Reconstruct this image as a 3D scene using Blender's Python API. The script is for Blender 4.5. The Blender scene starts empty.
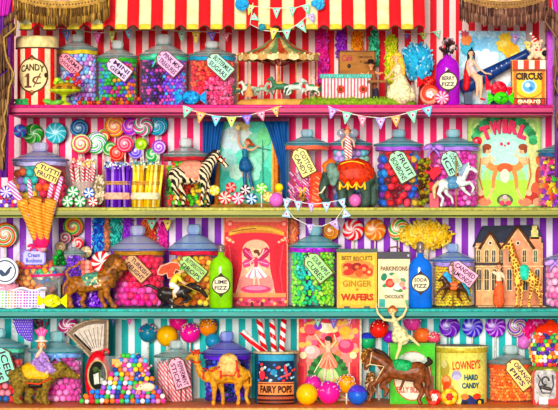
import bpy, math, random
import numpy as np
random.seed(7)
R = math.radians; PI = math.pi
C = bpy.context.scene.collection
S = 0.003            # one unit of the drawing in metres
D = 3000.0           # camera distance in units
ZC = 1.5             # camera height, metres
BASE = {1: 105.5, 2: 207.5, 3: 308.0, 4: 404.5}      # shelf top lines
TOPZ = {k: (205.0 - b) for k, b in BASE.items()}     # shelf heights in units
FRONT = -22.0
BACK = 100.0

# ---------------- camera, world, light ----------------
cam_d = bpy.data.cameras.new('camera'); cam = bpy.data.objects.new('camera', cam_d); C.objects.link(cam)
cam.location = (0, -D * S, ZC); cam.rotation_euler = (R(90), 0, 0)
cam_d.sensor_fit = 'HORIZONTAL'; cam_d.sensor_width = 36; cam_d.lens = 36 * D / 558.0; cam_d.clip_end = 100
bpy.context.scene.camera = cam
w = bpy.data.worlds.new('world'); bpy.context.scene.world = w; w.use_nodes = True
w.node_tree.nodes['Background'].inputs[0].default_value = (1.0, 0.97, 0.95, 1)
w.node_tree.nodes['Background'].inputs[1].default_value = 0.52
sd = bpy.data.lights.new('sun', 'SUN'); sd.energy = 3.5; sd.angle = R(14); sd.color = (1, 0.97, 0.9)
sun = bpy.data.objects.new('sun', sd); C.objects.link(sun); sun.rotation_euler = (R(85), 0, R(-6))
vs = bpy.context.scene.view_settings
vs.view_transform = 'Standard'; vs.look = 'None'; vs.gamma = 1; vs.use_curve_mapping = False; vs.exposure = 0.0

# ---------------- materials ----------------
def lin(c):
    return tuple(((v / 12.92) if v <= 0.04045 else ((v + 0.055) / 1.055) ** 2.4) for v in c)
def hx(h):
    c = [int(h[i:i + 2], 16) / 255 for i in (0, 2, 4)]; g = sum(c) / 3
    return lin(tuple(min(1, max(0, g + (v - g) * 1.2)) ** 1.06 for v in c)) + (1,)
_m = {}
def base(name):
    m = bpy.data.materials.new(name); m.use_nodes = True
    nt = m.node_tree; b = nt.nodes['Principled BSDF']; b.inputs['Specular IOR Level'].default_value = 0.22
    return m, nt, b
def mottled(nt, col_out, amt=0.35, scale=90, stretch=(1, 1, 1)):
    """surface mottling of a painted or sugared thing: the colour times a noise"""
    tc = nt.nodes.new('ShaderNodeTexCoord'); mp = nt.nodes.new('ShaderNodeMapping'); mp.inputs['Scale'].default_value = stretch
    no = nt.nodes.new('ShaderNodeTexNoise'); no.inputs['Scale'].default_value = scale; no.inputs['Detail'].default_value = 4
    nt.links.new(tc.outputs['Object'], mp.inputs[0]); nt.links.new(mp.outputs[0], no.inputs[0])
    mr = nt.nodes.new('ShaderNodeMapRange'); mr.inputs[1].default_value = 0.3; mr.inputs[2].default_value = 0.7
    mr.inputs[3].default_value = 1 - amt; mr.inputs[4].default_value = 1 + amt
    nt.links.new(no.outputs[0], mr.inputs[0])
    mx = nt.nodes.new('ShaderNodeMix'); mx.data_type = 'RGBA'; mx.blend_type = 'MULTIPLY'; mx.inputs[0].default_value = 1
    nt.links.new(col_out, mx.inputs[6]); nt.links.new(mr.outputs[0], mx.inputs[7])
    return mx.outputs[2]
def M(h, rough=0.45, metal=0.0, var=0.36, scale=110, stretch=(1, 1, 1)):
    key = (h, rough, metal, var, scale, stretch)
    if key in _m: return _m[key]
    m, nt, b = base('paint_' + h)
    rgb = nt.nodes.new('ShaderNodeRGB'); rgb.outputs[0].default_value = hx(h)
    o = mottled(nt, rgb.outputs[0], var, scale, stretch) if var else rgb.outputs[0]
    nt.links.new(o, b.inputs['Base Color'])
    b.inputs['Roughness'].default_value = rough; b.inputs['Metallic'].default_value = metal
    _m[key] = m; return m
def ramp(nt, cols):
    r = nt.nodes.new('ShaderNodeValToRGB'); cr = r.color_ramp; cr.interpolation = 'CONSTANT'
    pos = 0; tot = sum(x[1] for x in cols); first = True
    for h, wd in cols:
        if first: e = cr.elements[0]; e.position = 0; first = False
        elif pos == 'x': pass
        else: e = cr.elements.new(pos / tot)
        e.color = hx(h); pos = (0 if pos == 'x' else pos) + wd
    if len(cr.elements) > len(cols): cr.elements.remove(cr.elements[-1])
    return r
def mnode(nt, op, a, b=None):
    n = nt.nodes.new('ShaderNodeMath'); n.operation = op
    for i, v in enumerate((a, b)):
        if v is None: continue
        if isinstance(v, (int, float)): n.inputs[i].default_value = v
        else: nt.links.new(v, n.inputs[i])
    return n.outputs[0]
def P(kind, cols, period=12.5, vec=(1, 0, 0), off=0.0, n=6, k=0.0, rough=0.4, var=0.22, noise=0.0):
    """striped (lin), round-the-axis striped (ang) or swirled (swirl, in the x-z plane) material, in the thing's own coordinates"""
    key = (kind, tuple(cols), period, vec, off, n, k, rough, var, noise)
    if key in _m: return _m[key]
    m, nt, b = base('pattern_' + kind + '_' + cols[0][0])
    tc = nt.nodes.new('ShaderNodeTexCoord'); sp = nt.nodes.new('ShaderNodeSeparateXYZ'); nt.links.new(tc.outputs['Object'], sp.inputs[0])
    x, y, z = sp.outputs
    if kind == 'lin':
        v = mnode(nt, 'ADD', mnode(nt, 'MULTIPLY', x, vec[0]), mnode(nt, 'ADD', mnode(nt, 'MULTIPLY', y, vec[1]), mnode(nt, 'MULTIPLY', z, vec[2])))
        v = mnode(nt, 'ADD', mnode(nt, 'DIVIDE', v, period * S), off)
    elif kind == 'ang':
        v = mnode(nt, 'ADD', mnode(nt, 'MULTIPLY', mnode(nt, 'ARCTAN2', x, y), n / (2 * PI)), off + 100)
        v = mnode(nt, 'ADD', v, mnode(nt, 'MULTIPLY', z, k / S))
    else:
        a = mnode(nt, 'MULTIPLY', mnode(nt, 'ARCTAN2', z, x), n / (2 * PI))
        r = mnode(nt, 'SQRT', mnode(nt, 'ADD', mnode(nt, 'MULTIPLY', x, x), mnode(nt, 'MULTIPLY', z, z)))
        v = mnode(nt, 'ADD', mnode(nt, 'ADD', a, 100 + off), mnode(nt, 'MULTIPLY', r, k / S))
    if noise:
        no = nt.nodes.new('ShaderNodeTexNoise'); no.inputs['Scale'].default_value = 60; nt.links.new(tc.outputs['Object'], no.inputs[0])
        v = mnode(nt, 'ADD', v, mnode(nt, 'MULTIPLY', no.outputs[0], noise))
    fr = mnode(nt, 'FRACT', v); r = ramp(nt, cols); nt.links.new(fr, r.inputs[0])
    o = mottled(nt, r.outputs[0], var) if var else r.outputs[0]
    nt.links.new(o, b.inputs['Base Color']); b.inputs['Roughness'].default_value = rough
    _m[key] = m; return m
def glass(h='dff3f5', op=0.10, rough=0.05, tint='ffffff'):
    key = ('glass', h, op, tint)
    if key in _m: return _m[key]
    m, nt, b = base('glass_' + h)
    out = nt.nodes['Material Output']
    b.inputs['Base Color'].default_value = hx(h); b.inputs['Roughness'].default_value = rough; b.inputs['IOR'].default_value = 1.5
    tr = nt.nodes.new('ShaderNodeBsdfTransparent'); tr.inputs[0].default_value = hx(tint)
    lw = nt.nodes.new('ShaderNodeLayerWeight'); lw.inputs[0].default_value = 0.25
    f = mnode(nt, 'ADD', mnode(nt, 'MULTIPLY', lw.outputs['Facing'], 0.22), op)
    mx = nt.nodes.new('ShaderNodeMixShader'); nt.links.new(f, mx.inputs[0]); nt.links.new(tr.outputs[0], mx.inputs[1]); nt.links.new(b.outputs[0], mx.inputs[2])
    nt.links.new(mx.outputs[0], out.inputs[0]); _m[key] = m; return m

# ---------------- mesh building ----------------
_sph = {}
def sph(seg, rings):
    if (seg, rings) in _sph: return _sph[(seg, rings)]
    V = [(0, 0, 1)]
    for i in range(1, rings):
        t = PI * i / rings
        V += [(math.sin(t) * math.cos(2 * PI * j / seg), math.sin(t) * math.sin(2 * PI * j / seg), math.cos(t)) for j in range(seg)]
    V.append((0, 0, -1)); F = []
    for j in range(seg): F.append((0, 1 + j, 1 + (j + 1) % seg))
    for i in range(rings - 2):
        for j in range(seg):
            a = 1 + i * seg + j; b = 1 + i * seg + (j + 1) % seg
            F.append((a, a + seg, b + seg, b))
    l = len(V) - 1
    for j in range(seg): F.append((l, l - seg + (j + 1) % seg, l - seg + j))
    _sph[(seg, rings)] = (np.array(V, float), F); return _sph[(seg, rings)]
def rotm(rx, ry, rz):
    cx, sx, cy, sy, cz, sz = math.cos(rx), math.sin(rx), math.cos(ry), math.sin(ry), math.cos(rz), math.sin(rz)
    return np.array([[cz, -sz, 0], [sz, cz, 0], [0, 0, 1]]) @ np.array([[cy, 0, sy], [0, 1, 0], [-sy, 0, cy]]) @ np.array([[1, 0, 0], [0, cx, -sx], [0, sx, cx]])
class MB:
    def __init__(s): s.v = []; s.f = []; s.m = []; s.sm = []; s.n = 0
    def add(s, V, F, m=0, smooth=True):
        V = np.asarray(V, float).reshape(-1, 3); s.v.append(V); o = s.n
        s.f += [tuple(i + o for i in f) for f in F]; s.m += [m] * len(F); s.sm += [smooth] * len(F); s.n += len(V); return s
    def ell(s, c, r, rot=(0, 0, 0), m=0, seg=10, rings=7):
        V, F = sph(seg, rings); r = (r, r, r) if isinstance(r, (int, float)) else r
        return s.add((V * np.array(r)) @ rotm(*rot).T + np.array(c), F, m)
    def box(s, x0, x1, y0, y1, z0, z1, m=0, ang=0, piv=None):
        V = np.array([(x, y, z) for x in (x0, x1) for y in (y0, y1) for z in (z0, z1)], float)
        if ang:
            p = np.array(piv if piv else ((x0 + x1) / 2, 0, (z0 + z1) / 2)); V = (V - p) @ rotm(0, ang, 0).T + p
        return s.add(V, [(0, 1, 3, 2), (4, 6, 7, 5), (0, 4, 5, 1), (2, 3, 7, 6), (0, 2, 6, 4), (1, 5, 7, 3)], m, False)
    def lathe(s, prof, c=(0, 0, 0), seg=28, m=0, smooth=True, sx=1, sy=1):
        V = []; F = []; n = len(prof)
        for r, z in prof:
            V += [(c[0] + sx * r * math.cos(2 * PI * j / seg), c[1] + sy * r * math.sin(2 * PI * j / seg), c[2] + z) for j in range(seg)]
        for i in range(n - 1):
            for j in range(seg):
                a = i * seg + j; b = i * seg + (j + 1) % seg; F.append((a, b, b + seg, a + seg))
        return s.add(V, F, m, smooth)
    def tube(s, pts, r, m=0, seg=7, closed=False):
        pts = [np.array(p, float) for p in pts]; n = len(pts); V = []; F = []
        if isinstance(r, (int, float)): r = [r] * n
        for i, p in enumerate(pts):
            a = pts[(i - 1) % n] if (closed or i) else p; b = pts[(i + 1) % n] if (closed or i < n - 1) else p
            t = b - a; L = np.linalg.norm(t); t = t / L if L > 1e-9 else np.array([0, 0, 1.])
            u = np.cross(t, (0, 1, 0)); 
            if np.linalg.norm(u) < 1e-3: u = np.array([1., 0, 0])
            u /= np.linalg.norm(u); v = np.cross(t, u)
            V += [p + r[i] * (math.cos(2 * PI * j / seg) * u + math.sin(2 * PI * j / seg) * v) for j in range(seg)]
        for i in range(n if closed else n - 1):
            for j in range(seg):
                a = i * seg + j; b = i * seg + (j + 1) % seg; c = ((i + 1) % n) * seg
                F.append((a, b, c + (j + 1) % seg, c + j))
        if not closed: F += [tuple(range(seg))[::-1], tuple((n - 1) * seg + j for j in range(seg))]
        return s.add(V, F, m)
    def cap(s, a, b, ra, rb, m=0, seg=10):
        """tapered capsule, closed"""
        a = np.array(a, float); b = np.array(b, float); t = b - a; L = np.linalg.norm(t)
        if L < 1e-6: return s.ell(a, ra, m=m)
        t /= L; P_ = []; Rr = []
        for q in (0.0, 0.35, 0.7, 0.92): P_.append(a - t * ra * math.cos(q * PI / 2)); Rr.append(max(ra * math.sin(q * PI / 2), 0.02 * ra))
        for q in (1.0,): P_.append(a); Rr.append(ra)
        P_.append(b); Rr.append(rb)
        for q in (0.92, 0.7, 0.35, 0.0): P_.append(b + t * rb * math.cos(q * PI / 2)); Rr.append(max(rb * math.sin(q * PI / 2), 0.02 * rb))
        return s.tube(P_, Rr, m, seg)
    def prism(s, poly, y0, y1, m=0, smooth=False):
        n = len(poly); V = [(x, y0, z) for x, z in poly] + [(x, y1, z) for x, z in poly]
        F = [tuple(range(n)), tuple(range(2 * n - 1, n - 1, -1))] + [(i, i + n, (i + 1) % n + n, (i + 1) % n) for i in range(n)]
        return s.add(V, F, m, smooth)
    def sheet(s, f, nu, nv, th=0.6, m=0):
        V = [f(i / nu, j / nv) for i in range(nu + 1) for j in range(nv + 1)]; V = np.array(V, float); k = len(V)
        V2 = V + np.array((0, th, 0)); F = []; w_ = nv + 1
        for i in range(nu):
            for j in range(nv):
                a = i * w_ + j; q = (a, a + w_, a + w_ + 1, a + 1); F.append(q); F.append(tuple(k + x for x in q[::-1]))
        rim = [i * w_ for i in range(nu + 1)] + [nu * w_ + j for j in range(1, nv + 1)] + [i * w_ + nv for i in range(nu - 1, -1, -1)] + [j for j in range(nv - 1, 0, -1)]
        for i in range(len(rim)): a = rim[i]; b = rim[(i + 1) % len(rim)]; F.append((a, b, b + k, a + k)[::-1])
        return s.add(np.vstack([V, V2]), F, m)
    def mesh(s, name, mats):
        me = bpy.data.meshes.new(name); V = np.vstack(s.v) * S
        me.from_pydata(V.tolist(), [], s.f)
        for m in (mats if isinstance(mats, (list, tuple)) else [mats]): me.materials.append(m)
        me.polygons.foreach_set('material_index', s.m); me.polygons.foreach_set('use_smooth', s.sm); me.update(); return me
    def build(s, name, mats, parent=None, loc=None, rot=None):
        return link(name, s.mesh(name, mats), parent, loc, rot)
def link(name, me, parent=None, loc=None, rot=None):
    o = bpy.data.objects.new(name, me); C.objects.link(o)
    if parent: o.parent = parent
    if loc is not None: o.location = (loc[0] * S, loc[1] * S, loc[2] * S + (0 if parent else ZC))
    elif not parent: o.location = (0, 0, ZC)
    if rot: o.rotation_euler = rot
    return o
def tag(o, label=None, cat=None, group=None, kind=None):
    if label: o['label'] = label
    if cat: o['category'] = cat
    if group: o['group'] = group
    if kind: o['kind'] = kind
    return o
def fy(y): return (D + y) / D
def at(px, py, y): return ((px - 279) * fy(y), y, (205 - py) * fy(y))
def thing(name, label, cat, loc, group=None, rot=None):
    o = bpy.data.objects.new(name, None); C.objects.link(o); o.empty_display_size = 0.02
    o.location = (loc[0] * S, loc[1] * S, loc[2] * S + ZC)
    if rot: o.rotation_euler = rot
    return tag(o, label, cat, group)
def on(k, px, y): return ((px - 279) * fy(y), y, TOPZ[k])           # a spot on shelf k
def hh(k, py, y): return (205 - py) * fy(y) - TOPZ[k]                # height above shelf k of a picture line at depth y
def blob(name, chains, mats, parent, vox=0.6, smooth=3):
    """one continuous body grown over tapered limbs"""
    b = MB()
    for ch in chains:
        for (p, q) in zip(ch[:-1], ch[1:]): b.cap(p[:3], q[:3], p[3], q[3])
        if len(ch) == 1: b.ell(ch[0][:3], ch[0][3])
    me = b.mesh(name, []); o = bpy.data.objects.new('tmp', me); C.objects.link(o)
    r = o.modifiers.new('r', 'REMESH'); r.mode = 'VOXEL'; r.voxel_size = vox * S
    q = o.modifiers.new('s', 'SMOOTH'); q.iterations = smooth; q.factor = 0.5
    dg = bpy.context.evaluated_depsgraph_get(); m2 = bpy.data.meshes.new_from_object(o.evaluated_get(dg))
    bpy.data.objects.remove(o); bpy.data.meshes.remove(me); m2.name = name
    m2.materials.clear()
    for m in (mats if isinstance(mats, (list, tuple)) else [mats]): m2.materials.append(m)
    m2.polygons.foreach_set('use_smooth', [True] * len(m2.polygons))
    m2.polygons.foreach_set('material_index', [0] * len(m2.polygons))
    return link(name, m2, parent, (0, 0, 0))
def text(parent, s, x, z, y, wd, ht, mat, ang=0.0, bend=0.0, name='lettering', arch=0.0, off=0.02):
    cu = bpy.data.curves.new('t', 'FONT'); cu.body = s; cu.align_x = 'CENTER'; cu.align_y = 'CENTER'; cu.offset = off; cu.extrude = 0.02
    cu.resolution_u = 2
    o = bpy.data.objects.new('t', cu); C.objects.link(o); bpy.context.view_layer.update()
    me = bpy.data.meshes.new_from_object(o.evaluated_get(bpy.context.evaluated_depsgraph_get()))
    bpy.data.objects.remove(o); bpy.data.curves.remove(cu)
    if bend:
        import bmesh
        bm = bmesh.new(); bm.from_mesh(me); xs = [v.co.x for v in bm.verts]; x0_, x1_ = min(xs), max(xs); n_ = max(2, int(wd / 1.6))
        for i in range(1, n_): bmesh.ops.bisect_plane(bm, geom=bm.verts[:] + bm.edges[:] + bm.faces[:], plane_co=(x0_ + (x1_ - x0_) * i / n_, 0, 0), plane_no=(1, 0, 0))
        bm.to_mesh(me); bm.free()
    V = np.array([v.co[:] for v in me.vertices])
    mn, mx = V.min(0), V.max(0); V[:, :2] = (V[:, :2] - (mn[:2] + mx[:2]) / 2) / np.maximum(mx[:2] - mn[:2], 1e-6) * np.array((wd, ht))
    dep = -V[:, 2] * 10
    X, Z = V[:, 0].copy(), V[:, 1].copy()
    if arch: Z = Z * (1.0) - arch * (X / (wd / 2)) ** 2
    a = R(ang); X2 = X * math.cos(a) + Z * math.sin(a) + x; Z2 = -X * math.sin(a) + Z * math.cos(a) + z
    if bend: Y = y - (bend) * np.cos(X2 / bend) + dep; X2 = bend * np.sin(X2 / bend)
    else: Y = y + dep
    W = np.stack([X2, Y, Z2], 1) * S
    me.vertices.foreach_set('co', W.ravel()); me.materials.clear(); me.materials.append(mat); me.update()
    return link(name, me, parent, (0, 0, 0))
def ellpts(cx, cz, rx, rz, n=20, a=0):
    return [(cx + rx * math.cos(t) * math.cos(a) - rz * math.sin(t) * math.sin(a), cz + rx * math.cos(t) * math.sin(a) + rz * math.sin(t) * math.cos(a)) for t in [2 * PI * i / n for i in range(n)]]
def clip(Q, x, sg):
    out = []
    for i in range(len(Q)):
        p, q = Q[i], Q[(i + 1) % len(Q)]; a, b = (p[0] - x) * sg, (q[0] - x) * sg
        if a >= 0: out.append(p)
        if a * b < 0: t_ = a / (a - b); out.append((x, p[1] + (q[1] - p[1]) * t_))
    return out
class Paint:
    """printed picture on a flat or curved face: thin shapes given in picture units, each a hair in front of the last"""
    def __init__(s, px0, k, yw, y=-.05, bend=0): s.b = MB(); s.mats = []; s.x0 = px0; s.k = k; s.yw = yw; s.y = y; s.bend = bend
    def _m(s, h):
        if not isinstance(h, str): 
            if h not in s.mats: s.mats.append(h)
            return s.mats.index(h)
        m = M(h, 0.6, 0, 0.16)
        if m not in s.mats: s.mats.append(m)
        return s.mats.index(m)
    def poly(s, pts, h):
        if s.bend:      # cut into narrow upright strips so that the shape follows the round face
            Q = [((p[0] - s.x0) * fy(s.yw), max(.1, hh(s.k, p[1], s.yw))) for p in pts]; x0 = min(q[0] for q in Q); x1 = max(q[0] for q in Q)
            n = max(1, int((x1 - x0) / 1.6)); m = s._m(h)
            for i in range(n):
                a = x0 + (x1 - x0) * i / n; b_ = x0 + (x1 - x0) * (i + 1) / n
                T = clip(clip(Q, a, 1), b_, -1)
                if len(T) >= 3: s.b.add([(q[0], s.y - .12, q[1]) for q in T], [tuple(range(len(T)))], m, False)
            s.y -= .07; return s
        s.b.prism([((p[0] - s.x0) * fy(s.yw), max(.1, hh(s.k, p[1], s.yw))) for p in pts], s.y - 0.12, s.y, s._m(h)); s.y -= 0.07; return s
    def ell(s, x, y, rx, ry, h, a=0, n=18): return s.poly(ellpts(x, y, rx, ry, n, a), h)
    def rect(s, x0, y0, x1, y1, h): return s.poly([(x0, y0), (x1, y0), (x1, y1), (x0, y1)], h)
    def line(s, pts, wd, h, w2=None):
        n = len(pts); L = []; Rr = []
        for i, p in enumerate(pts):
            a = pts[max(i - 1, 0)]; b = pts[min(i + 1, n - 1)]; dx, dy = b[0] - a[0], b[1] - a[1]; l = math.hypot(dx, dy) or 1
            q = wd / 2 if w2 is None else (wd + (w2 - wd) * i / (n - 1)) / 2
            L.append((p[0] - dy / l * q, p[1] + dx / l * q)); Rr.append((p[0] + dy / l * q, p[1] - dx / l * q))
        return s.poly(L + Rr[::-1], h)
    def build(s, name, parent):
        if s.bend:
            for V in s.b.v:
                X = V[:, 0].copy(); Y = V[:, 1].copy(); V[:, 0] = (s.bend - Y) * np.sin(X / s.bend); V[:, 1] = -(s.bend - Y) * np.cos(X / s.bend)
        return s.b.build(name, s.mats, parent, (0, 0, 0))

# ---------------- setting: backs, shelf boards, posts ----------------
def stripes(a, b, off, wa=6.6, wb=5.9): return P('lin', ((a, wa), (b, wb)), wa + wb, (1, 0, 0), off, rough=0.7, var=0.05)
for k, (ca, cb, z0, z1, ox, per) in {1: ('de2034', 'f6dfd8', 96, 240, 97.3, (6.6, 6.2)), 2: ('ee2d74', 'fbe9ee', -12, 96, 97.3, (6.6, 6.2)),
                                3: ('8f3fb8', 'f1e4f6', -112, -12, 97.5, (6.8, 6.2)), 4: ('2ab5b4', 'eefaf8', -240, -112, 108.6, (6.8, 6.2))}.items():
    per_ = sum(per); f = fy(BACK)
    mt = P('lin', ((ca, per[0]), (cb, per[1])), per_ * f, (1, 0, 0), 100 - (ox - 279) / per_, rough=0.7, var=0.05)
    o = MB().box(-330, 330, BACK, BACK + 6, z0, z1).build('wall_back', mt); tag(o, kind='structure')
for sgn, nm in ((-1, 'wall_left'), (1, 'wall_right')):
    x = 318 if sgn > 0 else -324
    tag(MB().box(x, x + 6, -20, BACK, -240, 240).build(nm, M('6a1f52', 0.7)), kind='structure')
tag(MB().box(-330, 330, -20, BACK, -246, -240).build('floor', M('57402f')), kind='structure')
tag(MB().box(-330, 330, -10, BACK, 240, 246).build('ceiling', M('7d2333')), kind='structure')
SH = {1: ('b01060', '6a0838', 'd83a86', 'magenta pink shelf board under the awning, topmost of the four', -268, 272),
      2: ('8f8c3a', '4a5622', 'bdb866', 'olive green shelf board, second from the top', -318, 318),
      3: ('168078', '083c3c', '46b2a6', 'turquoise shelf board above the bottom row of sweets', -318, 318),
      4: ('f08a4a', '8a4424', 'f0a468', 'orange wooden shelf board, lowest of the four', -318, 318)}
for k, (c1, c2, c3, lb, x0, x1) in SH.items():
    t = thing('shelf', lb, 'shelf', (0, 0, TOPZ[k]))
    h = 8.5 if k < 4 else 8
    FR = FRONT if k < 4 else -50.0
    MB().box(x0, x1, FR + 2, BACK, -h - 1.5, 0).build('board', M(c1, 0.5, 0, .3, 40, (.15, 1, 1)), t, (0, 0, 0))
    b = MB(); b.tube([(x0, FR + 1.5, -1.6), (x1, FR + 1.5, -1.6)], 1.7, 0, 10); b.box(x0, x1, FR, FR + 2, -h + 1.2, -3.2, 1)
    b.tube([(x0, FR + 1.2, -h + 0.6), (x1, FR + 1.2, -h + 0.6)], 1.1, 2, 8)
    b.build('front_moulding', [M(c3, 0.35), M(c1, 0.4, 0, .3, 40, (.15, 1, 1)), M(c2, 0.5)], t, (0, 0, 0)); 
# ---------------- builders ----------------
TINT = {'aqua': ('8fd0da', 'c4f2f6', '3f8f9c'), 'lav': ('b9bce6', 'dcdcfc', '6a70b0'), 'clear': ('d5e2dc', 'eef8f4', '6a8a84'), 'blue': ('8fb0e6', 'b8d4fa', '4a6ab0'), 'violet': ('7f74d8', 'a49cf4', '40389a'), 'teal': ('62b3c2', 'a8e8f0', '2a7a8a')}
def poly_tag(w_, h_, c=0.22):
    k = c * h_ * 1.3
    return [(-w_ / 2 + k, h_ / 2), (w_ / 2 - 0.6, h_ / 2), (w_ / 2, h_ / 2 - .6), (w_ / 2, -h_ / 2 + .6), (w_ / 2 - 0.6, -h_ / 2), (-w_ / 2 + k, -h_ / 2), (-w_ / 2, -h_ / 2 + k), (-w_ / 2, h_ / 2 - k)]
def add_tag(t, x, z, y, w_, h_, ang, col, lines, ink='4a2a4a'):
    """paper tag with its lettering, hung across the front"""
    a = R(ang)
    def rt(p): return (x + p[0] * math.cos(a) + p[1] * math.sin(a), z - p[0] * math.sin(a) + p[1] * math.cos(a))
    b = MB(); big = [(p[0] * 1.0, p[1] * 1.0) for p in poly_tag(w_, h_)]; sm = [(p[0] * .93, p[1] * .90) for p in poly_tag(w_, h_)]
    b.prism([rt(p) for p in big], y - 0.5, y + 0.5, 1); b.prism([rt(p) for p in sm], y - 0.75, y, 0)
    b.prism([rt(p) for p in ellpts(-w_ / 2 + 2.0, 0, .9, .9, 10)], y - 0.95, y, 1)
    o = b.build('tag', [M(col, 0.7, 0, .12), M('6d4632', 0.7)], t, (0, 0, 0))
    n = len(lines); hz = h_ * 0.8 / n
    for i, s in enumerate(lines):
        u, v = 1.2, (n - 1) / 2 * hz - i * hz; p = rt((u, v))
        text(o, s, p[0], p[1], y - 0.9, min(w_ * 0.76, len(s) * hz * 0.78), hz * 0.72, M(ink, 0.7, 0, 0), ang)
    return o
def ring(r, z, rr, n=28): return [(r * math.cos(2 * PI * i / n), r * math.sin(2 * PI * i / n), z) for i in range(n)]
SHAPES = {}
def shape_mb(shape, s):
    b = MB()
    if shape == 'ball': b.ell((0, 0, 0), s, seg=10, rings=7)
    elif shape == 'bean': b.ell((0, 0, 0), (s * 1.25, s * .8, s * .8), seg=8, rings=6)
    elif shape == 'gummy': b.ell((-s * .4, 0, 0), (s * .75, s * .75, s * .75), seg=7, rings=5); b.ell((s * .5, 0, .3 * s), (s * .6, s * .65, s * .65), seg=7, rings=5)
    elif shape == 'cube': b.prism([(-s, -s * .6), (-s * .6, -s), (s * .6, -s), (s, -s * .6), (s, s * .6), (s * .6, s), (-s * .6, s), (-s, s * .6)], -s * .7, s * .7)
    elif shape == 'heart':
        p = [(math.sin(a) ** 3 * s * 1.1, (13 * math.cos(a) - 5 * math.cos(2 * a) - 2 * math.cos(3 * a) - math.cos(4 * a)) / 15 * s) for a in [2 * PI * i / 18 for i in range(18)]]
        b.prism(p, -s * .35, s * .35)
    elif shape == 'star':
        b.prism([((s * 1.2 if i % 2 == 0 else s * .6) * math.sin(PI * i / 5), (s * 1.2 if i % 2 == 0 else s * .6) * math.cos(PI * i / 5)) for i in range(10)], -s * .35, s * .35)
    elif shape == 'rock': b.ell((0, 0, 0), (s, s * .8, s * 1.1), (.5, .3, 0), seg=5, rings=4)
    elif shape == 'wrap':
        b.ell((0, 0, 0), (s, s * .8, s * .8), seg=8, rings=6)
        for q in (-1, 1): b.lathe([(0.12 * s, 0), (s * .75, s * .8), (s * .5, s * .9)], seg=8) ; b.v[-1] = (b.v[-1] @ rotm(0, q * PI / 2, 0).T) + np.array((q * s * .85, 0, 0))
    return b
def ring_spots(Rr, z0, z1, d, half=PI * 0.62, jit=0.25):
    out = []; rows = max(1, int((z1 - z0) / (d * .88)) + 1); n = max(3, int(2 * half * Rr / d))
    for i in range(rows):
        z = z0 + i * d * .88
        if z > z1: break
        for j in range(n):
            a = -half + (j + (0.5 if i % 2 else 0)) * 2 * half / n
            out.append((Rr * math.sin(a) + random.uniform(-jit, jit) * d * .4, -Rr * math.cos(a), z + random.uniform(-jit, jit) * d * .6))
    return out
def rnd3(): return (random.uniform(0, PI), random.uniform(0, PI), random.uniform(0, PI))
def fill(loc, Rj, z0, z1, shape, s, pal, name, label, group, cat='candy', indiv=False, pf=None, limit=300, front=0.62):
    """what is in a jar: the outer layer of sweets one by one or, where too fine to count, as one mass; the layer behind them is a mass"""
    d = s * 2.0; mats = [M(h, 0.3, 0, .3, 200) for h in pal]
    pick = (lambda x, z: random.randrange(len(pal))) if pf is None else pf
    outer = ring_spots(Rj - 1.2 - s, z0 + s, z1, d, PI * front)
    inner = ring_spots(Rj - 1.2 - s * 2.7, z0 + s, z1, d, PI * .5)
    # top of the heap
    top = [(math.cos(a) * q * (Rj - 3 - s * 2), math.sin(a) * q * (Rj - 3 - s * 2), z1 + random.uniform(-.3, .3) * s) for q in (0, .35, .7, .95) for a in [2 * PI * i / max(1, int(q * 14)) for i in range(max(1, int(q * 14)))]]
    t = shape_mb(shape, s); V0 = np.vstack(t.v); F0 = t.f
    def mass(spots, nm, lb):
        b = MB()
        for p in spots: b.add(V0 @ rotm(*rnd3()).T + np.array(p), F0, pick(p[0], p[2]))
        o = b.build(nm, mats, None, loc); return tag(o, lb, cat, None, 'stuff')
    if not indiv:
        return mass(outer + inner + top, name, label)
    mass(inner + top, name + '_filling', 'deeper ' + label)
    me = [shape_mb(shape, s).mesh(name, m) for m in mats]
    for p in outer[:limit]:
        o = link(name, me[pick(p[0], p[2])], None, (loc[0] + p[0], loc[1] + p[1], loc[2] + p[2]), rnd3()); tag(o, label, cat, group)
def bow(t, x, z, y, w_, mat, name='bow'):
    b = MB()
    for q in (-1, 1):
        b.ell((x + q * w_ * .28, y, z + w_ * .05), (w_ * .26, 1.6, w_ * .13), (0, q * .35, 0))
        b.tube([(x, y, z), (x + q * w_ * .2, y - .5, z - w_ * .2), (x + q * w_ * .3, y - .3, z - w_ * .42)], [.9, 1.3, .8])
    b.ell((x, y - 1, z), (w_ * .09, 1.8, w_ * .1)); return b.build(name, mat, t, (0, 0, 0))
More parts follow.
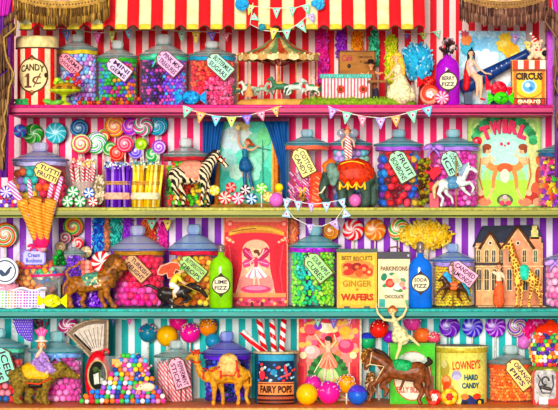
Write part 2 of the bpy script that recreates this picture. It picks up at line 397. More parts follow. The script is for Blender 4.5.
def jar(label, k, x0, x1, ylid, yknob, tint='aqua', ribbon=None, tg=None, y=45, lx=None, lidh=None, withbow=False, knobw=.30, op=.01, group=None, name='candy_jar'):
    cx = (x0 + x1) / 2; Rj = (x1 - x0) / 2; loc = on(k, cx, y); t = thing(name, label, 'jar', loc, group)
    H = hh(k, ylid, y); T = hh(k, yknob, y); c1, c2, c3 = TINT[tint]; gb = glass(c2, op); gl = glass(c2, 0.28 if tint == 'clear' else 0.46, .08, tint='f0fafc')
    gl2 = glass(c2, 0.42, .06, tint='f0fafc')
    MB().lathe([(0.1, .4), (Rj * .9, .4), (Rj - .5, 2), (Rj, 6), (Rj, H * .80), (Rj * .96, H * .90), (Rj * .86, H - 3), (Rj * .86, H)], seg=36).build('glass_body', gb, t, (0, 0, 0))
    lr = ((lx[1] - lx[0]) / 2) if lx else Rj * 1.03; lo = ((lx[0] + lx[1]) / 2 - cx) if lx else 0; kh = min(11, (T - H) * .52) if not lidh else T - H - lidh
    zt = T - kh; kr = Rj * knobw
    pr = [(lr * .8, H - 1), (lr * .97, H - .5), (lr, H + 1), (lr * .95, H + 2.2), (lr * .72, H + (zt - H) * .45), (lr * .48, H + (zt - H) * .8), (kr * .95, zt), (kr * .7, zt + .6)]
    b = MB().lathe(pr, (lo, 0, 0), 36); b.tube([(lo + lr * .98 * math.cos(a), lr * .98 * math.sin(a), H + .8) for a in [2 * PI * i / 36 for i in range(36)]], .8, 1, 6, True); b.tube([(lo + lr * .73 * math.cos(a), lr * .73 * math.sin(a), H + (zt - H) * .45) for a in [2 * PI * i / 36 for i in range(36)]], .45, 1, 5, True); b.tube([(lo + kr * math.cos(a), kr * math.sin(a), zt) for a in [2 * PI * i / 24 for i in range(24)]], .6, 1, 5, True)
    o = b.build('lid', [gl, M(c3, .25)], t, (0, 0, 0))
    MB().lathe([(kr * .7, zt + .3), (kr * .95, zt + kh * .25), (kr * 1.02, zt + kh * .6), (kr * .85, zt + kh * .92), (kr * .3, T), (0.05, T)], (lo, 0, 0), 8, 0, False).build('knob', gl2, t, (0, 0, 0))
    if ribbon:
        mr = M(ribbon, .35, 0, .35, 60)
        b = MB()
        for dz, q in ((-2.2, 1.3), (-4.0, 1.1)): b.tube([(p[0], p[1], p[2] + .5 * math.sin(i * .9)) for i, p in enumerate(ring(Rj * .94 + .6, H + dz, 1))], q, 0, 7, True)
        b.build('ribbon', mr, t, (0, 0, 0))
        if withbow: bow(t, (withbow if withbow is not True else cx) - cx, H - 3, -Rj * .94 - 2, Rj * .9, mr)
    if tg:
        px, py, w_, h_, ang, col, lines = tg
        add_tag(t, (px - cx), hh(k, py, y - Rj), -Rj - 2.2, w_, h_, ang, col, lines)
    return t, loc, Rj, H
def lolly(label, px, py, r, cols, k, y=86, n=1, kk=.35, off=0, group=None, stick='f4ead8', name='swirl_lollipop', ball=False, bot=None):
    l = on(k, px, y); H = hh(k, py, y); t = thing(name, label, 'lollipop', l, group)
    mt = P('swirl', cols, n=n, k=kk, off=off, rough=.22, var=.25)
    b = MB(); b.lathe([(0.05, -2.2), (r * .7, -2.1), (r * .93, -1.4), (r, 0), (r * .93, 1.4), (r * .7, 2.1), (0.05, 2.2)], seg=30); b.v[-1] = b.v[-1] @ rotm(PI / 2, 0, 0).T
    b.build('candy_disc', mt, t, (0, 0, H))
    MB().tube([(0, 1.5, .1), (0, 1.5, H - r * .6)], .8).build('stick', M(stick), t, (0, 0, 0)); return t
def mint(label, px, py, r, a, bcol, k, y=-10, n=6, kk=.03, group=None, name='peppermint', z=None, face=0):
    l = at(px, py, y); l = (l[0], y, max(l[2], TOPZ[k] + r) if z is None else z)
    t = MB(); t.lathe([(0.05, -1.6), (r * .75, -1.5), (r, 0), (r * .75, 1.5), (0.05, 1.6)], seg=22); t.v[-1] = t.v[-1] @ rotm(PI / 2, 0, 0).T
    o = t.build(name, P('swirl', ((a, 1), (bcol, 1)), n=n, k=kk, rough=.25), None, l); return tag(o, label, 'candy', group)
def pennants(label, pts, flags, y=FRONT - 3, sc='efe6d8', cat='bunting'):
    """string of pennants; pts and flags in picture units: flag = (px, py of its top edge, width, height, colour, tilt)"""
    p0 = pts[0]; l = at(p0[0], p0[1], y); t = thing('bunting', label, cat, l); q = lambda px, py: (px - p0[0], 0, p0[1] - py)
    MB().tube([q(*p) for p in pts], .45, 0, 5).build('string', M(sc), t, (0, 0, 0))
    for (px, py, w_, h_, col, a) in flags:
        b = MB(); a = R(a); P0 = np.array(q(px, py)); s = []
        for (u, v) in ((-w_ / 2, 0), (w_ / 2, 0), (w_ * .04, -h_), (-w_ * .04, -h_)): s.append((P0[0] + u * math.cos(a) + v * math.sin(a), P0[2] - u * math.sin(a) + v * math.cos(a)))
        b.prism(s, -.5, .1, 0)
        c = ((s[0][0] + s[1][0] + s[2][0]) / 3, (s[0][1] + s[1][1] + s[2][1]) / 3)
        b.prism([((v[0] - c[0]) * .55 + c[0], (v[1] - c[1]) * .55 + c[1]) for v in s], -.7, -.4, 1)
        b.prism(ellpts(c[0], c[1], w_ * .12, w_ * .12, 8), -.9, -.6, 2)
        hcol = {'8fd6b4': 'c8f0da', '7f6fd0': 'b5a5ea', 'e8d24e': 'f6ee9a', 'c4de6a': 'eaf6a8', 'e98aa0': 'fbd0d6', '6fc0d8': 'bfe6f0', '5f8fd8': 'a8c8f0', 'd75aa8': 'f0a0d0', 'b9a0e0': 'dccff2', 'f2a860': 'fbd9a8', 'a9c8e0': 'dfecf6'}.get(col, 'f6eee0')
        b.build('pennant', [M(col, .6), M(hcol, .6), M('e0528a', .6)], t, (0, 0, 0))
    return t
def boa(label, px, ytop, ybot, wd, cols, k, y=88, name='feather_boa', cat='feather boa'):
    """fluffy plume hanging down the back"""
    l = at(px, ytop, y); l = (l[0], l[1], min(l[2], TOPZ[k - 1] - 10.4 if k > 1 else 999)); b = MB(); L = ybot - ytop; n = int(L * wd * .7)
    for i in range(n):
        z = -random.uniform(0, L); a = random.uniform(-PI, 0); rr = wd / 2 * random.uniform(.4, 1) * (1 if z < -3 else .7)
        x = rr * math.cos(a); yy = rr * .55 * math.sin(a)
        b.ell((x, yy, z), (random.uniform(.6, 1.0), .6, random.uniform(1.8, 3.6)), (random.uniform(-.4, .4), random.uniform(-1.0, 1.0), 0), random.randrange(len(cols)), 6, 4)
    b.tube([(0, 0, 0), (0, 0, -L)], wd * .28, 0)
    o = b.build(name, [M(c, .9, 0, .4, 150) for c in cols], None, l); return tag(o, label, cat)
def fluff(label, px, py, rx, ry, cols, y=70, n=160, name='cotton_candy', cat='cotton candy', k=1, stick=True, rz=None):
    l = on(k, px, y); H = hh(k, py, y); t = thing(name, label, cat, l); b = MB()
    for i in range(n * 3):
        a = random.uniform(0, 2 * PI); ph = math.acos(random.uniform(-1, 1)); q = random.uniform(.55, 1)
        b.ell((rx * q * math.sin(ph) * math.cos(a), (rz or rx * .45) * q * math.sin(ph) * math.sin(a), H + ry * q * math.cos(ph)), (random.uniform(.9, 1.6), .8, random.uniform(1.6, 3.2)), (random.uniform(-.6, .6), random.uniform(-.7, .7) + .5 * math.cos(a), 0), random.randrange(len(cols)), 6, 4)
    b.ell((0, 0, H), (rx * .9, rx * .38, ry * .9), m=0)
    b.build('floss', [M(c, .95, 0, .3, 120) for c in cols], t, (0, 0, 0))
    if stick: MB().lathe([(.1, .1), (.6, .1), (3.2, max(3, H - ry * .7)), (.1, max(3, H - ry * .7))], seg=14).build('paper_cone', M('f6e9dc'), t, (0, 0, 0))
    return t
def wrapped(label, px, py, w_, h_, cols, k, y=-8, ang=0, group=None, cat='candy', name='wrapped_candy', stuffed=26, floor_=True):
    l = on(k, px, y) if floor_ else at(px, py, y); H = hh(k, py, y) if floor_ else 0; H = max(H, h_ * .45) if floor_ else 0
    t = thing(name, label, cat, l, group); b = MB()
    for i in range(stuffed):
        a = random.uniform(0, 2 * PI); q = random.uniform(.1, .9)
        b.ell((w_ * .27 * q * math.cos(a), -1.5 + random.uniform(-1.5, 1.5), H + h_ * .33 * q * math.sin(a)), (w_ * .085, 1.8, h_ * .13), (0, random.uniform(-1, 1), 0), random.randrange(len(cols)), 8, 6)
    b.ell((0, 0, H), (w_ * .3, 3.5, h_ * .42)); b.build('sweet', [M(c, .18, 0, .4, 110) for c in cols], t, (0, 0, 0))
    for q in (-1, 1):
        b = MB(); m = 12
        b.sheet(lambda u, v: (q * (w_ * .26 + u * w_ * .24), math.sin(v * m) * 1.1 * u, H + (v - .5) * h_ * (.15 + .75 * u) - q * u * ang), 4, 14, .5)
        b.build('wrapper_twist', M(cols[0], .2, 0, .4, 110), t, (0, 0, 0))
    return t
def scatter_ball(name, label, group, spots, pal, r, cat='candy'):
    me = [MB().ell((0, 0, 0), r, seg=12, rings=8).mesh(name, M(h, .18, 0, .15)) for h in pal]
    for i, p in enumerate(spots): tag(link(name, me[i % len(me)] if len(p) < 4 else me[p[3]], None, p[:3]), label, cat, group)
def cakepop(label, px, py, r, col, k, y, sprinkles=0, scols=('ffffff', '30b0d0', 'f2d040', '7a3ab0', 'e83a5a'), top=True, stick=True, extra=None):
    l = on(k, px, y); H = max(hh(k, py, y), r); t = thing('cake_pop', label, 'cake pop', l)
    MB().ell((0, 0, H), r, seg=24, rings=16).build('cake', M(col, .3, 0, .18), t, (0, 0, 0))
    if extra:
        MB().lathe([(r * 1.02 * math.sin(a), r * 1.02 * math.cos(a)) for a in [.02, .3, .6, .9, 1.15, 1.25]], (0, 0, H), 24).build('icing', M(extra, .25), t, (0, 0, 0))
    if sprinkles:
        b = MB()
        for i in range(sprinkles):
            a = random.uniform(0, 2 * PI); z = random.uniform(.05 if top else -.9, .98); q = math.sqrt(1 - z * z) * (r + .25)
            b.ell((q * math.cos(a), q * math.sin(a), H + z * (r + .25)), (.95, .5, .5), rnd3(), random.randrange(len(scols)), 6, 4)
        b.build('sprinkles', [M(c, .3, 0, 0) for c in scols], t, (0, 0, 0))['kind'] = 'stuff'
    if stick and H > r + 1: MB().tube([(0, 0, .1), (0, 0, H - r * .8)], .9).build('stick', M('f5efe2'), t, (0, 0, 0))
    return t
class Fig:
    """a figurine authored in picture units around its own base"""
    def __init__(s, name, label, cat, k, px, y=-4, basepy=None, group=None):
        s.px = px; s.py = BASE[k]; s.k = k; s.y = y; s.f = fy(y)
        s.t = thing(name, label, cat, on(k, px, y), group)
    def p(s, q): return ((q[0] - s.px), (q[2] if len(q) > 3 else 0), hh(s.k, q[1], s.y) if q[1] < s.py - .2 else .3) + ((q[3] if len(q) > 3 else q[2]),)
    def blob(s, name, mats, chains, vox=.6, smooth=3, parent=None): return blob(name, [[s.p(q) for q in ch] for ch in chains], mats, parent or s.t, vox, smooth)
    def eyes(s, pts, r=.6, col='16100e'):
        for q in pts: a = s.p(q + (0,)) if len(q) == 3 else s.p(q); MB().ell(a[:3], r, seg=8, rings=6).build('eye', M(col, .1, 0, 0), s.t, (0, 0, 0))
    def hand(s, q, d, mat, sc=1.0):
        """a small hand: palm, four fingers of different lengths and a thumb; d = direction in the picture plane"""
        c = np.array(s.p(q + (1,))[:3]); L = math.hypot(*d); u = np.array((d[0] / L, 0, -d[1] / L)); v = np.array((0, 1., 0)); w3 = np.cross(u, v); b = MB()
        b.cap(c, c + u * 1.1 * sc, .55 * sc, .75 * sc)
        for i, ln in enumerate((1.5, 1.8, 1.7, 1.3)):
            o = c + u * 1.3 * sc + (v * .2 + w3) * (i - 1.5) * .42 * sc; m1 = o + u * ln * .55 * sc + w3 * (i - 1.5) * .08; b.cap(o, m1, .25 * sc, .23 * sc, 0, 6); b.cap(m1, m1 + (u * .8 - v * .4) * ln * .45 * sc, .23 * sc, .17 * sc, 0, 6)
        o = c + u * .2 * sc - w3 * .6 * sc; b.cap(o, o + (u * .7 - w3 * .7) * 1.1 * sc, .28 * sc, .2 * sc, 0, 6)
        return b.build('hand', mat, s.t, (0, 0, 0))
    def face(s, q, r, turn=0.0, mat_skin=None, lips='b02a38'):
        """eyes, brows, nose, mouth and ears on a head of radius r at q; turn = -1 looks left .. 1 right"""
        c = np.array(s.p(q + (1,))[:3]); a = turn * .9; f = np.array((math.sin(a), -math.cos(a), 0)); w3 = np.array((math.cos(a), math.sin(a), 0)); up = np.array((0, 0, 1.)); b = MB()
        for e in (-1, 1):
            b.ell(c + f * r * .86 + w3 * e * r * .38 + up * r * .06, (r * .17, r * .15, r * .12), m=0, seg=8, rings=6)
            b.ell(c + f * r * .90 + w3 * e * r * .38 + up * r * .36, (r * .2, r * .08, r * .05), m=1, seg=6, rings=4)
            b.ell(c + w3 * e * r * .98, (r * .14, r * .22, r * .26), m=2, seg=8, rings=6)
        b.cap(c + f * r * .92 + up * r * .1, c + f * r * 1.1 - up * r * .18, r * .09, r * .16, 2, 6)
        b.ell(c + f * r * .9 - up * r * .48, (r * .26, r * .1, r * .09), m=3, seg=8, rings=4)
        return b.build('face', [M('20140f', .2, 0, 0), M('5a3a20', .6, 0, 0), mat_skin, M(lips, .4, 0, 0)], s.t, (0, 0, 0))
SK = 'f0bd95'
def skin(h=SK): return M(h, .5, 0, .12)
def picture(name, label, cat, k, x0, x1, y0, y1, y, board, frame=None, depth=3, fw=2.2):
    """a flat printed picture on a board standing on the shelf"""
    cx = (x0 + x1) / 2; t = thing(name, label, cat, on(k, cx, y)); H = hh(k, y0, y)
    H = min(H, (TOPZ[k - 1] - 10.4 - TOPZ[k]) if k > 1 else 999)
    x0 = cx + (x0 - cx) * fy(y); x1 = cx + (x1 - cx) * fy(y)
    MB().box(x0 - cx, x1 - cx, 0, depth, .05, H).build('board', board if not isinstance(board, str) else M(board, .6), t, (0, 0, 0))
    if frame:
        b = MB(); 
        for a in ((x0 - cx, x1 - cx, H - fw, H), (x0 - cx, x1 - cx, .05, fw), (x0 - cx, x0 - cx + fw, .05, H), (x1 - cx - fw, x1 - cx, .05, H)): b.box(a[0], a[1], -1.6, 0, a[2], a[3])
        b.build('border', M(frame, .5), t, (0, 0, 0))
    return t, Paint(cx, k, y, -.05), H, cx
# ================= awning, swags, side curtains =================
t = thing('awning', 'red and cream striped awning with a scalloped edge along the top', 'awning', (0, 0, 0))
f = fy(-26)
stripe_r, stripe_c, hem_glow = M('e0202a', .7, 0, .2, 40), M('e9e6b4', .7, 0, .2, 40), M('dcc84e', .7, 0, .25, 60)  # yellowish glow along the cream stripes' lower edge, painted as a colour band
b = MB()
for i in range(-8, 26):
    x0 = 115 + (i - 0) * 11.93; x1 = x0 + 11.93; cream = i % 2 == 0
    X0, X1 = (x0 - 279) * f, (x1 - 279) * f
    yb = 29.5 if cream else 27
    def srf(u, v, X0=X0, X1=X1, cream=cream):
        x = X0 + (X1 - X0) * u; lo = 29.8 if cream else 29.5 - 4.2 * math.sin(PI * u)
        py = -30 + (lo + 30) * v
        return (x, -26 + 26 * (1 - v) - 1.2 * math.sin(PI * u), (205 - py) * f)
    b.sheet(srf, 8, 10, 1.0, 1 if cream else 0)
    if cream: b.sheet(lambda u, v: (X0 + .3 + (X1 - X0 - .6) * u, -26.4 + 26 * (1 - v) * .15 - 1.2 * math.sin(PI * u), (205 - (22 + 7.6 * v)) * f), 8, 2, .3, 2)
b.build('striped_cloth', [stripe_r, stripe_c, hem_glow], t, (0, 0, 0))
b = MB(); pts = []
for i in range(-8, 26):
    x0 = 115 + i * 11.93
    for q in range(6):
        u = q / 6; pts.append(((x0 + 11.93 * u - 279) * f, -27 - 1.2 * math.sin(PI * u), (205 - (30 if i % 2 == 0 else 29.9 - 4.2 * math.sin(PI * u))) * f))
b.tube(pts, .7); b.build('dark_piping', M('4a2a1a', .7), t, (0, 0, 0))
# scalloped band of the inner valance
gold = ['6f4f22', '9a7636', '4d3216', 'b8944c', '5d3f1e', '84642e']
bronze = ['5d3a30', '7d5644', '3f261f', '97705a', '66443a', '84604e']
def fringe(t, top, length, pal, y, step=1.1, nm='fringe', slant=0):
    """hanging threads under an edge; top(x)->py, length(x)"""
    x0, x1, fn = top; b = MB(); x = x0; ff = fy(y)
    while x < x1:
        py = fn(x); L = length(x); c = random.randrange(len(pal)); dx = random.uniform(-.5, .5) + slant
        yj = random.uniform(-1.2, 1.2)
        X = (x - 279) * ff; Z = (205 - py) * ff
        b.tube([(X, y + yj, Z), (X + dx * .5, y + yj - .5, Z - L * .5), (X + dx, y + yj, Z - L * random.uniform(.92, 1.04))], [.75, .8, .45], c, 5); x += step * random.uniform(.7, 1.1) * .62
    b.sheet(lambda u, v: (((x0 + (x1 - x0) * u) - 279) * ff, y + 1.6, (205 - fn(x0 + (x1 - x0) * u) - length(x0 + (x1 - x0) * u) * v * .9) * ff), 30, 2, .4, 0)
    return b.build(nm, [M(c, .7, 0, .3, 60) for c in pal], t, (0, 0, 0))
def band(t, pts, w_, y, col, nm='braid_band', dots='7a5424'):
    ff = fy(y); P3 = [((p[0] - 279) * ff, y, (205 - p[1]) * ff) for p in pts]; b = MB()
    n = len(P3) - 1
    def g(u, v):
        i = min(int(u * n), n - 1); q = u * n - i; a = np.array(P3[i]) * (1 - q) + np.array(P3[i + 1]) * q
        return (a[0], a[1] - 1.2 * math.sin(PI * v), a[2] - (v - .5) * w_)
    b.sheet(g, n * 3, 4, .8, 0)
    for i in range(n * 2):
        a = g((i + .5) / (n * 2), .5); b.ell((a[0], a[1] - .3, a[2]), (.9, .5, .9), m=1, seg=6, rings=4)
    for v in (0, 1): b.tube([g(i / (n * 2), v) for i in range(n * 2 + 1)], .6, 2, 5)
    return b.build(nm, [M(col, .6, 0, .35, 60), M(dots, .6), M('e0c27a', .5)], t, (0, 0, 0))
def drape(t, fn, y, col, nm='purple_cloth', nu=24, nv=16, folds=5, amp=2.2, dark=None):
    """folded hanging cloth; fn(u,v)->(px,py)"""
    ff = fy(y); b = MB()
    def g(u, v): px, py = fn(u, v); return ((px - 279) * ff, y + amp * math.sin(u * folds * 2 * PI + v * .8), (205 - py) * ff)
    b.sheet(g, nu, nv, .8); return b.build(nm, M(col, .45, 0, .35, 30, (3, 1, .6)), t, (0, 0, 0))
for sg, nm, pal, xa, xb, bc, lb in ((1, 'swag', gold, 18, 112, 'b58f4c', 'purple swag with braided gold band and golden fringe above the candy tin'),
                               (-1, 'swag', bronze, 457, 544, '9a7448', 'purple swag with braided band and bronze fringe above the cannon poster')):
    y = -48; t = thing(nm, lb, 'swag', at((xa + xb) / 2, -8, y)); t2 = np.array(at((xa + xb) / 2, -8, y))
    def off(o, t2=t2): o.location = (-t2[0] * S, 0, -t2[2] * S); return o
    xm = (xa + xb) / 2
    arc = lambda x, xa=xa, xb=xb, xm=xm: 10.5 - 9.5 * abs((x - xm) / ((xb - xa) / 2)) ** 2.2
    drape_o = drape(t, lambda u, v, xa=xa, xb=xb, arc=arc: (xa + (xb - xa) * u, -14 + (arc(xa + (xb - xa) * u) - 4 + 14) * v), 0, 'a83aa8', folds=4, amp=1.5); drape_o.location = (-t2[0] * S, 0, -t2[2] * S)
    off(band(t, [(x, arc(x) - 2.5) for x in np.linspace(xa, xb, 16)], 7.5, -2, bc))
    ln = (lambda x, xm=xm: 17 + 1.2 * math.sin(x * .55)) if sg > 0 else (lambda x: 18 + 1.2 * math.sin(x * .5))
    off(fringe(t, (xa, xb, lambda x, arc=arc: arc(x) + 1), lambda x, ln=ln, xm=xm, xa=xa, xb=xb: ln(x) + (0 if abs(x - xm) < (xb - xa) * .4 else 3), pal, -1))
    o_ = fringe(t, (xa, xb, lambda x, arc=arc: arc(x) + 1), lambda x: 9, pal, -2.5, 1.6, 'upper_fringe'); off(o_)
for sg in (-1, 1):
    X = (lambda q: q) if sg < 0 else (lambda q: 558 - q)
    y = -46; t = thing('side_curtain', ('magenta and purple side curtain with zigzag gold fringe beside the candy tin' if sg < 0 else 'magenta side curtain with bronze fringe beside the circus tin'), 'curtain', at(X(6), -10, y))
    t2 = np.array(at(X(6), -10, y)); fix = lambda o: setattr(o, 'location', (-t2[0] * S, 0, -t2[2] * S))
    pal = ['5a4030', '7d5c3a', '3a281c', '9c7c50', '6a4a34', '84603e'] if sg < 0 else bronze
    if sg < 0:
        fix(drape(t, lambda u, v: (-4 + (22 - 6 * v ** .5) * u, -12 + 190 * v), 0, '6a2a86', folds=3, amp=2.0))
        fix(drape(t, lambda u, v: (2 + 17 * u - 6 * v * u, -12 + (32 + 6 * u) * v - 8 * u * v), -4, 'c437b0', 'magenta_fold', folds=3, amp=1.8))
        edge = [(19, 18, 8), (16, 30, 11), (7, 40, 14), (5, 52, 16), (10, 62, 14), (14, 76, 14), (12, 90, 15), (8, 104, 16), (7, 118, 17), (6, 132, 18), (5, 146, 18), (4, 158, 16)]
    else:
        fix(drape(t, lambda u, v: (X(-4 + (11.5) * u), -12 + 190 * v), 0, '7a3a96', folds=3, amp=2.0))
        fix(drape(t, lambda u, v: (X(-2 + 14 * u - 4 * v * u), -12 + 30 * v), -4, 'c13db4', 'magenta_fold', folds=3, amp=1.8))
        edge = [(14, 14, 10), (13, 24, 14), (2, 44, 8), (3, 56, 18), (5, 70, 12), (4, 86, 14), (1, 100, 16), (2, 118, 14), (1, 134, 16), (0, 150, 14)]
    # cascade of fringe, each tier a short skirt
    for i, (ex, ey, L) in enumerate(edge):
        x0, x1 = sorted((X(ex - 10), X(ex + 4)))
        sl = (ey * 0)
        fix(fringe(t, (x0, x1, lambda x, ex=ex, ey=ey: ey - 5 + abs(X(x) - ex) * .8), lambda x, L=L: L, pal, -6 - (i % 2) * 1.5, 1.3, 'fringe_tier'))
    ff = fy(-10)
    b = MB(); pts = [((X(ex + (4 if i % 2 else 1)) - 279) * ff, -10, (205 - ey) * ff) for i, (ex, ey, L) in enumerate(edge)]
    b.tube(pts, 1.1, 0, 6); fix(b.build('braid_cord', M('a8844a' if sg < 0 else '7d5644', .5), t, (0, 0, 0)))
# purple post at the end of the top shelf, pink post on the other end
tag(MB().box((546 - 279), (551 - 279), -18, 0, TOPZ[1] - 8, (205 - 20)).build('trim_1', M('b02ab8', .4)), kind='structure')
tag(MB().box((13 - 279) - 3, (13 - 279) + 1, -18, 0, TOPZ[1] - 8, (205 - 20)).build('trim_2', M('9a2a94', .4)), kind='structure')

# ================= bunting =================
F_ = ['8fd6b4', 'e8d24e', '7f6fd0', 'c4de6a', 'e98aa0', '6fc0d8']
pennants('string of pennants behind the four top jars, blue, green, purple and yellow', [(58, 28), (80, 31), (100, 33), (130, 30), (160, 30), (181, 31), (215, 32), (236, 34)],
    [(66, 30, 9, 12, '5f8fd8', -8), (80, 31, 8, 11, '8fd6b4', 5), (98, 33, 9, 11, 'd75aa8', 0), (113, 31, 8, 12, 'c4de6a', 0), (130, 30, 8, 9, '6fc0d8', 0), (184, 31, 9, 11, '8fd6b4', 0), (199, 32, 9, 12, 'e8d24e', 3), (215, 32, 9, 10, '7f6fd0', 0), (229, 33, 8, 9, 'e98aa0', -8)], 60)
pennants('pennant string over the awning with pompoms, hanging to the carousel peak', [(236, 2), (252, 6), (272, 8), (294, 8), (307, 4), (316, 0)],
    [(251, 5, 8, 10, 'c4de6a', 15), (276, 8, 8, 10, '8fd6b4', 0), (292, 7, 8, 9, '8fd6b4', 5), (305, 5, 8, 10, '8fd6b4', -15)], -32)
pennants('pennant string dropping over the awning to the carousel, pale green flags', [(253, 3), (250, 24), (262, 30), (273, 31), (285, 31), (297, 24), (309, 14), (313, 20)],
    [(252, 16, 8, 8, '8fd6b4', -60), (274, 28, 9, 11, 'e8d24e', 10), (286, 29, 9, 10, '8fd6b4', -5), (299, 23, 9, 11, '8fd6b4', -35), (310, 14, 8, 9, 'b9a0e0', -20)], -33)
pennants('pennant string under the pink shelf across the toy theatre', [(184, 107), (188, 109), (201, 113), (216, 116), (231, 117), (246, 116), (260, 112), (275, 108), (281, 106)],
    [(188, 107, 11, 11, '8fd6b4', 20), (201, 112, 10, 11, 'f2a860', 12), (216, 116, 10, 10, '6fc0d8', 5), (231, 117, 10, 10, 'c4de6a', 0), (246, 115, 10, 10, '7f6fd0', -8), (260, 111, 10, 10, 'e98aa0', -15), (274, 107, 9, 10, 'f2a860', -15)])
pennants('pennant string under the pink shelf above the elephant and its jars', [(328, 106), (332, 108), (347, 113), (362, 116), (380, 118), (395, 116), (410, 112), (428, 107)],
    [(333, 108, 10, 11, 'b9a0e0', 14), (347, 112, 10, 12, '8fd6b4', 10), (362, 116, 9, 11, 'e98aa0', 0), (380, 118, 10, 11, 'b9a0e0', 0), (395, 116, 10, 11, 'f2a860', -5), (411, 111, 11, 12, '8fd6b4', -12), (426, 107, 11, 10, '6fc0d8', -15)])
pennants('pale blue pennant string draped along the olive shelf edge below the elephant', [(284, 206), (287, 198), (298, 202), (311, 204), (325, 203), (340, 200), (345, 206), (335, 220), (322, 226), (308, 225), (294, 218), (286, 208)],
    [(287, 199, 8, 10, 'a9c8e0', 8), (298, 201, 8, 10, 'a9c8e0', 0), (311, 203, 7, 9, 'b9a0e0', 0), (326, 202, 9, 10, 'a9c8e0', 0), (341, 199, 8, 10, 'a9c8e0', -15), (286, 217, 9, 9, 'a9c8e0', 190), (346, 217, 9, 9, 'a9c8e0', 165), (310, 224, 8, 9, 'b9a0e0', 0), (333, 221, 9, 10, 'b9a0e0', -30)])
pennants('two pennant flags hanging behind the lavender lidded jars', [(144, 219), (152, 221), (168, 221), (176, 219)], [(152, 220, 10, 10, '8fd6b4', 0), (168, 220, 9, 11, 'e8d24e', 0), (160, 220, 6, 6, 'd75aa8', 0)], 72)
pennants('little blue and pink pennants under the turquoise shelf beside the candy scale', [(106, 315), (113, 318), (130, 320), (142, 316)], [(113, 317, 7, 9, '5f8fd8', 0), (130, 317, 8, 8, 'd75aa8', 0)], 60)
for px, py, c, lb in ((242, 4, '3aa8d8', 'blue pompom on the pennant string above the left of the carousel'), (318, 3, '4ab4e0', 'blue pompom above the end of the carousel canopy'), (262, 27, '3f9aa8', 'small teal pompom just over the carousel peak')):
    r = 7 if py < 10 else 3.6; b = MB()
    for i in range(60): 
        a = random.uniform(0, 2 * PI); z = random.uniform(-1, 1); q = math.sqrt(1 - z * z); b.ell((r * .75 * q * math.cos(a), r * .6 * q * math.sin(a), r * .75 * z), r * .28, seg=6, rings=4)
    b.ell((0, 0, 0), r * .7); tag(b.build('pompom', M(c, .9, 0, .35), None, at(px, py, -36)), lb.replace('above the left of', 'next to the yellow-green flag over'), 'pompom')
# ================= ROW 1 =================
# candy tin
t = thing('candy_tin', 'round red and cream striped tin with cream lid, lettered CANDY and one cent', 'tin', on(1, 37, 5))
rr = 20; H = hh(1, 47, 5)
MB().lathe([(.1, .1), (rr - 1, .1), (rr - .3, 1), (rr - .3, H)], seg=40).build('tin_body', P('ang', (('e2231f', 1), ('f5e6c0', .9)), n=9, off=.2, rough=.4), t, (0, 0, 0))
MB().lathe([(rr + .2, H - 2), (rr + 1.3, H - 1), (rr + 1.3, H + 7), (rr + .4, H + 9.5), (rr - 2, H + 10.5), (.05, H + 11)], seg=40).build('lid', M('ead9a0', .4, 0, .3, 50), t, (0, 0, 0))
MB().tube(ring(rr + .8, H - 1.6, 1, 40), .9, 0, 7, True).build('lid_rim', M('5a3a2a', .5), t, (0, 0, 0))
pt = Paint(36.5, 1, 5, 0, rr)
pt.ell(33, 76, 17, 17.5, '5a3320', n=30).poly([(26, 62), (33, 55.5), (40, 62)], '5a3320').poly([(26, 90), (33, 96.5), (40, 90)], '5a3320').ell(33, 76, 15.2, 15.8, 'f1dfa8', n=30).ell(33, 60, 1.6, 1.6, 'b07a40').ell(33, 92, 1.6, 1.6, 'b07a40').ell(47, 76, 1.8, 2.5, '3a2014')
pt.rect(27.6, 75, 30.6, 88, '6a4030').rect(25.4, 86.6, 32.8, 88.6, '6a4030').poly([(25.2, 78), (28, 74.2), (30.6, 74.2), (30.6, 77)], '6a4030')
pt.build('badge', t)
text(t, 'CANDY', -3.4, hh(1, 68, 5), -.6, 25, 7, M('4a3226', .6, 0, 0), 0, rr + .5, arch=2.2, off=.03)
text(t, '¢', 1.2, hh(1, 81, 5), -.6, 9, 14, M('6a4030', .6, 0, 0), 0, rr + .5, off=0)
# jars
PINKY = ['f4eefc', 'c9a8f0', '8fb8f4', 'd98adf', '9fe0f0']
_, l, Rj, H = jar('glass jar of lilac and pale blue sweets with gold band and pink tag', 1, 57, 98, 50, 34, 'clear', 'd9c23a', (71, 64, 26, 14, 42, 'f3a3b4', ['PARMA', 'VIOLETS']), y=48)
fill(l, Rj, 1, H - 5, 'ball', 2.5, PINKY, 'pastel_sweet', 'small lilac, white and sky blue sweets heaped in the jar beside the candy tin', None)
MUL = ['2a8ad8', '34a83a', 'e8b020', '8a3ad0', 'd83a8a', 'f07a28', '38c0b0']
_, l, Rj, H = jar('glass jar of many coloured sweets with a green ribbon and lilac tag', 1, 97, 138, 58, 40, 'clear', '3fae3a', (120, 69, 27, 15, 38, 'e6d4f0', ['MINI', 'GEMS']), y=48, withbow=False)
fill(l, Rj, 1, H - 2, 'ball', 2.2, MUL, 'rainbow_gem', 'tiny mixed colour sweets filling the jar with the green ribbon', None, pf=lambda x, z: random.choice([0, 0, 3, 6, 1]) if x < -6 else random.choice([1, 1, 2, 5, 3, 0, 4, 3]))
_, l, Rj, H = jar('glass jar of dark purple and blue sweets with aqua bow and pink tag', 1, 139, 188, 56, 34, 'clear', '52c8a0', (170, 63, 28, 17, 42, 'eebfe0', ['PINK MIX', 'TREASURES']), y=45, withbow=160)
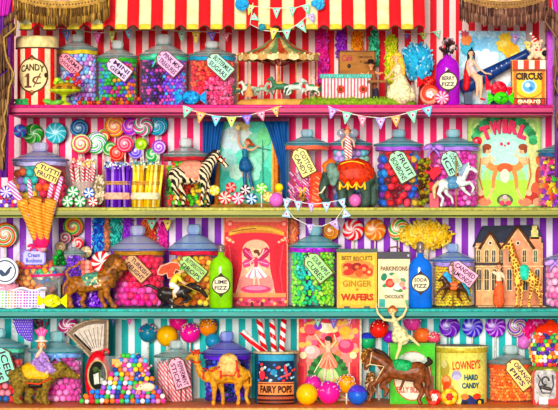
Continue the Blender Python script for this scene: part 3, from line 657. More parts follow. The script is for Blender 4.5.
fill(l, Rj, 1, H - 4, 'ball', 1.9, ['3a1a5a', '8a4ae0', '5a7af0', 'e05ab0', '241438', 'b48af4', '6a1a6a', '4ac0f0'], 'purple_gem', 'tiny dark purple and violet blue sweets in the jar with the aqua bow', None,
     pf=lambda x, z: random.choice([0, 0, 4, 6, 3, 1]) if x < 0 else random.choice([1, 2, 5, 3, 7, 1]))
_, l, Rj, H = jar('glass jar of red and hot pink jelly sweets with blue ribbon and mint tag', 1, 188, 236, 56, 41, 'clear', '2fa0c0', (220, 66, 29, 17, 42, 'bdf0d4', ['BUTTERMILK', 'SUGARS']), y=45)
fill(l, Rj, 1, H - 3, 'gummy', 2.8, ['f0304a', 'f5508a', 'ff86b8', 'd81a3a', 'f87048'], 'jelly_sweet', 'red to pink jelly sweet in the blue ribboned jar beside the carousel', 'jelly sweets in the blue ribboned jar', indiv=True,
     pf=lambda x, z: random.choice([0, 3, 4, 0]) if z > 28 + x * .4 else (random.choice([1, 2, 2, 1]) if x > -8 else random.choice([0, 1, 3])))
# compote dish with golden cake
t = thing('cake_stand', 'small yellow-green dish on a foot holding a golden scalloped cake', 'cake stand', on(1, 64, 0))
MB().lathe([(.1, .1), (9, .2), (8, 1.5), (2.6, 4), (2.2, 9), (5, 11), (14, 13), (18, 15), (17.6, 16), (13, 14.6), (.1, 13.5)], seg=28).build('dish', M('b9c832', .25, 0, .35), t, (0, 0, 0))
t = thing('scalloped_cake', 'golden brown scalloped cake lying in the yellow-green dish', 'cake', (on(1, 65, 0)[0], 0, TOPZ[1] + 15))
b = MB()
for i in range(16):
    a = 2 * PI * i / 16; b.ell((12 * math.cos(a), 12 * .8 * math.sin(a), 2), (4, 3.4, 2.6), m=i % 2)
b.ell((0, 0, 3), (13, 11, 5.5), m=0); b.build('sponge', [M('b8892a', .6, 0, .4), M('7a5218', .6)], t, (0, 0, 0))
b = MB()
for i in range(9): b.ell((-9 + 1.8 * i + random.uniform(-1, 1), -3 + random.uniform(-3, 2), 8 + 3 * math.sin(i)), (2.4, 2, 2.6), rnd3(), i % 3)
b.build('green_icing', [M('9fd23a', .4), M('d8e84a', .4), M('5fae3a', .4)], t, (0, 0, 0))
spots = [];
for px, py in ((67.5, 78.5), (71.5, 75), (77.5, 74.5), (79, 82), (82.5, 85), (74, 79), (76, 84)): q = at(px, py, -9); spots.append((q[0], -9 + 0, q[2]))
scatter_ball('berry_sweet', 'shiny red or purple berry sweet heaped over the scalloped cake', 'berry sweets over the scalloped cake', spots, ['b8283a', '7a2a8a', 'd0442a'], 2.3)
spots = []
for i in range(26):
    px = 80 + i * 2.35 + random.uniform(-.6, .6); row = (i % 3 == 1); spots.append((on(1, px, -10)[0], -10 + (i % 2) * 3, TOPZ[1] + 2.4 + (3.8 if row else 0)))
scatter_ball('berry_sweet', 'small shiny ball sweet strewn along the edge of the pink shelf', 'ball sweets along the pink shelf', spots, ['c8442a', '8a2a2a', '4a8a2a', 'c8702a', '8a2a6a'], 2.4)
b = MB(); 
for a in (-.35, .25): b.ell((0, 0, 3), (9, 2.4, 2.6), (0, a, 0), m=0)
tag(b.build('candy_leaf', M('2fa05a', .3, 0, .4), None, on(1, 22, -12)), 'green sugar leaf at the foot of the candy tin near the curtain', 'candy')
b = MB(); b.ell((-3, 0, 3), (7, 2.4, 2.8), (0, .3, 0)); b.ell((5, 0, 2.6), (6, 2.4, 2.4), (0, -.2, 0)); tag(b.build('candy_leaf', M('72b84a', .3, 0, .4), None, on(1, 52, -14)), 'pale green sugar leaf between the candy tin and the cake dish', 'candy')
wrapped('blue foil wrapped candy lying before the jar of pink jelly sweets', 191, 98, 31, 17, ['2a9ad0', '55c4ec', '1a6aa8'], 1, y=-8)
# carousel
t = thing('carousel', 'toy merry-go-round with striped tent canopy, white and green horses and a sandy ground', 'carousel', on(1, 278, 30))
Hy = lambda py: hh(1, py, 30)
sx = 41
b = MB(); n = 24
for i in range(n):
    a0 = 2 * PI * i / n; a1 = 2 * PI * (i + 1) / n; m_ = i % 3
    zt, ze = Hy(36), Hy(55)
    for (r0, z0, r1, z1) in ((3, zt, sx * .5, Hy(48)), (sx * .5, Hy(48), sx, ze)):
        V = [(r * math.cos(a), r * .72 * math.sin(a), z) for (r, z, a) in ((r0, z0, a0), (r1, z1, a0), (r1, z1, a1), (r0, z0, a1))]; b.add(V, [(0, 1, 2, 3)], m_, True)
    V = [(r * math.cos(a), r * .72 * math.sin(a), z) for (r, z, a) in ((sx, ze, a0), (sx + .5, ze - 5, a0), (sx + .4, ze - 6.6, (a0 + a1) / 2), (sx + .5, ze - 5, a1), (sx, ze, a1))]; b.add(V, [(0, 1, 2, 3, 4)], (i % 2) + 3, False)
b.build('canopy', [M('cf5a3a', .6), M('d8cf8a', .6), M('7fae7a', .6), M('c8a066', .5), M('e3d2a0', .5)], t, (0, 0, 0))
b = MB()
for i in range(36): a = 2 * PI * i / 36; b.ell(((sx + .8) * math.cos(a), (sx + .8) * .72 * math.sin(a), Hy(55) + .5), 1.5, m=i % 2, seg=6, rings=4)
b.build('canopy_beads', [M('c88a4a', .4), M('ecd9a2', .4)], t, (0, 0, 0))
MB().lathe([(4, Hy(40)), (4.6, Hy(38)), (2, Hy(35)), (1, Hy(31)), (.05, Hy(30))], seg=12).build('finial', M('4fae8a', .4), t, (0, 0, 0))
MB().lathe([(5, 6), (5, 12), (3.6, 14), (3.4, Hy(62)), (5.5, Hy(56))], seg=14).build('centre_pole', P('ang', (('c8283a', 1), ('f0c0b0', .6)), n=5), t, (0, 0, 0))
b = MB()
for i in range(10):
    a = 2 * PI * i / 10 + .2; b.tube([(3 * math.cos(a), 2 * math.sin(a), Hy(66)), (sx * .9 * math.cos(a), sx * .62 * math.sin(a), Hy(57))], .7, 0, 5)
    b.tube([(sx * .9 * math.cos(a), sx * .62 * math.sin(a), Hy(57)), (sx * .45 * math.cos(a), sx * .3 * math.sin(a), Hy(61)), (3 * math.cos(a), 2 * math.sin(a), Hy(58))], .5, 1, 5)
b.build('canopy_struts', [M('7a2a24', .5), M('4a2a1c', .5)], t, (0, 0, 0))
MB().lathe([(.1, .1), (sx + 1, .1), (sx + 1, 3), (sx - 2, 6), (sx - 6, 7), (.1, 7)], seg=36, sy=.68).build('platform', M('d9a95a', .8, 0, .35, 40), t, (0, 0, 0))
MB().lathe([(.1, .1), (sx + 3, .1), (sx + 2.4, 1.6), (sx + 1, 2.4), (.1, 2.4)], seg=36, sy=.62).build('grass_mound', M('8a9a2a', .95, 0, .5, 120), t, (0, 0, 0))
def pony(x, y, z, s=1.0, face=1, cols=0):
    ch = lambda *p: [(x + face * q[0] * s, y + q[1] * s, z + q[2] * s, q[3] * s) for q in p]
    return [ch((-5, 0, 8, 2.6), (3, 0, 8.4, 2.8)), ch((3, 0, 9, 2.3), (6, 0, 14, 1.5), (6.4, 0, 14.5, 1.5)), ch((6, 0, 14.8, 1.5), (9.5, 0, 13, .9)),
            ch((3, -1.6, 7, 1.3), (6.5, -1.8, 5, .9), (5, -1.8, 1.6, .8)), ch((3, 1.6, 7, 1.3), (7.5, 1.8, 6.4, .9), (9, 1.8, 3, .8)),
            ch((-5, -1.6, 7, 1.5), (-8, -1.8, 4.4, .9), (-8.5, -1.8, .8, .8)), ch((-5, 1.6, 7, 1.5), (-5, 1.8, 3, .9), (-7.5, 1.8, .8, .8)), ch((-7, 0, 9, 1.1), (-10, 0, 8, 1.0), (-11, 0, 3, .6))]
for i, (px, py, s, fc, c, c2) in enumerate(((248, 92, 1.0, -1, 'dfe5d4', '2f8a5a'), (262, 91, .9, 1, '9fb8a0', 'd8603a'), (279, 93, 1.25, -1, '3f7a5a', 'd8a44a'), (296, 92, 1.1, 1, 'cfe0d2', '2a6a4a'), (311, 91, 1.0, -1, 'e8ecd8', '3a9a6a'), (317, 92, .8, 1, '2f5a44', 'd8a04a'), (238, 92, .7, -1, '35604a', 'e0c080'))):
    fx = (px - 279) * 1.01 + 1; y = -18 + (i % 3) * 7 if abs(fx) < 30 else -3
    o = blob('carousel_horse', pony(fx, y, 10, s, fc), M(c, .4, 0, .4, 150), t, .7, 2)
    b = MB(); b.cap((fx - 1.8 * s, y, 10 + 10.6 * s), (fx + 1.8 * s, y, 10 + 10.6 * s), 1.8 * s, 1.8 * s); b.build('saddle', M(c2, .4), o, (0, 0, 0))
    b = MB(); b.tube([(fx, y, 7), (fx, y, Hy(58))], .55); b.build('brass_pole', M('c89a4a', .3, .4), o, (0, 0, 0))
b = MB(); b.lathe([(4.5, 0), (3.6, 5), (2, 9), (1.5, 10), (2, 11), (.2, 13)], (-(279 - 249) + 1, -24, 9), 12); b.build('carousel_bell_figure', M('e8a468', .5), t, (0, 0, 0))
# flossy plumes behind
boa('magenta feathery plume hanging behind the end of the striped counter', 322, 30, 84, 13, ['e0208a', 'f04ab0', 'b8208a', 'd85ac8'], 1)
boa('purple feathery plume hanging behind the wooden sign', 341, 30, 58, 11, ['9a2ac8', 'c45ae0', '7a1a9a'], 1)
boa('orange feathery plume hanging above the wooden sign', 357, 31, 56, 12, ['f08a1a', 'ffb03a', 'd86a1a'], 1)
boa('sea green feathery plume hanging between the orange and yellow ones', 374, 31, 66, 10, ['2ab88a', '7adfb8', '1a8a6a'], 1)
boa('lime yellow feathery plume hanging behind the blonde woman', 391, 36, 84, 12, ['c8d81a', 'e8e84a', '9ab81a', 'f0d85a'], 1)
fluff('large cloud of pale blue candy floss behind the purple bottle', 417, 63, 18, 21, ['3fb4d8', '7fd4ee', '2a8ab8', 'b8e8f4'], 72)
pennants('little flags behind the candy floss cloud', [(400, 32), (407, 34), (425, 34), (438, 31)], [(407, 34, 6, 6, '7f6fd0', 0), (424, 33, 8, 7, 'c4de6a', 0), (438, 31, 8, 8, '8fd6b4', -15)], 92)
# wooden sign and counter with grass
t = thing('grass_bank', 'strip of moss green grass under the striped counter and the bench', 'grass bank', on(1, 358, 4))
MB().lathe([(.1, .1), (59, .1), (58, 3), (54, 6.2), (45, 7), (.1, 7)], seg=40, sy=.42).build('turf', M('7f9a28', .95, 0, .5, 150), t, (0, 0, 0))
b = MB()
for i in range(260):
    a = random.uniform(0, 2 * PI); q = math.sqrt(random.random()) * 54; b.cap((q * math.cos(a), q * .42 * math.sin(a), 5.5), (q * math.cos(a) + random.uniform(-.8, .8), q * .42 * math.sin(a), 8.6), .55, .2, random.randrange(2), 5)
o = b.build('grass_blades', [M('a5b83a', .9), M('5f7f20', .9)], t, (0, 0, 0)); o['kind'] = 'stuff'
t = thing('wooden_sign', 'brown wooden cafe sign board with faint lettering above the striped counter', 'sign', on(1, 357, 30)); z0 = 6
MB().box(-18.5, 18.5, 0, 2, hh(1, 76, 30), hh(1, 50.5, 30)).build('board', M('a8743a', .7, 0, .35, 40, (.3, 1, 1)), t, (0, 0, 0))
b = MB(); zb, zt = hh(1, 76, 30), hh(1, 50.5, 30)
for q in ((-19, 19, zt - 1.5, zt), (-19, 19, zb, zb + 1.5), (-19, -17.5, zb, zt), (17.5, 19, zb, zt)): b.box(q[0], q[1], -.8, 0, q[2], q[3])
b.build('frame', M('6a4020', .6), t, (0, 0, 0)); b = MB(); b.box(-14, -11, .3, 1.8, 6, zb); b.box(11, 14, .3, 1.8, 6, zb); b.build('post', M('6a4020', .6), t, (0, 0, 0))
text(t, 'Café', -10, hh(1, 58, 30), -.3, 11, 6, M('a82a4a', .6, 0, 0)); text(t, 'LEMONADE', 8, hh(1, 57, 30), -.3, 15, 2.4, M('4a2a1a', .6, 0, 0)); text(t, '& CAKES', 9, hh(1, 61.5, 30), -.3, 12, 2.2, M('4a2a1a', .6, 0, 0))
MB().ell((-8, -.4, hh(1, 66, 30)), (1.8, .5, 2.2)).build('painted_cup', M('2a1a14'), t, (0, 0, 0))
t = thing('striped_counter', 'pink and white striped picnic counter with teal top and two rosettes', 'counter', on(1, 347, 0))
MB().box(-25.5, 24, -5, 14, 6.2, 31 - 4).build('body', P('lin', (('d9607a', 1), ('f8dfd8', 1.1)), 3.3, rough=.6), t, (0, 0, 0))
b = MB().box(-27, 24.5, -7, 15, 27, 31.2); b.build('counter_top', M('1f9a8c', .4), t, (0, 0, 0))
b = MB()
for i in range(20): b.ell((-25.5 + i * 2.6, -7.1, 29.2), (.9, .4, .9), seg=6, rings=4)
b.build('top_studs', M('8fe0cc', .4), t, (0, 0, 0))
for q in (-6.5, 16):
    b = MB()
    for i in range(10): a = 2 * PI * i / 10; b.ell((q + 2.8 * math.cos(a), -5.6, 16 + 2.8 * math.sin(a)), (1.5, .7, 1.5), m=0, seg=8, rings=5)
    b.ell((q, -6.2, 16), (1.8, .8, 1.8), m=1); b.build('rosette', [M('c8503a', .5), M('7a3a1a', .5)], t, (0, 0, 0))
# man in a hat leaning on the counter
F = Fig('person', 'small figure in a dark brimmed hat leaning on the end of the teal counter', 'person', 1, 374, 9)
sk = skin('e0a070')
F.blob('body', sk, [[(374, 100, 2.0), (373, 88, 2.6), (373, 78, 3.2), (372, 72, 2.6)], [(377, 100, 2.0), (376, 88, 2.6)], [(372, 72, 2.6), (371, 68.5, 1.4), (371, 65.5, 2.5)], [(370, 72, 1.4), (366, 75.5, 1.1), (362, 73.5, .9)], [(375, 72, 1.4), (380, 74, 1.1), (381, 72.5, .9)]], .5)
F.blob('coat', M('9a5a34', .7), [[(374, 88, 3.4), (373, 78, 4.0), (372, 72.5, 3.4)]], .6); F.blob('trousers', M('3a3448', .8), [[(374, 99, 2.4), (373.5, 89, 3.2)], [(377, 99, 2.4), (375.5, 89, 3.2)]], .6)
c = F.p((371, 63.5, 1)); MB().lathe([(.1, .4), (7, 0), (7.2, .7), (3.2, 1.2), (2.8, 4), (.1, 4.6)], c[:3], 18).build('hat', M('2a1a1c', .7), F.t, (0, 0, 0))
F.face((371, 65.5), 2.5, 0, sk); F.hand((362, 73.5), (-1, .2), sk, .8); F.hand((381, 72.5), (1, .3), sk, .8)
# bench and blonde woman
t = thing('bench', 'little dark wooden bench on the grass beside the blonde woman', 'bench', (on(1, 379, -8)[0], -8, TOPZ[1] + 6.5))
MB().box(-12, 9, -4, 4, 16, 18.5).build('seat', M('8a5a2a', .6, 0, .4), t, (0, 0, 0))
for q in (-9, 6): MB().box(q, q + 2.2, -3, 3, .2, 16).build('leg', M('5a3a1c', .6), t, (0, 0, 0))
F = Fig('person', 'long haired blonde woman in a cream floral dress sitting at the end of the bench', 'person', 1, 398, -8); sk = skin()
F.blob('body', sk, [[(399, 80, 4), (398, 72, 3.6), (397.5, 66, 3.4)], [(397.5, 66, 2.4), (396, 62, 1.3), (395.5, 57.8, 3.4)], [(399, 80, -2, 3), (395, 86, -4, 2.4), (396, 97, -4, 1.5), (394, 99.5, -6, 1.3)], [(399, 80, 2, 3), (401, 88, 0, 2.2), (402, 97, 0, 1.5), (400, 99.5, -2, 1.3)], [(395, 67, -2, 1.5), (391, 73, -3, 1.2), (387, 78, -4, 1.0)], [(400, 67, -1, 1.5), (399, 75, -4, 1.2), (393, 79, -5, 1.0)]], .55)
F.blob('dress', M('e6dcb0', .7, 0, .55, 130), [[(397.5, 67, 3.9), (398.5, 76, 4.4), (400, 82, -2, 7.5), (402, 90, -2, 9.5), (402, 95.5, -2, 9.6)], [(399, 82, 5), (408, 92, 6.5), (410, 96, 6)], [(394, 88, -4, 5), (391, 95, -4, 5)]], .8)
F.blob('hair', M('e8b84a', .6, 0, .45, 160), [[(396.5, 55.5, 2, 3.4), (400, 58, 2.5, 3.2), (402, 66, 3, 3.4), (402.6, 74, 3, 3.0), (403, 80, 2, 1.8)], [(393, 56, 1.5, 2.2), (391.5, 62, 1.5, 2.0), (391, 68, 1.5, 1.4)], [(396, 54.6, -1, 2.4), (399, 55, -1, 2.6)]], .6)
F.face((395.5, 57.8), 3.4, -.5, sk); F.hand((387, 78), (-1, .4), sk); F.hand((393, 79), (-1, .3), sk)
# candies near purple bottle
wrapped('red foil wrapped candy behind the orange and pink rock sweets', 429, 82, 24, 14, ['d8202a', 'f04a3a', 'a01020'], 1, y=14)
mint('round orange red rock sweet with a white flower, leaning by the purple bottle', 430, 98, 10.5, 'f04a30', 'f8a890', 1, y=-6, n=1, kk=.12, name='rock_sweet')
mint('round pink and white segmented rock sweet at the foot of the purple bottle', 442, 99.5, 7.2, 'f04a80', 'fbd0dc', 1, y=-14, n=9, kk=.02, name='rock_sweet')
b = MB()
for i in range(5): a = 2 * PI * i / 5; b.ell((2.3 * math.cos(a), -2.4, 2.3 * math.sin(a)), (1.5, .5, 1.5))
link('printed_flower', b.mesh('printed_flower', [M('ffffff', .4, 0, 0)]), bpy.data.objects['rock_sweet'], (0, 0, 0))
def bottle(label, k, x0, x1, ytop, yneck, yend, col, badge, lines, y=0, dark=None, stopper=None, lo=None):
    cx = (x0 + x1) / 2; r = (x1 - x0) / 2; t = thing('bottle', label, 'bottle', on(k, cx, y)); H = hh(k, ytop, y); N = hh(k, yneck, y); E = hh(k, yend, y)
    pr = [(.1, .1), (r - 1, .1), (r, 1.5), (r, H - r * .9), (r * .93, H - r * .55), (r * .7, H - r * .2), (r * .3, H + 1), (r * .22, N)]
    mt = M(col, .12, 0, .22, 40) if not lo else P('lin', ((lo, 1.2), (col, 8)), 8.2 * 8, (0, 0, 1), 0, rough=.12)
    MB().lathe(pr, seg=30, sy=.6).build('glass_body', mt, t, (0, 0, 0))
    pt = Paint(cx, k, y - r * .6, -r * .6 - .05)
    cy = badge; w_ = r * .72
    pt.ell(cx, cy, w_ + 1.1, 9.6, '3a2418').poly([(cx - 3, cy - 9), (cx, cy - 12.5), (cx + 3, cy - 9)], '3a2418').poly([(cx - 3, cy + 9), (cx, cy + 12.5), (cx + 3, cy + 9)], '3a2418').ell(cx, cy, w_, 8.2, 'f2e6c4').ell(cx, cy, w_ - 1, 7.2, 'e6d4a4').ell(cx, cy, w_ - 1.4, 6.8, 'f2e6c4')
    pt.build('paper_label', t)
    for i, s in enumerate(lines): text(t, s, 0, hh(k, cy - 3 + i * 6, y - r), -r * .6 - 1.0, w_ * 1.5, 3.8, M('33203a', .6, 0, 0))
    if stopper == 'beads':
        b = MB(); 
        for i in range(70): q = random.random(); a = random.uniform(0, 2 * PI); rr_ = (3 + 6 * math.sin(q * PI)) * random.uniform(.4, 1); b.ell((rr_ * math.cos(a), rr_ * .6 * math.sin(a), N - 3 + q * (E - N + 3)), 1.5, m=random.randrange(4), seg=6, rings=5)
        b.tube([(0, 0, H), (0, 0, E - 2)], 2.2, 0); b.build('bead_cluster_stopper', [M('2a1a1e', .3), M('7a4a5a', .3), M('b09aa0', .3), M('4a2a2a', .3)], t, (0, 0, 0))
    else:
        b = MB(); b.lathe([(r * .26, N - 1), (r * .32, N + 1), (r * .2, N + 2.5), (r * .34, N + (E - N) * .6), (r * .3, N + (E - N) * .8), (.1, E)], seg=14, m=0); b.tube([(-3, 0, N - 1), (-4, 0, N + 4), (0, 0, N + 7), (4, 0, N + 4), (3, 0, N - 1)], .5, 1, 5)
        b.build('swing_stopper', [M('8a7a78', .3, .3), M('5a4a44', .3, .5)], t, (0, 0, 0))
    MB().ell((-r * .6, -r * .5, H * .5), (.9, .5, H * .36)).build('glass_ridge', M(stopper and 'e06af0' or 'ffffff', .1, 0, 0), t, (0, 0, 0)) if False else None
    return t
bottle('purple glass bottle with oval paper label and a dark beaded stopper', 1, 436, 459.5, 58, 52, 38, 'a41fb4', 81, ['BERRY', 'FIZZ'], stopper='beads')
# cannon poster
t, pt, H, cx = picture('cannon_poster', 'tall sky blue poster with yellow and white clouds behind the navy cannon', 'poster', 1, 459, 526, 31, 105, 62, 'bfe4f2', None)
for i, (x, y_, a, b_, c) in enumerate(((475, 48, 18, 12, '8fcbea'), (500, 45, 16, 10, '9fd4ee'), (468, 70, 12, 14, 'd8eef6'), (485, 62, 16, 14, 'eef8fb'), (500, 74, 18, 12, 'fdfdfb'), (478, 90, 18, 12, 'f6fbfc'), (463, 46, 8, 10, '4fb0c8'),
                         (505, 38, 8, 5, 'f2cf4a'), (505, 46, 10, 8, 'f6c832'), (512, 52, 9, 9, 'f0b42a'), (503, 44, 5, 4, 'fae27a'), (516, 60, 8, 8, 'f8dc70'), (466, 40, 7, 6, 'e88a4a'), (462, 34, 5, 3, 'b84a5a'), (520, 74, 7, 8, 'f8e6a8'), (498, 98, 10, 6, 'eaf6d8'), (462, 98, 5, 7, 'bcd8e8'))):
    x = min(max(x, 459 + a), 525.5 - a); pt.ell(x, y_, a * .7, b_ * .7, c)
    for q in range(7): g = q * .9 + i; pt.ell(min(max(x + a * .5 * math.cos(g), 459 + a * .5), 525.5 - a * .5), y_ + b_ * .55 * math.sin(g), a * random.uniform(.3, .5), b_ * random.uniform(.3, .45), c, g)
pt.build('printed_sky', t)
pennants('lilac and yellow flags by the yellow cloud of the cannon poster', [(509, 33), (516, 34), (526, 41), (532, 43)], [(516, 34, 10, 10, 'b9a0e0', 10), (528, 42, 8, 9, 'e8d24e', 0)], 40)
t = thing('toy_cannon', 'long navy blue toy cannon pointing up towards the clown bear', 'cannon', on(1, 494, 29))
P0 = np.array((462 - 494, 0, hh(1, 88, 29))); P1 = np.array((528 - 494, 0, hh(1, 53, 29))); u = (P1 - P0) / np.linalg.norm(P1 - P0)
b = MB(); b.tube([P0 - u * 2, P0, P0 + u * 2, P0 + u * 12, P0 + u * 40, P1 - u * 3, P1, P1 + u], [5.5, 7.6, 8.2, 7.6, 6, 4.4, 4.8, 3.9], 0, 20); b.build('barrel', M('1d3f78', .3, 0, .35, 50), t, (0, 0, 0))
b = MB()
for q in (3, 14, 42, 68): c = P0 + u * q; b.tube([c - u * .8, c + u * .8], 8.2 - q * .055, 0, 20)
b.build('barrel_bands', M('0e1c38', .3), t, (0, 0, 0))
b = MB()
for q in range(7): c = P0 + u * (22 + q * 5.6) + np.array((0, -6.6 + q * .25, 1.4)); b.ell(c, .8, seg=6, rings=4)
b.build('stars', M('d8e4f4', .4), t, (0, 0, 0))
b = MB(); b.box(-30, -22, -5, 5, .1, hh(1, 92, 29)); b.box(-34, 4, -5, 5, .1, 2.4); b.prism([(-4, .1), (4, .1), (1.5, hh(1, 80, 29)), (-1.5, hh(1, 80, 29))], -2, 2); b.build('carriage', M('243a5a', .4), t, (0, 0, 0))
F = Fig('person', 'dark haired woman in a pale costume and red cape sitting astride the cannon', 'person', 1, 472, 18); sk = skin('f2c8a4')
F.blob('body', sk, [[(474, 75, 3.0), (471, 68, 2.4), (470.5, 61, 2.8)], [(470.5, 61, 2), (470.8, 57.5, 1.1), (471, 53.5, 2.9)], [(474, 75, -1, 2.8), (480, 78, -6, 2.4), (481, 88, -6, 1.7), (480, 97, -6, 1.2), (482, 99.5, -7, 1.0)], [(474, 75, -2, 2.8), (477, 82, -7, 2.3), (477, 90, -7, 1.6), (476.5, 96, -7, 1.1)], [(468, 61.5, 1.3), (467, 68, 1.1), (469, 74, .9)], [(473.5, 61.5, -2, 1.3), (478, 68, -5, 1.1), (485, 73.5, -6, .9), (489, 74, -6, .8)]], .5)
F.blob('costume', M('f0d0c8', .5), [[(474.5, 75.5, 3.8), (471.2, 68, 2.9), (470.5, 62.5, 3.1)]], .6)
F.blob('hair', M('1c1212', .5, 0, .3), [[(471, 51.6, 1, 2.7), (469.6, 54, 1.5, 2.6), (469, 60, 2, 1.9), (468.5, 65, 2, 1.1)], [(471.5, 50.6, 0, 1.6), (471.8, 47.2, 0, .7)], [(474, 53, .6, 1.2), (474.4, 59, 1, .8)]], .5)
F.blob('cape', M('c01a2a', .6, 0, .35), [[(468, 62, 3, 2.2), (467, 72, 3, 3.2), (467, 82, 2, 4.0), (466, 88, 2, 3.4)]], .7)
F.face((471, 53.5), 2.9, .35, sk); F.hand((489, 74), (1, .1), sk, .9); F.hand((469, 74), (.4, 1), sk, .9)
b = MB(); q = F.p((482, 100, 1)); b.cap((q[0] - 1, -7, q[2] + 1), (q[0] + 2, -8, q[2]), 1.3, .9); b.build('red_shoe', M('c02a2a', .3), F.t, (0, 0, 0))
wrapped('large red foil wrapped candy lying below the cannon muzzle', 499, 87, 27, 18, ['e01f3c', 'f45a68', 'b0102c'], 1, y=0, ang=6, floor_=False)
bpy.data.objects[[o.name for o in C.objects if o.get('label', '').startswith('large red foil')][0]].location.z = ZC + (TOPZ[1] + 17) * S
wrapped('bright green foil wrapped candy under the large red one', 501, 98, 26, 15, ['4ac81a', '8ae83a', '2a9a1a'], 1, y=-4)
# circus tin
t = thing('circus_tin', 'square yellow tin lettered CIRCUS PEANUTS with red tent top border', 'tin', on(1, 529, 0))
w2 = 16.7; Hc = hh(1, 60, 0)
MB().box(-w2, w2, 0, 20, .1, Hc).build('tin_body', M('e8b42a', .35, 0, .25), t, (0, 0, 0))
pt = Paint(529, 1, 0, -.02)
for i in range(6): x = 512.6 + i * 5.45; pt.rect(x, 60.3, x + 5.45, 69, ('e04a2a', 'f6ecd4')[i % 2])
pt.rect(512.6, 69, 545.3, 71.5, '8a4a1a').ell(529, 86, 15.5, 12.5, 'd88a1e').ell(529, 86, 14.2, 11.2, 'f5cc3e').ell(529, 86.5, 7.6, 7, 'c8e4f0').ell(529, 86.5, 6.2, 5.6, '6fb4d8').ell(527.5, 85, 2.6, 2.2, 'e8f6fb').ell(531, 88.5, 2, 1.6, '3a80b8')
pt.rect(512.6, 98, 545.3, 105.2, '3a1c14')
for i in range(7): pt.rect(513.6 + i * 4.6, 99, 516.8 + i * 4.6, 104.4, ('c8301e', 'd8b070')[i % 2])
for x in (515, 543): pt.rect(x - 1.6, 71.5, x + 1.6, 98, 'c87a1e')
pt.build('printed_panel', t)
text(t, 'CIRCUS', 0, hh(1, 76.3, 0), -2.4, 27, 7.4, M('3c2410', .6, 0, 0), off=.05); text(t, 'PEANUTS', 0, hh(1, 101.6, 0), -2.6, 23, 3.2, M('fbeecb', .6, 0, 0), off=.05)
# clown bear
F = Fig('toy_bear', 'cream clown bear in a red ruff and pointed hat sitting on the circus tin', 'toy bear', 1, 535, 10)
F.t.location.z = ZC + (TOPZ[1] + Hc) * S
F.p_ = F.p
def pq(q, F=F): r = F.p_(q); return (r[0], r[1], r[2] - Hc, r[3])
F.p = lambda q, F=F: ((q[0] - 535), (q[2] if len(q) > 3 else 0), (60 - q[1]), (q[3] if len(q) > 3 else q[2]))
F.blob('body', M('f0dcb8', .9, 0, .25, 150), [[(536, 54, 4.6), (537, 50, 4.0)], [(537, 45, 5.4)], [(533, 47, -3, 2.0)], [(533, 54, -3, 2.4), (529, 57.6, -5, 2.3)], [(540, 54, -3, 2.4), (543, 57.6, -5, 2.3)], [(533, 51, -2, 1.8), (529, 49, -4, 1.8)], [(541, 51, -2, 1.8), (545, 49, -4, 1.8)], [(541.5, 40.5, 2.2)], [(532.6, 41, 2)]], .6)
F.eyes([(535, 44.4, -4.8, .7), (539, 44.4, -4.8, .7), (536.6, 47.2, -6.4, 1.2)])
b = MB(); 
for i in range(14): a = 2 * PI * i / 14; b.ell((2 + 5.2 * math.cos(a), 4.4 * math.sin(a), 10.4), (1.8, 1.8, 1.1), m=i % 2)
b.build('ruff', [M('e0342a', .7), M('f8efe4', .7)], F.t, (0, 0, 0))
MB().lathe([(3.4, 0), (.2, 9)], (0, 0, 0), 14).build('pointed_hat', P('lin', (('d8242a', 1), ('fff2dc', .7)), 3, (0, 0, 1)), F.t, (0.6, 0, 19), (0, R(-28), 0))
MB().ell((0, 0, 0), 1.6).build('hat_pompom', M('f8efe4', .9), F.t, (-4.2, 0, 27))
b = MB(); b.tube([(9, -6, 3), (10, -7, 9), (6, -8, 12)], .8); b.ell((6, -8, 4), 3.0, m=0); b.build('black_buttons', M('1a1212', .4), F.t, (3, 0, 3))
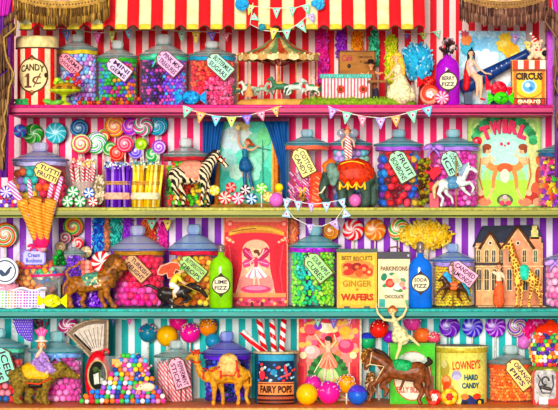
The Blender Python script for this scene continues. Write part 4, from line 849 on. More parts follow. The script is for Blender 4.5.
# ================= ROW 2 =================
W_ = 'f6f4ee'
lol = [(33, 134, 10.5, (('2fb83a', 1), ('c8f0b0', .6), ('158a2a', .8)), 6, .12, 'green rope swirl lollipop beside the cyan one, nearest the side curtain'),
 (56, 133, 11, (('3ab8c8', 1.4), ('a8e8ee', .5)), 9, .06, 'plain cyan swirl lollipop above the tutti frutti jar'),
 (20, 131, 7, (('3a6ad8', 1), ('8a4ac0', 1), ('4ab8d0', .8)), 4, .1, 'small blue and purple lollipop next to the side curtain'),
 (79, 128, 9.5, (('2a4a8a', 1), ('7fb8d8', .5), ('3a7a9a', .8)), 2, .3, 'dark blue swirl lollipop behind the pink and green ones'),
 (81, 144, 10.5, (('f05a7a', 1), ('f8f0c0', .7), ('8ac83a', .5)), 1, .26, 'pink and cream swirl lollipop over the striped stick basket'),
 (96, 143, 11.5, (('3ab85a', 1), ('f4f8f0', .9), ('5a8ae0', .5), ('f4f8f0', .5)), 3, .2, 'green and white lollipop with a blue centre'),
 (110, 149, 7.5, (('2a9a4a', 1), ('c8e8a8', .6)), 2, .25, 'small dark green lollipop above the purple sticks'),
 (115, 126, 11.5, (('f0a020', 1), ('e83a8a', .55), ('f8e070', .6)), 2, .26, 'orange and pink swirl lollipop, highest over the purple sticks'),
 (131, 127, 9.5, (('d83ac0', 1), ('8a3ae0', .8), ('f8a0d8', .5)), 3, .2, 'magenta and violet swirl lollipop between the orange and green-centred ones'),
 (143, 126, 10.5, (('e04a9a', 1), ('f6f0f4', .7), ('3aa86a', .8)), 5, .18, 'pink, white and green twirl lollipop beside the cyan and blue one'),
 (157, 125, 11, (('2a9ad0', 1), ('b0ecf4', .5), ('1a7ab0', .6), ('3ac8c0', .6)), 3, .2, 'bright cyan and blue swirl lollipop next to the bare striped wall'),
 (125, 144, 9, (('e83a6a', 1), ('f8a8b8', .5)), 1, .32, 'crimson spiral lollipop in the middle of the lollipop crowd'),
 (141, 144, 6.5, (('9ac81a', 1), ('c8e84a', .5)), 1, .2, 'small lime lollipop over the yellow sticks'),
 (117, 153, 8.5, (('e8302a', 1), ('f88a70', .5)), 1, .3, 'red spiral lollipop just above the purple sticks'),
 (136, 151, 8.5, (('7a5ae0', 1), ('c8b8f8', .5)), 1, .3, 'violet spiral lollipop just above the yellow sticks'),
 (159, 147, 7.5, (('a85ad8', 1), ('ecc8f4', .7)), 1, .3, 'lilac and white spiral lollipop, lowest by the zebra jar'),
 (153, 155, 7.5, (('2aa85a', 1), ('d0f4c0', .5)), 3, .2, 'green swirl lollipop tucked behind the top of the yellow sticks'),
 (103, 136, 7, (('e8684a', 1), ('9ac84a', .6), ('f4e8d0', .4)), 2, .2, 'small coral and green lollipop between the green and orange ones')]
for i, (px, py, r, cols, n, kk, lb) in enumerate(lol): lolly(lb, px, py, r, cols, 2, 90 - (i * 7) % 16 - (10 if py > 140 else 0), n, kk)
# tutti frutti jar
_, l, Rj, H = jar('wide glass jar of mixed fruit sweets with pale lilac lid and a gold tag', 2, 12, 68, 161, 142, 'lav', 'c8c0e8', (49.5, 172.5, 27, 16, 24, 'f0dc8c', ['TUTTI', 'FRUTTI']), y=42, lx=(10, 70))
fill(l, Rj, 1, H - 6, 'ball', 4.2, ['f0702a', 'f2a030', '3ab8b0', '62d0c8', 'f04a6a', 'e8285a', 'f8d040', 'b890e0'], 'fruit_sweet', 'chunky round sweet in the tutti frutti jar', 'chunky sweets in the tutti frutti jar', indiv=True,
     pf=lambda x, z: random.choice([0, 1, 0, 7]) if x < -14 else (random.choice([2, 3, 3, 6, 2]) if x < 0 else random.choice([4, 5, 4, 0, 5])))
# left candies at the edge of the olive shelf
spots = []
for i in range(26): px = 1 + (i % 7) * 2.9 + random.uniform(-.5, .5); q = on(2, px, -6 + (i % 2) * 3); spots.append((q[0], q[1], TOPZ[2] + 2 + (i // 7) * 4))
scatter_ball('rosette_sweet', 'small purple, orange or white sweet piled beside the curtain on the olive shelf', 'small sweets by the curtain on the olive shelf', spots, ['6a3ac0', 'f08a2a', 'f4f0f8', '8a5ad8', 'e83a5a'], 2.3)
mint('flat round violet and white rosette sweet by the curtain on the olive shelf', 6, 192, 6.5, '7a4ad0', 'f4ecf8', 2, y=-12, n=8)
# striped stick basket
t = thing('stick_basket', 'small white cup full of red and white striped sugar sticks with a twig handle', 'sweet cup', on(2, 83, 8))
MB().lathe([(.1, .1), (9, .2), (11.5, 26), (10.6, 26), (8, 1.5), (.1, 1.2)], seg=24).build('glass_cup', glass('e8dcd0', .3), t, (0, 0, 0))
st = P('lin', (('e02a3a', 1), ('fbf3ee', 1)), 3.4, (.9, 0, 1), rough=.25)
for i in range(16):
    a = 2 * PI * i / 16; rr = 7 if i % 2 else 4; x, y_ = rr * math.cos(a), rr * .8 * math.sin(a)
    b = MB(); tp = (x * 1.9, y_ * 1.3, hh(2, 166, 8) + random.uniform(-3, 4)); b.tube([(x * .8, y_ * .8, 2), tp], 1.3, i % 3 // 2)
    b.build('striped_stick', [st, P('lin', (('f6f4ee', 1), ('e86a8a', .5), ('7ac85a', .3)), 4, (-.9, 0, 1))], t, (0, 0, 0))
b = MB()
for i in range(60): a = random.uniform(0, 2 * PI); q = math.sqrt(random.random()) * 12; b.ell((q * math.cos(a), q * .7 * math.sin(a) - 2, hh(2, 163, 8) + random.uniform(-4, 4)), (1.5, 1.2, 1.5), m=i % 4, seg=6, rings=5)
b.build('sugar_tops', [M('f8e8b8', .5), M('f6f0f0', .5), M('f08aa0', .5), M('e8d070', .5)], t, (0, 0, 0))['kind'] = 'stuff'
for px, py, r, c in ((73, 192, 6, 0), (67.5, 202, 6, 0), (80, 202, 6, 0), (89, 193, 5.6, 1), (93, 202, 5, 2)):
    mint(['green and white peppermint, topmost of the three under the stick cup', 'green and white peppermint lying at the shelf edge under the gold tag', 'green and white peppermint standing nearest the twine tied sticks', 'blue and white peppermint under the striped stick cup', 'small red and white peppermint beside the purple sticks'][(0 if py == 192 else 1 if px == 67.5 else 2 if px == 80 else 3 if c == 1 else 4)], px, py, r, ['1fa04a', '2a6ac8', 'e02a3a'][c], 'f6faf4', 2, y=-9 if py > 195 else -5, z=(205 - py) * fy(-6) if py < 195 else None)
# cream rope figures with yellow tie
# bundles of sticks
def bundle(label, x0, x1, ytop, cols, topcols, k=2, y=6, bandc='f0b8a0', bandy=196, twine=182):
    cx = (x0 + x1) / 2; Rb = (x1 - x0) / 2; t = thing('candy_stick_bundle', label, 'candy bundle', on(k, cx, y)); H = hh(k, ytop, y); n = 0
    me = [MB().tube([(0, 0, .3), (0, 0, H * .5), (0, 0, H)], [1.7, 1.6, 1.75]).mesh('candy_stick', M(c, .25, 0, .35, 60)) for c in cols]
    for ring_, m_ in ((Rb - 1.8, 27), (Rb - 5, 17), (Rb - 8.5, 9)):
        for i in range(m_):
            a = 2 * PI * i / m_; x, yy = ring_ * math.cos(a), ring_ * .8 * math.sin(a)
            link('candy_stick', me[n % len(me)], t, (x, yy, random.uniform(-.1, .1) + .2), (random.uniform(-.05, .05), random.uniform(-.04, .12), 0)); n += 1
    b = MB()
    for i in range(150): a = random.uniform(0, 2 * PI); q = math.sqrt(random.random()) * (Rb + 1.5); b.ell((q * math.cos(a), q * .8 * math.sin(a), H + random.uniform(-2.5, 3.5)), random.uniform(.8, 1.4), m=random.randrange(len(topcols)), seg=6, rings=4)
    b.build('sugar_sprinkles', [M(c, .5, 0, 0) for c in topcols], t, (0, 0, 0))['kind'] = 'stuff'
    b = MB()
    for dz in (0, 2): b.tube([(p[0] * 1, p[1] * .82, p[2]) for p in ring(Rb + .4, hh(k, twine, y) - dz, 1)], .8, 0, 6, True)
    b.build('twine', M('c89a4a', .8), t, (0, 0, 0)); z = hh(k, bandy, y)
    MB().lathe([(Rb + .3, z - 3.4), (Rb + .7, z - 3.2), (Rb + .7, z + 3.2), (Rb + .3, z + 3.4)], seg=30, sy=.84).build('paper_band', M(bandc, .6), t, (0, 0, 0))
bundle('bundle of purple candy sticks tied with twine and a pink band', 105, 131, 166, ['5a1a9a', '8a4ad0', '2f0f5a', 'b890e8', '6a2ab0'], ['dfe8f0', '7fa8d8', '4a5a8a', 'f8f8f0'])
bundle('bundle of yellow candy sticks with sugared tops and a pale band', 131.5, 160, 165, ['f2c41a', 'fbe25a', 'd89a10', 'fdf0a0', 'f0b020'], ['8fb8d8', 'e8f0e0', '5a9a8a', 'f6f2c0'], bandc='f4e8c0')
fluff('cream sugar twist beside the purple sticks', 99, 190, 5, 15, ['e8dcc0', 'c8b890', 'f4ecd8', '8a7a5a'], 2, 70, 'sugar_twist', 'candy', 2, False, 3)
# jar behind the zebra
_, l, Rj, H = jar('glass jar of leaf green, yellow and red gummies with a grey lid behind the zebra', 2, 163, 209, 156, 138, 'clear', 'b8303a', y=48, lx=(162, 210))
fill(l, Rj, 1, H - 8, 'gummy', 3.3, ['4ac81a', '2a9a1a', 'f0d020', 'f0402a', 'f88a20'], 'gummy_bear', 'green, yellow or red gummy in the jar behind the zebra', 'gummies in the jar behind the zebra', indiv=True, pf=lambda x, z: random.choice([0, 1, 0, 2, 3, 2]) if z < 24 else random.choice([3, 2, 0, 4]))
# zebra
zm, nt, bs = base('zebra_hide'); tc = nt.nodes.new('ShaderNodeTexCoord'); wv = nt.nodes.new('ShaderNodeTexWave'); wv.inputs['Scale'].default_value = 33; wv.bands_direction = 'DIAGONAL'; wv.inputs['Distortion'].default_value = 4; wv.inputs['Detail'].default_value = 2; wv.inputs['Detail Scale'].default_value = 1.2
nt.links.new(tc.outputs['Object'], wv.inputs[0]); rp = ramp(nt, (('17110e', 1), ('ecd9b4', 1.1))); nt.links.new(wv.outputs['Fac'], rp.inputs[0]); nt.links.new(rp.outputs[0], bs.inputs[0]); bs.inputs['Roughness'].default_value = .6
F = Fig('zebra', 'zebra figurine with pink saddle cloth walking towards the toy theatre', 'zebra', 2, 192, -4)
F.blob('body', zm, [[(177, 175, 9), (190, 176, 8.6), (203, 173, 9)], [(204, 171, 8), (210, 163, 5.5), (215, 157, 4.6)], [(215, 156.5, 4.6), (221, 160, 3.4), (226.5, 165.5, 2.4)], [(217, 155, -2, 1.6), (218, 150.5, -2.6, .9)], [(217, 155, 2, 1.6), (219.5, 150.5, 2.6, .9)],
   [(204, 178, -4, 4.4), (203.5, 190, -4, 2.2), (202, 198, -4, 1.6), (202.5, 204, -4, 1.9)], [(205, 178, 4, 4.4), (209, 188, 4, 2.2), (207.5, 198, 4, 1.6), (208.5, 204, 4, 1.9)],
   [(176, 179, -4, 5.2), (174, 189, -4, 2.7), (178.5, 196, -4, 1.8), (176, 204, -4, 1.9)], [(178, 179, 4, 5.2), (181, 189, 4, 2.7), (184.5, 196, 4, 1.8), (183, 204, 4, 1.9)]], .75)
F.blob('mane', M('241a16', .8), [[(204, 162, 1.6), (209, 155, 1.9), (214, 151, 1.6)], [(216, 150, 1.0), (220, 154.5, .8)]], .6)
F.blob('tail', M('3a2a20', .8), [[(169, 172, 1.2), (166.5, 180, 1), (167.5, 190, 1.8)]], .6)
F.blob('saddle_cloth', M('e89a80', .6, 0, .3), [[(187, 169, 8.6), (196, 169, 8.7)], [(189, 174, -1.5, 8.2), (196, 174, -1.5, 8.2)]], .8)
F.blob('hooves', M('1c1512', .4), [[(x, 205.5, y_, 2)] for x, y_ in ((202.7, -4), (208.6, 4), (176, -4), (183, 4))], .6)
F.eyes([(219.5, 157.5, -3.6, .9)], .9)
b = MB(); b.tube([F.p((216, 160, -4.2, 1))[:3], F.p((222, 155.5, -3.4, 1))[:3]], .6); b.tube([F.p((222, 163, -3.3, 1))[:3], F.p((225, 158, -3, 1))[:3]], .6); b.build('bridle', M('c83a3a', .5), F.t, (0, 0, 0))
# toy theatre
t = thing('toy_theatre', 'toy theatre with blue curtains, orange columns and a turquoise painted scene', 'toy theatre', on(2, 245, 72)); f5 = fy(72)
Ht = 88.2
MB().box(-43 * f5, 43 * f5, 22, 26, .1, Ht + 3).build('stage_back', M('3a2a22'), t, (0, 0, 0))
b = MB().box(-43 * f5, 43 * f5, -2, 22, .1, 3); b.build('stage_floor', M('b8893a', .7), t, (0, 0, 0))
pt = Paint(245, 2, 94, 21.6)
pt.rect(215, 119.5, 275, 206, 'd8b868').rect(219, 121, 271, 203, '6adcc0')
for x, y_, a, b_, c in ((232, 140, 13, 16, 'cfe6ea'), (228, 160, 9, 14, 'a8e0d8'), (240, 133, 14, 9, 'dfe8e2'), (255, 150, 14, 20, '8fd8b8'), (262, 180, 9, 18, '4ac0a4'), (232, 184, 12, 15, '4fcfc0'), (250, 170, 12, 14, 'a8e8d0'), (236, 172, 8, 9, 'c4ecd8'), (264, 137, 7, 12, '7fd89a'), (245, 190, 12, 10, '6ad8b8'), (243, 126, 8, 4, 'e0c88a')):
    for q in range(6): g = q * 1.05 + x; pt.ell(x + a * .45 * math.cos(g), y_ + b_ * .5 * math.sin(g), a * .5, b_ * .42, c, g)
for i in range(5): pt.line([(262 + (i % 2), 140 + i * 12), (263, 150 + i * 12)], 1, '4a9a80')
pt.line([(254, 147), (270, 150)], 1, '3a8a74').line([(262, 146), (263, 200)], .8, '3a8a74')
pt.build('painted_backdrop', t)
for sg in (-1, 1):
    X = lambda x: (x - 245) * f5
    b = MB()
    if sg < 0: g = lambda u, v: (X(202.5 + (22 - 13 * v ** .8) * u), -2.5 + 1.8 * math.sin(u * 22 + v), Ht - v * (Ht - 2))
    else: g = lambda u, v: (X(288.5 - (25 - 17 * min(1, v * 1.6) ** .8) * u), -2.5 + 1.8 * math.sin(u * 22 + v), Ht - v * (Ht - 2) * .94)
    b.sheet(g, 30, 14, .8); b.build('blue_curtain', M('1a5a94', .55, 0, .35, 30, (4, 1, .5)), t, (0, 0, 0))
    x = X(216.5) if sg < 0 else X(276)
    MB().lathe([(3.4, .1), (3.4, 3), (2.4, 4), (2.5, Ht - 6), (3.2, Ht - 4), (3.2, Ht)], (x, 8, 0), 14).build('orange_column', M('d8822a', .5, 0, .35), t, (0, 0, 0))
MB().box(-43 * f5, 43 * f5, -3, 22, Ht, Ht + 3.5).build('stage_top', M('7a1f4a', .5), t, (0, 0, 0))
F = Fig('person', 'girl in a blue top and skirt holding a star wand in the toy theatre', 'person', 2, 246, 74); sk = skin('e8b494')
def stg(q, F=F): return ((q[0] - 246) * F.f, (q[2] if len(q) > 3 else 0), max(hh(2, q[1], F.y), 3.4), (q[3] if len(q) > 3 else q[2]))
F.p = stg
F.blob('body', sk, [[(245, 162, 3.0), (244.5, 154, 2.2), (245, 149, 2.7)], [(245, 149, 2), (246, 145.5, 1.1), (247, 143, 3.0)], [(242.5, 149, 1.3), (238.5, 143, 1.1), (237.5, 132, .9)], [(247.5, 149.5, 1.3), (252.5, 150, 1.0), (257, 146.5, .8)], [(243.5, 163, -1, 2.6), (244, 175, -1, 1.9), (245, 187, -1, 1.3), (244, 190, -2, 1.2)], [(247, 163, 1, 2.6), (249, 175, 1, 1.9), (252, 187, 1, 1.2), (253.5, 190, 0, 1.1)]], .5)
F.blob('top', M('2a7a94', .5), [[(245, 156, 2.8), (244.7, 150, 3.1)]], .6)
F.blob('skirt', M('1f5f90', .5, 0, .3), [[(244.8, 157.5, 2.8), (244, 163, 5), (244.5, 167, 6)], [(246, 162, 4.6), (248, 167.3, 5)]], .7)
F.blob('stockings', M('3a6a9a', .5), [[(244, 170, -1, 2.3), (245, 186, -1, 1.7)], [(248.2, 170, 1, 2.3), (251.8, 186, 1, 1.6)]], .5)
F.blob('hair', M('b04a2a', .6, 0, .4), [[(248, 140.8, .5, 2.8), (250, 143, 1, 2.4)], [(249.5, 144, 1, 2), (253.5, 144.5, 1.5, 1.3)]], .5)
F.face((247, 143), 3.0, -.35, sk); F.hand((237.5, 132), (0, -1), sk, .9); F.hand((257, 146.5), (1, -.4), sk, .9)
b = MB(); c = stg((237.8, 127.5, 1)); b.prism([(c[0] + (3.6 if i % 2 == 0 else 1.5) * math.sin(PI * i / 5), c[2] + (3.6 if i % 2 == 0 else 1.5) * math.cos(PI * i / 5)) for i in range(10)], -1.6, -.4); b.build('star', M('f4cf3a', .3), F.t, (0, 0, 0))
for px, py, r, a, b_, n, lb in ((214.5, 190.5, 5.6, 'f2c828', 'fbf0a0', 5, 'yellow flower shaped sweet with a red middle at the foot of the toy theatre'), (225, 198, 6.8, 'e8302a', 'fbe0d0', 7, 'red and cream peppermint on the shelf, first in front of the theatre'), (238, 198.5, 6.6, 'e83a6a', 'fbe0e4', 7, 'pink and white peppermint on the shelf in front of the theatre'),
                            (231, 187.5, 5.6, 'd8283a', 'f4a8a0', 5, 'red peppermint resting above the red and pink ones'), (245.5, 190, 5.4, '4a1a30', 'f4e8e8', 6, 'maroon and white peppermint at the feet of the theatre girl'), (251.5, 199, 6, '1f5a90', 'd8ecf4', 6, 'blue and white peppermint on the shelf below the theatre girl'), (268, 197, 5.6, 'd8a83a', 'f4e8a8', 6, 'golden peppermint beside the pink ball sweet')):
    mint(lb, px, py, r, a, b_, 2, y=-10 if py > 194 else -4, n=n, kk=.05, z=(205 - py) if py < 194 else None)
lolly('small green and white swirl lollipop by the theatre column', 261.5, 188.5, 5.8, (('6ac83a', 1), ('e8f8c8', .8)), 2, -2, 6, .08)
scatter_ball('ball_sweet', 'large mauve pink ball sweet by the jar of pink sticks', None, [(at(276, 199, -8)[0], -8, TOPZ[2] + 7.6)], ['e07ac8'], 7.5)
scatter_ball('ball_sweet', 'yellow ball sweet resting behind the mauve one', None, [(at(279, 186.5, 4)[0], 4, TOPZ[2] + 20)], ['f2d82a'], 4.4)
b = MB().box(-3, 3, -2, 2, -15.5, -4); tag(b.build('sweet_box', M('c88a2a'), None, (at(279, 186.5, 4)[0], 4, TOPZ[2] + 20 - .1)), 'narrow ochre sweet box standing behind the mauve ball sweet', 'box')
# jar A
_, l, Rj, H = jar('glass jar of pink and white twisted sticks with coral ribbon and yellow tag', 2, 285, 329, 145, 129, 'teal', 'f0785a', (303, 162, 30, 17, 62, 'f2eda0', ['COTTON', 'CANDY']), y=48, lx=(283, 331))
t = thing('candy_rock_heap', 'heap of pink and white candy sticks with gold ties in the coral ribboned jar', 'candy', l)
sm = P('lin', (('f05aa8', 1), ('fbe8f4', .8)), 3.2, (1, 0, 1), rough=.3); b = MB()
for i in range(90):
    a = random.uniform(-PI * .6, PI * .6); q = random.uniform(8, Rj - 5); x, y_ = q * math.sin(a), -q * math.cos(a); z = random.uniform(4, 30); d = np.array((random.uniform(-1, 1), random.uniform(-.3, .3), random.uniform(.2, 1))); d /= np.linalg.norm(d)
    p = np.array((x, y_, z)); e = p + d * 9
    e[:2] *= min(1, (Rj - 3) / max(np.hypot(e[0], e[1]), .1)); b.tube([p, e], 1.3, i % 5 // 3, 6)
b.build('stick_heap', [sm, M('d84a9a', .3)], t, (0, 0, 0))['kind'] = 'stuff'
b = MB()
for i in range(20): b.ell((random.uniform(-8, 0), -Rj + 5, random.uniform(8, 20)), 1.8, m=i % 3, seg=6, rings=5)
b.build('gold_ties', [M('c88a2a', .3), M('8a5a1a'), M('f0c84a')], t, (0, 0, 0))['kind'] = 'stuff'
t = thing('paper_fan', 'folded orange red paper fan with a cream pleated edge, beside the elephant trunk', 'fan', on(2, 315, 25.4))
b = MB()
for i in range(12): b.prism([(-5 + i * .5, .1), (5, .1 + i * 2.6), (-4 + i * .3, 3 + i * 3)], -1 + i * .1, -.6 + i * .1, i % 2)
b.sheet(lambda u, v: (-5 + 12 * v, 1.0 * math.sin(u * 40), .2 + 38 * u - 3 * v), 26, 4, .6, 0); b.build('pleated_paper', [M('e8502a', .6), M('f8a070', .6)], t, (0, 0, 0))
# jar B behind dancer & elephant
_, l, Rj, H = jar('glass jar with pink ribbon and pastel sweets standing behind the elephant rider', 2, 331, 371, 145, 130, 'teal', 'f05a90', y=64, lx=(327, 373))
fill(l, Rj, 1, H - 4, 'ball', 3.6, ['7fc8d8', 'c8a8e8', 'a8e0c8', '6a8ad8', 'e8c8f0'], 'pastel_ball', 'soft blue and lilac ball sweets in the jar behind the elephant', None)
# elephant
F = Fig('elephant', 'dark green-grey elephant figurine with an orange and gold blanket', 'elephant', 2, 348, -2)
eh = M('3f5348', .55, 0, .55, 60)
F.blob('body', eh, [[(345, 176, 13), (354, 174, 14.5), (364, 178, 12)], [(334, 173, 10.5), (330, 176, 8.5)], [(327, 178, 6), (322.5, 187, 4), (321.5, 195, 3.0), (324.5, 200.5, 2.4), (328.5, 200, 1.9)],
   [(341, 185, -5, 6.2), (342, 196, -5, 4.8), (342, 202.5, -5, 5)], [(348, 186, 6, 6), (349.5, 196, 6, 4.6), (350, 202.5, 6, 4.8)], [(364, 184, -5, 6.8), (366, 196, -5, 4.8), (365.5, 202.5, -5, 5)], [(371, 184, 5, 6), (373, 196, 5, 4.4), (373, 202.5, 5, 4.6)], [(374.5, 172, 1.2), (377.5, 182, .9), (377, 190, 1.3)]], .95)
F.blob('ear', M('7c988a', .55, 0, .5, 70), [[(331, 168, -9.5, 5.5), (333.5, 175, -10.5, 6.5), (333, 183, -10, 3.4)]], .8); F.blob('ear', eh, [[(337, 168, 9.5, 5), (340, 175, 10.5, 6), (338, 182, 10, 3)]], .8)
F.blob('tusk', M('efe2c0', .3), [[(325, 187, -4, 1.1), (321.5, 192.5, -6, .9), (318, 193.5, -6.5, .5)]], .45)
F.blob('blanket', M('c23a14', .5, 0, .6, 110), [[(347, 174, -1, 14.2), (357, 173.5, -1, 15.6), (361, 174, -1, 14.4)]], .9)
b = MB()
for x0, x1 in ((339, 347.5), (347.5, 356), (356, 364.5)):
    P_ = [F.p((x0 + (x1 - x0) * u, 182 + 5.5 * math.sin(PI * u), -15.4 + .4 * abs(u - .5), 1))[:3] for u in [i / 6 for i in range(7)]]; b.tube(P_, .95, 0, 6)
for x in (339.5, 347.5, 356, 364.5): q = F.p((x, 184, -15.8, 1)); b.cap(q[:3], (q[0], q[1], q[2] - 5), .9, 1.3)
b.tube([F.p((340 + i * 3.4, 161.5 + (.25 * (i - 3.5) ** 2), -11, 1))[:3] for i in range(8)], .7, 0, 6)
b.build('gold_swags', M('f0b82a', .35, .2), F.t, (0, 0, 0))
F.blob('head_cloth', M('e8742a', .5, 0, .4), [[(326, 166, -3, 4.4), (331, 163, -1, 4.6)], [(325, 170, -5, 2.6)]], .8)
F.eyes([(326.5, 174, -7.4, 1)], .9)
scatter_ball('ball_sweet', 'soft pink ball resting between the elephant legs', None, [(at(355, 197, 0)[0], -1, TOPZ[2] + 7.1)], ['ee82c4'], 6.6)
# elephant rider
F = Fig('person', 'winged circus dancer in red and white stripes standing on the elephant', 'person', 2, 348, -2); sk = skin()
eb = hh(2, 160.5, -2)
F.t.location.z = ZC + (TOPZ[2] + eb) * S
F.p = lambda q, F=F: (q[0] - 348, (q[2] if len(q) > 3 else 0), hh(2, q[1], -2) - eb, (q[3] if len(q) > 3 else q[2]))
F.blob('body', sk, [[(348, 146, 2.4), (347.6, 141, 2.4), (347.5, 138, 2.4)], [(347.5, 138, 1.6), (347, 135.5, 1), (347, 132, 2.9)], [(345, 138.5, 1.1), (341.8, 142, .9), (342.5, 146.5, .8)], [(350.2, 138.5, 1.1), (353.5, 141, .9), (354, 145, .8)], [(347, 147, -1, 2.2), (346.5, 154, -1, 1.6), (346.8, 160, -1, 1.1)], [(349.4, 147, 1, 2.2), (350.2, 154, 1, 1.6), (350, 160, 1, 1.1)]], .45)
F.blob('striped_costume', P('lin', (('e04a3a', 1), ('fdf4ec', 1.1)), 3, (.7, 0, 1), rough=.5), [[(347.6, 138, 2.8), (348, 146, 3.2)], [(346.9, 147, -1, 2.8), (346.5, 157, -1, 2.0)], [(349.6, 147, 1, 2.8), (350.3, 157, 1, 2.0)]], .55)
F.blob('hair', M('8a4a20', .6), [[(346, 130.4, .8, 2.4), (349, 131.5, 1, 2.4)]], .5); F.face((347, 132), 2.9, 0, sk); F.hand((342.5, 146.5), (.2, 1), sk, .8); F.hand((354, 145), (.3, 1), sk, .8)
b = MB()
for q in (-1, 1): b.ell((q * 6, 2.5, hh(2, 133, -2) - eb), (5, .7, 4.4), (0, q * .4, 0)); b.ell((q * 5, 2.5, hh(2, 140.5, -2) - eb), (3.6, .7, 3.2), (0, -q * .5, 0))
b.build('wings', glass('8f9aa8', .55), F.t, (0, 0, 0)); MB().lathe([(.1, 4), (2, 0), (2.4, 0), (.2, 5)], F.p((347.5, 129.5, 1))[:3], 12).build('feather_crown', M('e87a5a', .6), F.t, (0, 0, 0))
# jar C
_, l, Rj, H = jar('glass jar of scarlet, blue and gold wrapped sweets with lilac ribbon and slanted mint tag', 2, 375, 422, 146, 129, 'teal', 'b46ad8', (400.5, 166, 33, 19, 60, 'b8f0c4', ['FRUIT', 'BONBONS']), y=48, lx=(373, 424))
fill(l, Rj, 1, H - 6, 'rock', 4.2, ['d8182a', 'f0384a', '2a6ad0', '3a9ae8', '1f8a5a', '8a2ab0', 'e8b83a', 'f0506a', '7a1a2a'], 'foil_sweet', 'foil wrapped sweet in the jar behind the slanted mint tag', 'foil sweets in the lilac ribboned jar', indiv=True,
     pf=lambda x, z: random.choice([2, 4, 3, 5, 2]) if x < -12 else (random.choice([0, 1, 0, 8, 7]) if x < 10 else random.choice([3, 5, 6, 2, 0])))
# jar D
_, l, Rj, H = jar('glass jar of magenta bonbons with a lilac bow and mint tag behind the white pony', 2, 431, 479, 146, 129, 'teal', 'b88ae0', (450, 163, 25, 19, 62, 'b4ecd0', ['COCONUT', 'ICE']), y=48, lx=(425, 481), withbow=432)
fill(l, Rj, 1, H - 7, 'ball', 3.0, ['e03ab0', 'f070d0', 'c82a98', 'f8a8e4'], 'bonbon', 'magenta bonbon in the jar behind the white carousel pony', 'magenta bonbons in the jar behind the white pony', indiv=True)
b = MB(); b.v = []; hm = shape_mb('heart', 7.5); tag(hm.build('heart_sweet', M('e8183c', .6, 0, .3), None, (at(433, 172, 18)[0], 16, (205 - 172))), 'glossy red heart in front of the magenta bonbon jar, upper one', 'candy')
hm = shape_mb('heart', 6.5); tag(hm.build('heart_sweet', M('d8183a', .6, 0, .3), None, (at(434, 187, 16)[0], 15, (205 - 187))), 'glossy red heart below the other one, beside the white pony', 'candy')
hm = MB().box(-4.5, 4.5, -3, 3, 0, hh(2, 193, 15)); tag(hm.build('sweet_box', M('d02a48', .3, 0, .3), None, on(2, 434, 15)), 'small red sweet box under the glossy hearts', 'box')
t = thing('toffee_column', 'stack of dark brown and amber toffees between the lilac and magenta jars', 'toffee stack', on(2, 424, 14))
b = MB()
for i in range(70): b.ell((random.uniform(-5, 5), random.uniform(-3, 3), random.uniform(3, 49)), (2.8, 2, 2.6), rnd3(), (0 if i % 3 else 1) if i < 40 else 2, 7, 5)
b.build('toffees', [M('4a2c12', .3), M('a87818', .3), M('8a8a1a', .3)], t, (0, 0, 0))
# white pony
F = Fig('carousel_pony', 'white carousel pony with blue saddle rearing before the magenta bonbons', 'carousel pony', 2, 455, -6)
F.blob('body', M('dfe4de', .35, 0, .35, 90), [[(443, 184, 5.4), (452, 184.5, 5), (460, 181, 5.6)], [(461, 180, 4.6), (465, 173, 3.4), (468, 167.5, 2.8)], [(468, 167.5, 2.7), (473, 169, 2.1), (476.5, 172, 1.5)], [(468, 166, -1, 1), (468.6, 162, -1.3, .5)], [(462, 184, -3, 2.8), (470, 182.5, -3.4, 1.8), (473.5, 187.5, -3.4, 1.3), (472, 191.5, -3.4, 1.4)], [(461, 185, 3, 2.8), (465, 191, 3, 1.7), (470, 195, 3, 1.3)],
   [(442, 187, -3, 3.4), (438.5, 193.5, -3, 1.9), (443, 198.5, -3, 1.4), (441, 205.5, -3, 1.5)], [(445, 187, 3, 3.4), (447, 194, 3, 1.9), (452, 198, 3, 1.3), (453, 203, 3, 1.4)]], .65)
F.blob('mane', M('9ab0c0', .6, 0, .4), [[(468, 163.6, 1.6), (463.5, 167, 2.2), (460, 173, 2.2)], [(465, 166, -2, 1.4), (461, 176, -3, 1.4)]], .6); F.blob('tail', M('c8b88a', .6, 0, .4), [[(438, 182, 1.8), (434, 188, 2.2), (434.5, 198, 1.3)]], .6)
F.blob('saddle', M('5a8aa8', .4, 0, .5, 120), [[(450, 181.5, 5.4), (455, 181.5, 5.5)], [(450, 185, -2, 4.2), (455, 185, -2, 4.2)]], .6); F.eyes([(470, 167.4, -2.3, .8)], .7)
MB().tube([(1, 0, .1), (1, 0, 52)], .8).build('brass_pole', M('c8a050', .3, .4), F.t, (0, 0, 0))
# TWIRL poster
t, pt, H, cx = picture('twirl_poster', 'green poster lettered TWIRL with two acrobats under an arch', 'poster', 2, 467.5, 541, 113.5, 207, 77, '8fb86a', None)
G = '2f9a5c'
pt.rect(468.5, 114.5, 540, 206, 'b8d070').rect(471, 116.5, 538, 206, 'd8dc9a')
pt.ell(478, 128, 7, 9, '9fd07a').ell(478, 129, 4.4, 6, 'd8e49a').ell(531, 128, 7, 9, '9fd07a').ell(531, 129, 4.4, 6, 'd8e49a')
for i in range(22):
    a = PI * i / 21; x = 504 - 29 * math.cos(a); y_ = 142 - 24 * math.sin(a) + random.uniform(-1, 1); pt.ell(x, y_, 4.4, 3.2, ('2f9a5c', '1f7a48', '4ab87a')[i % 3], a)
pt.poly([(481, 206), (481, 152)] + [(504.5 - 23.5 * math.cos(PI * i / 16), 152 - 24 * math.sin(PI * i / 16)) for i in range(17)] + [(528, 152), (528, 206)], 'b6ecd8')
pt.ell(504, 158, 20, 20, 'c4f2e0').ell(504, 178, 22, 14, 'b4ec8a').ell(504, 192, 23, 13, 'b8e850').poly([(481, 180), (528, 180), (528, 206), (481, 206)], 'b4e454')
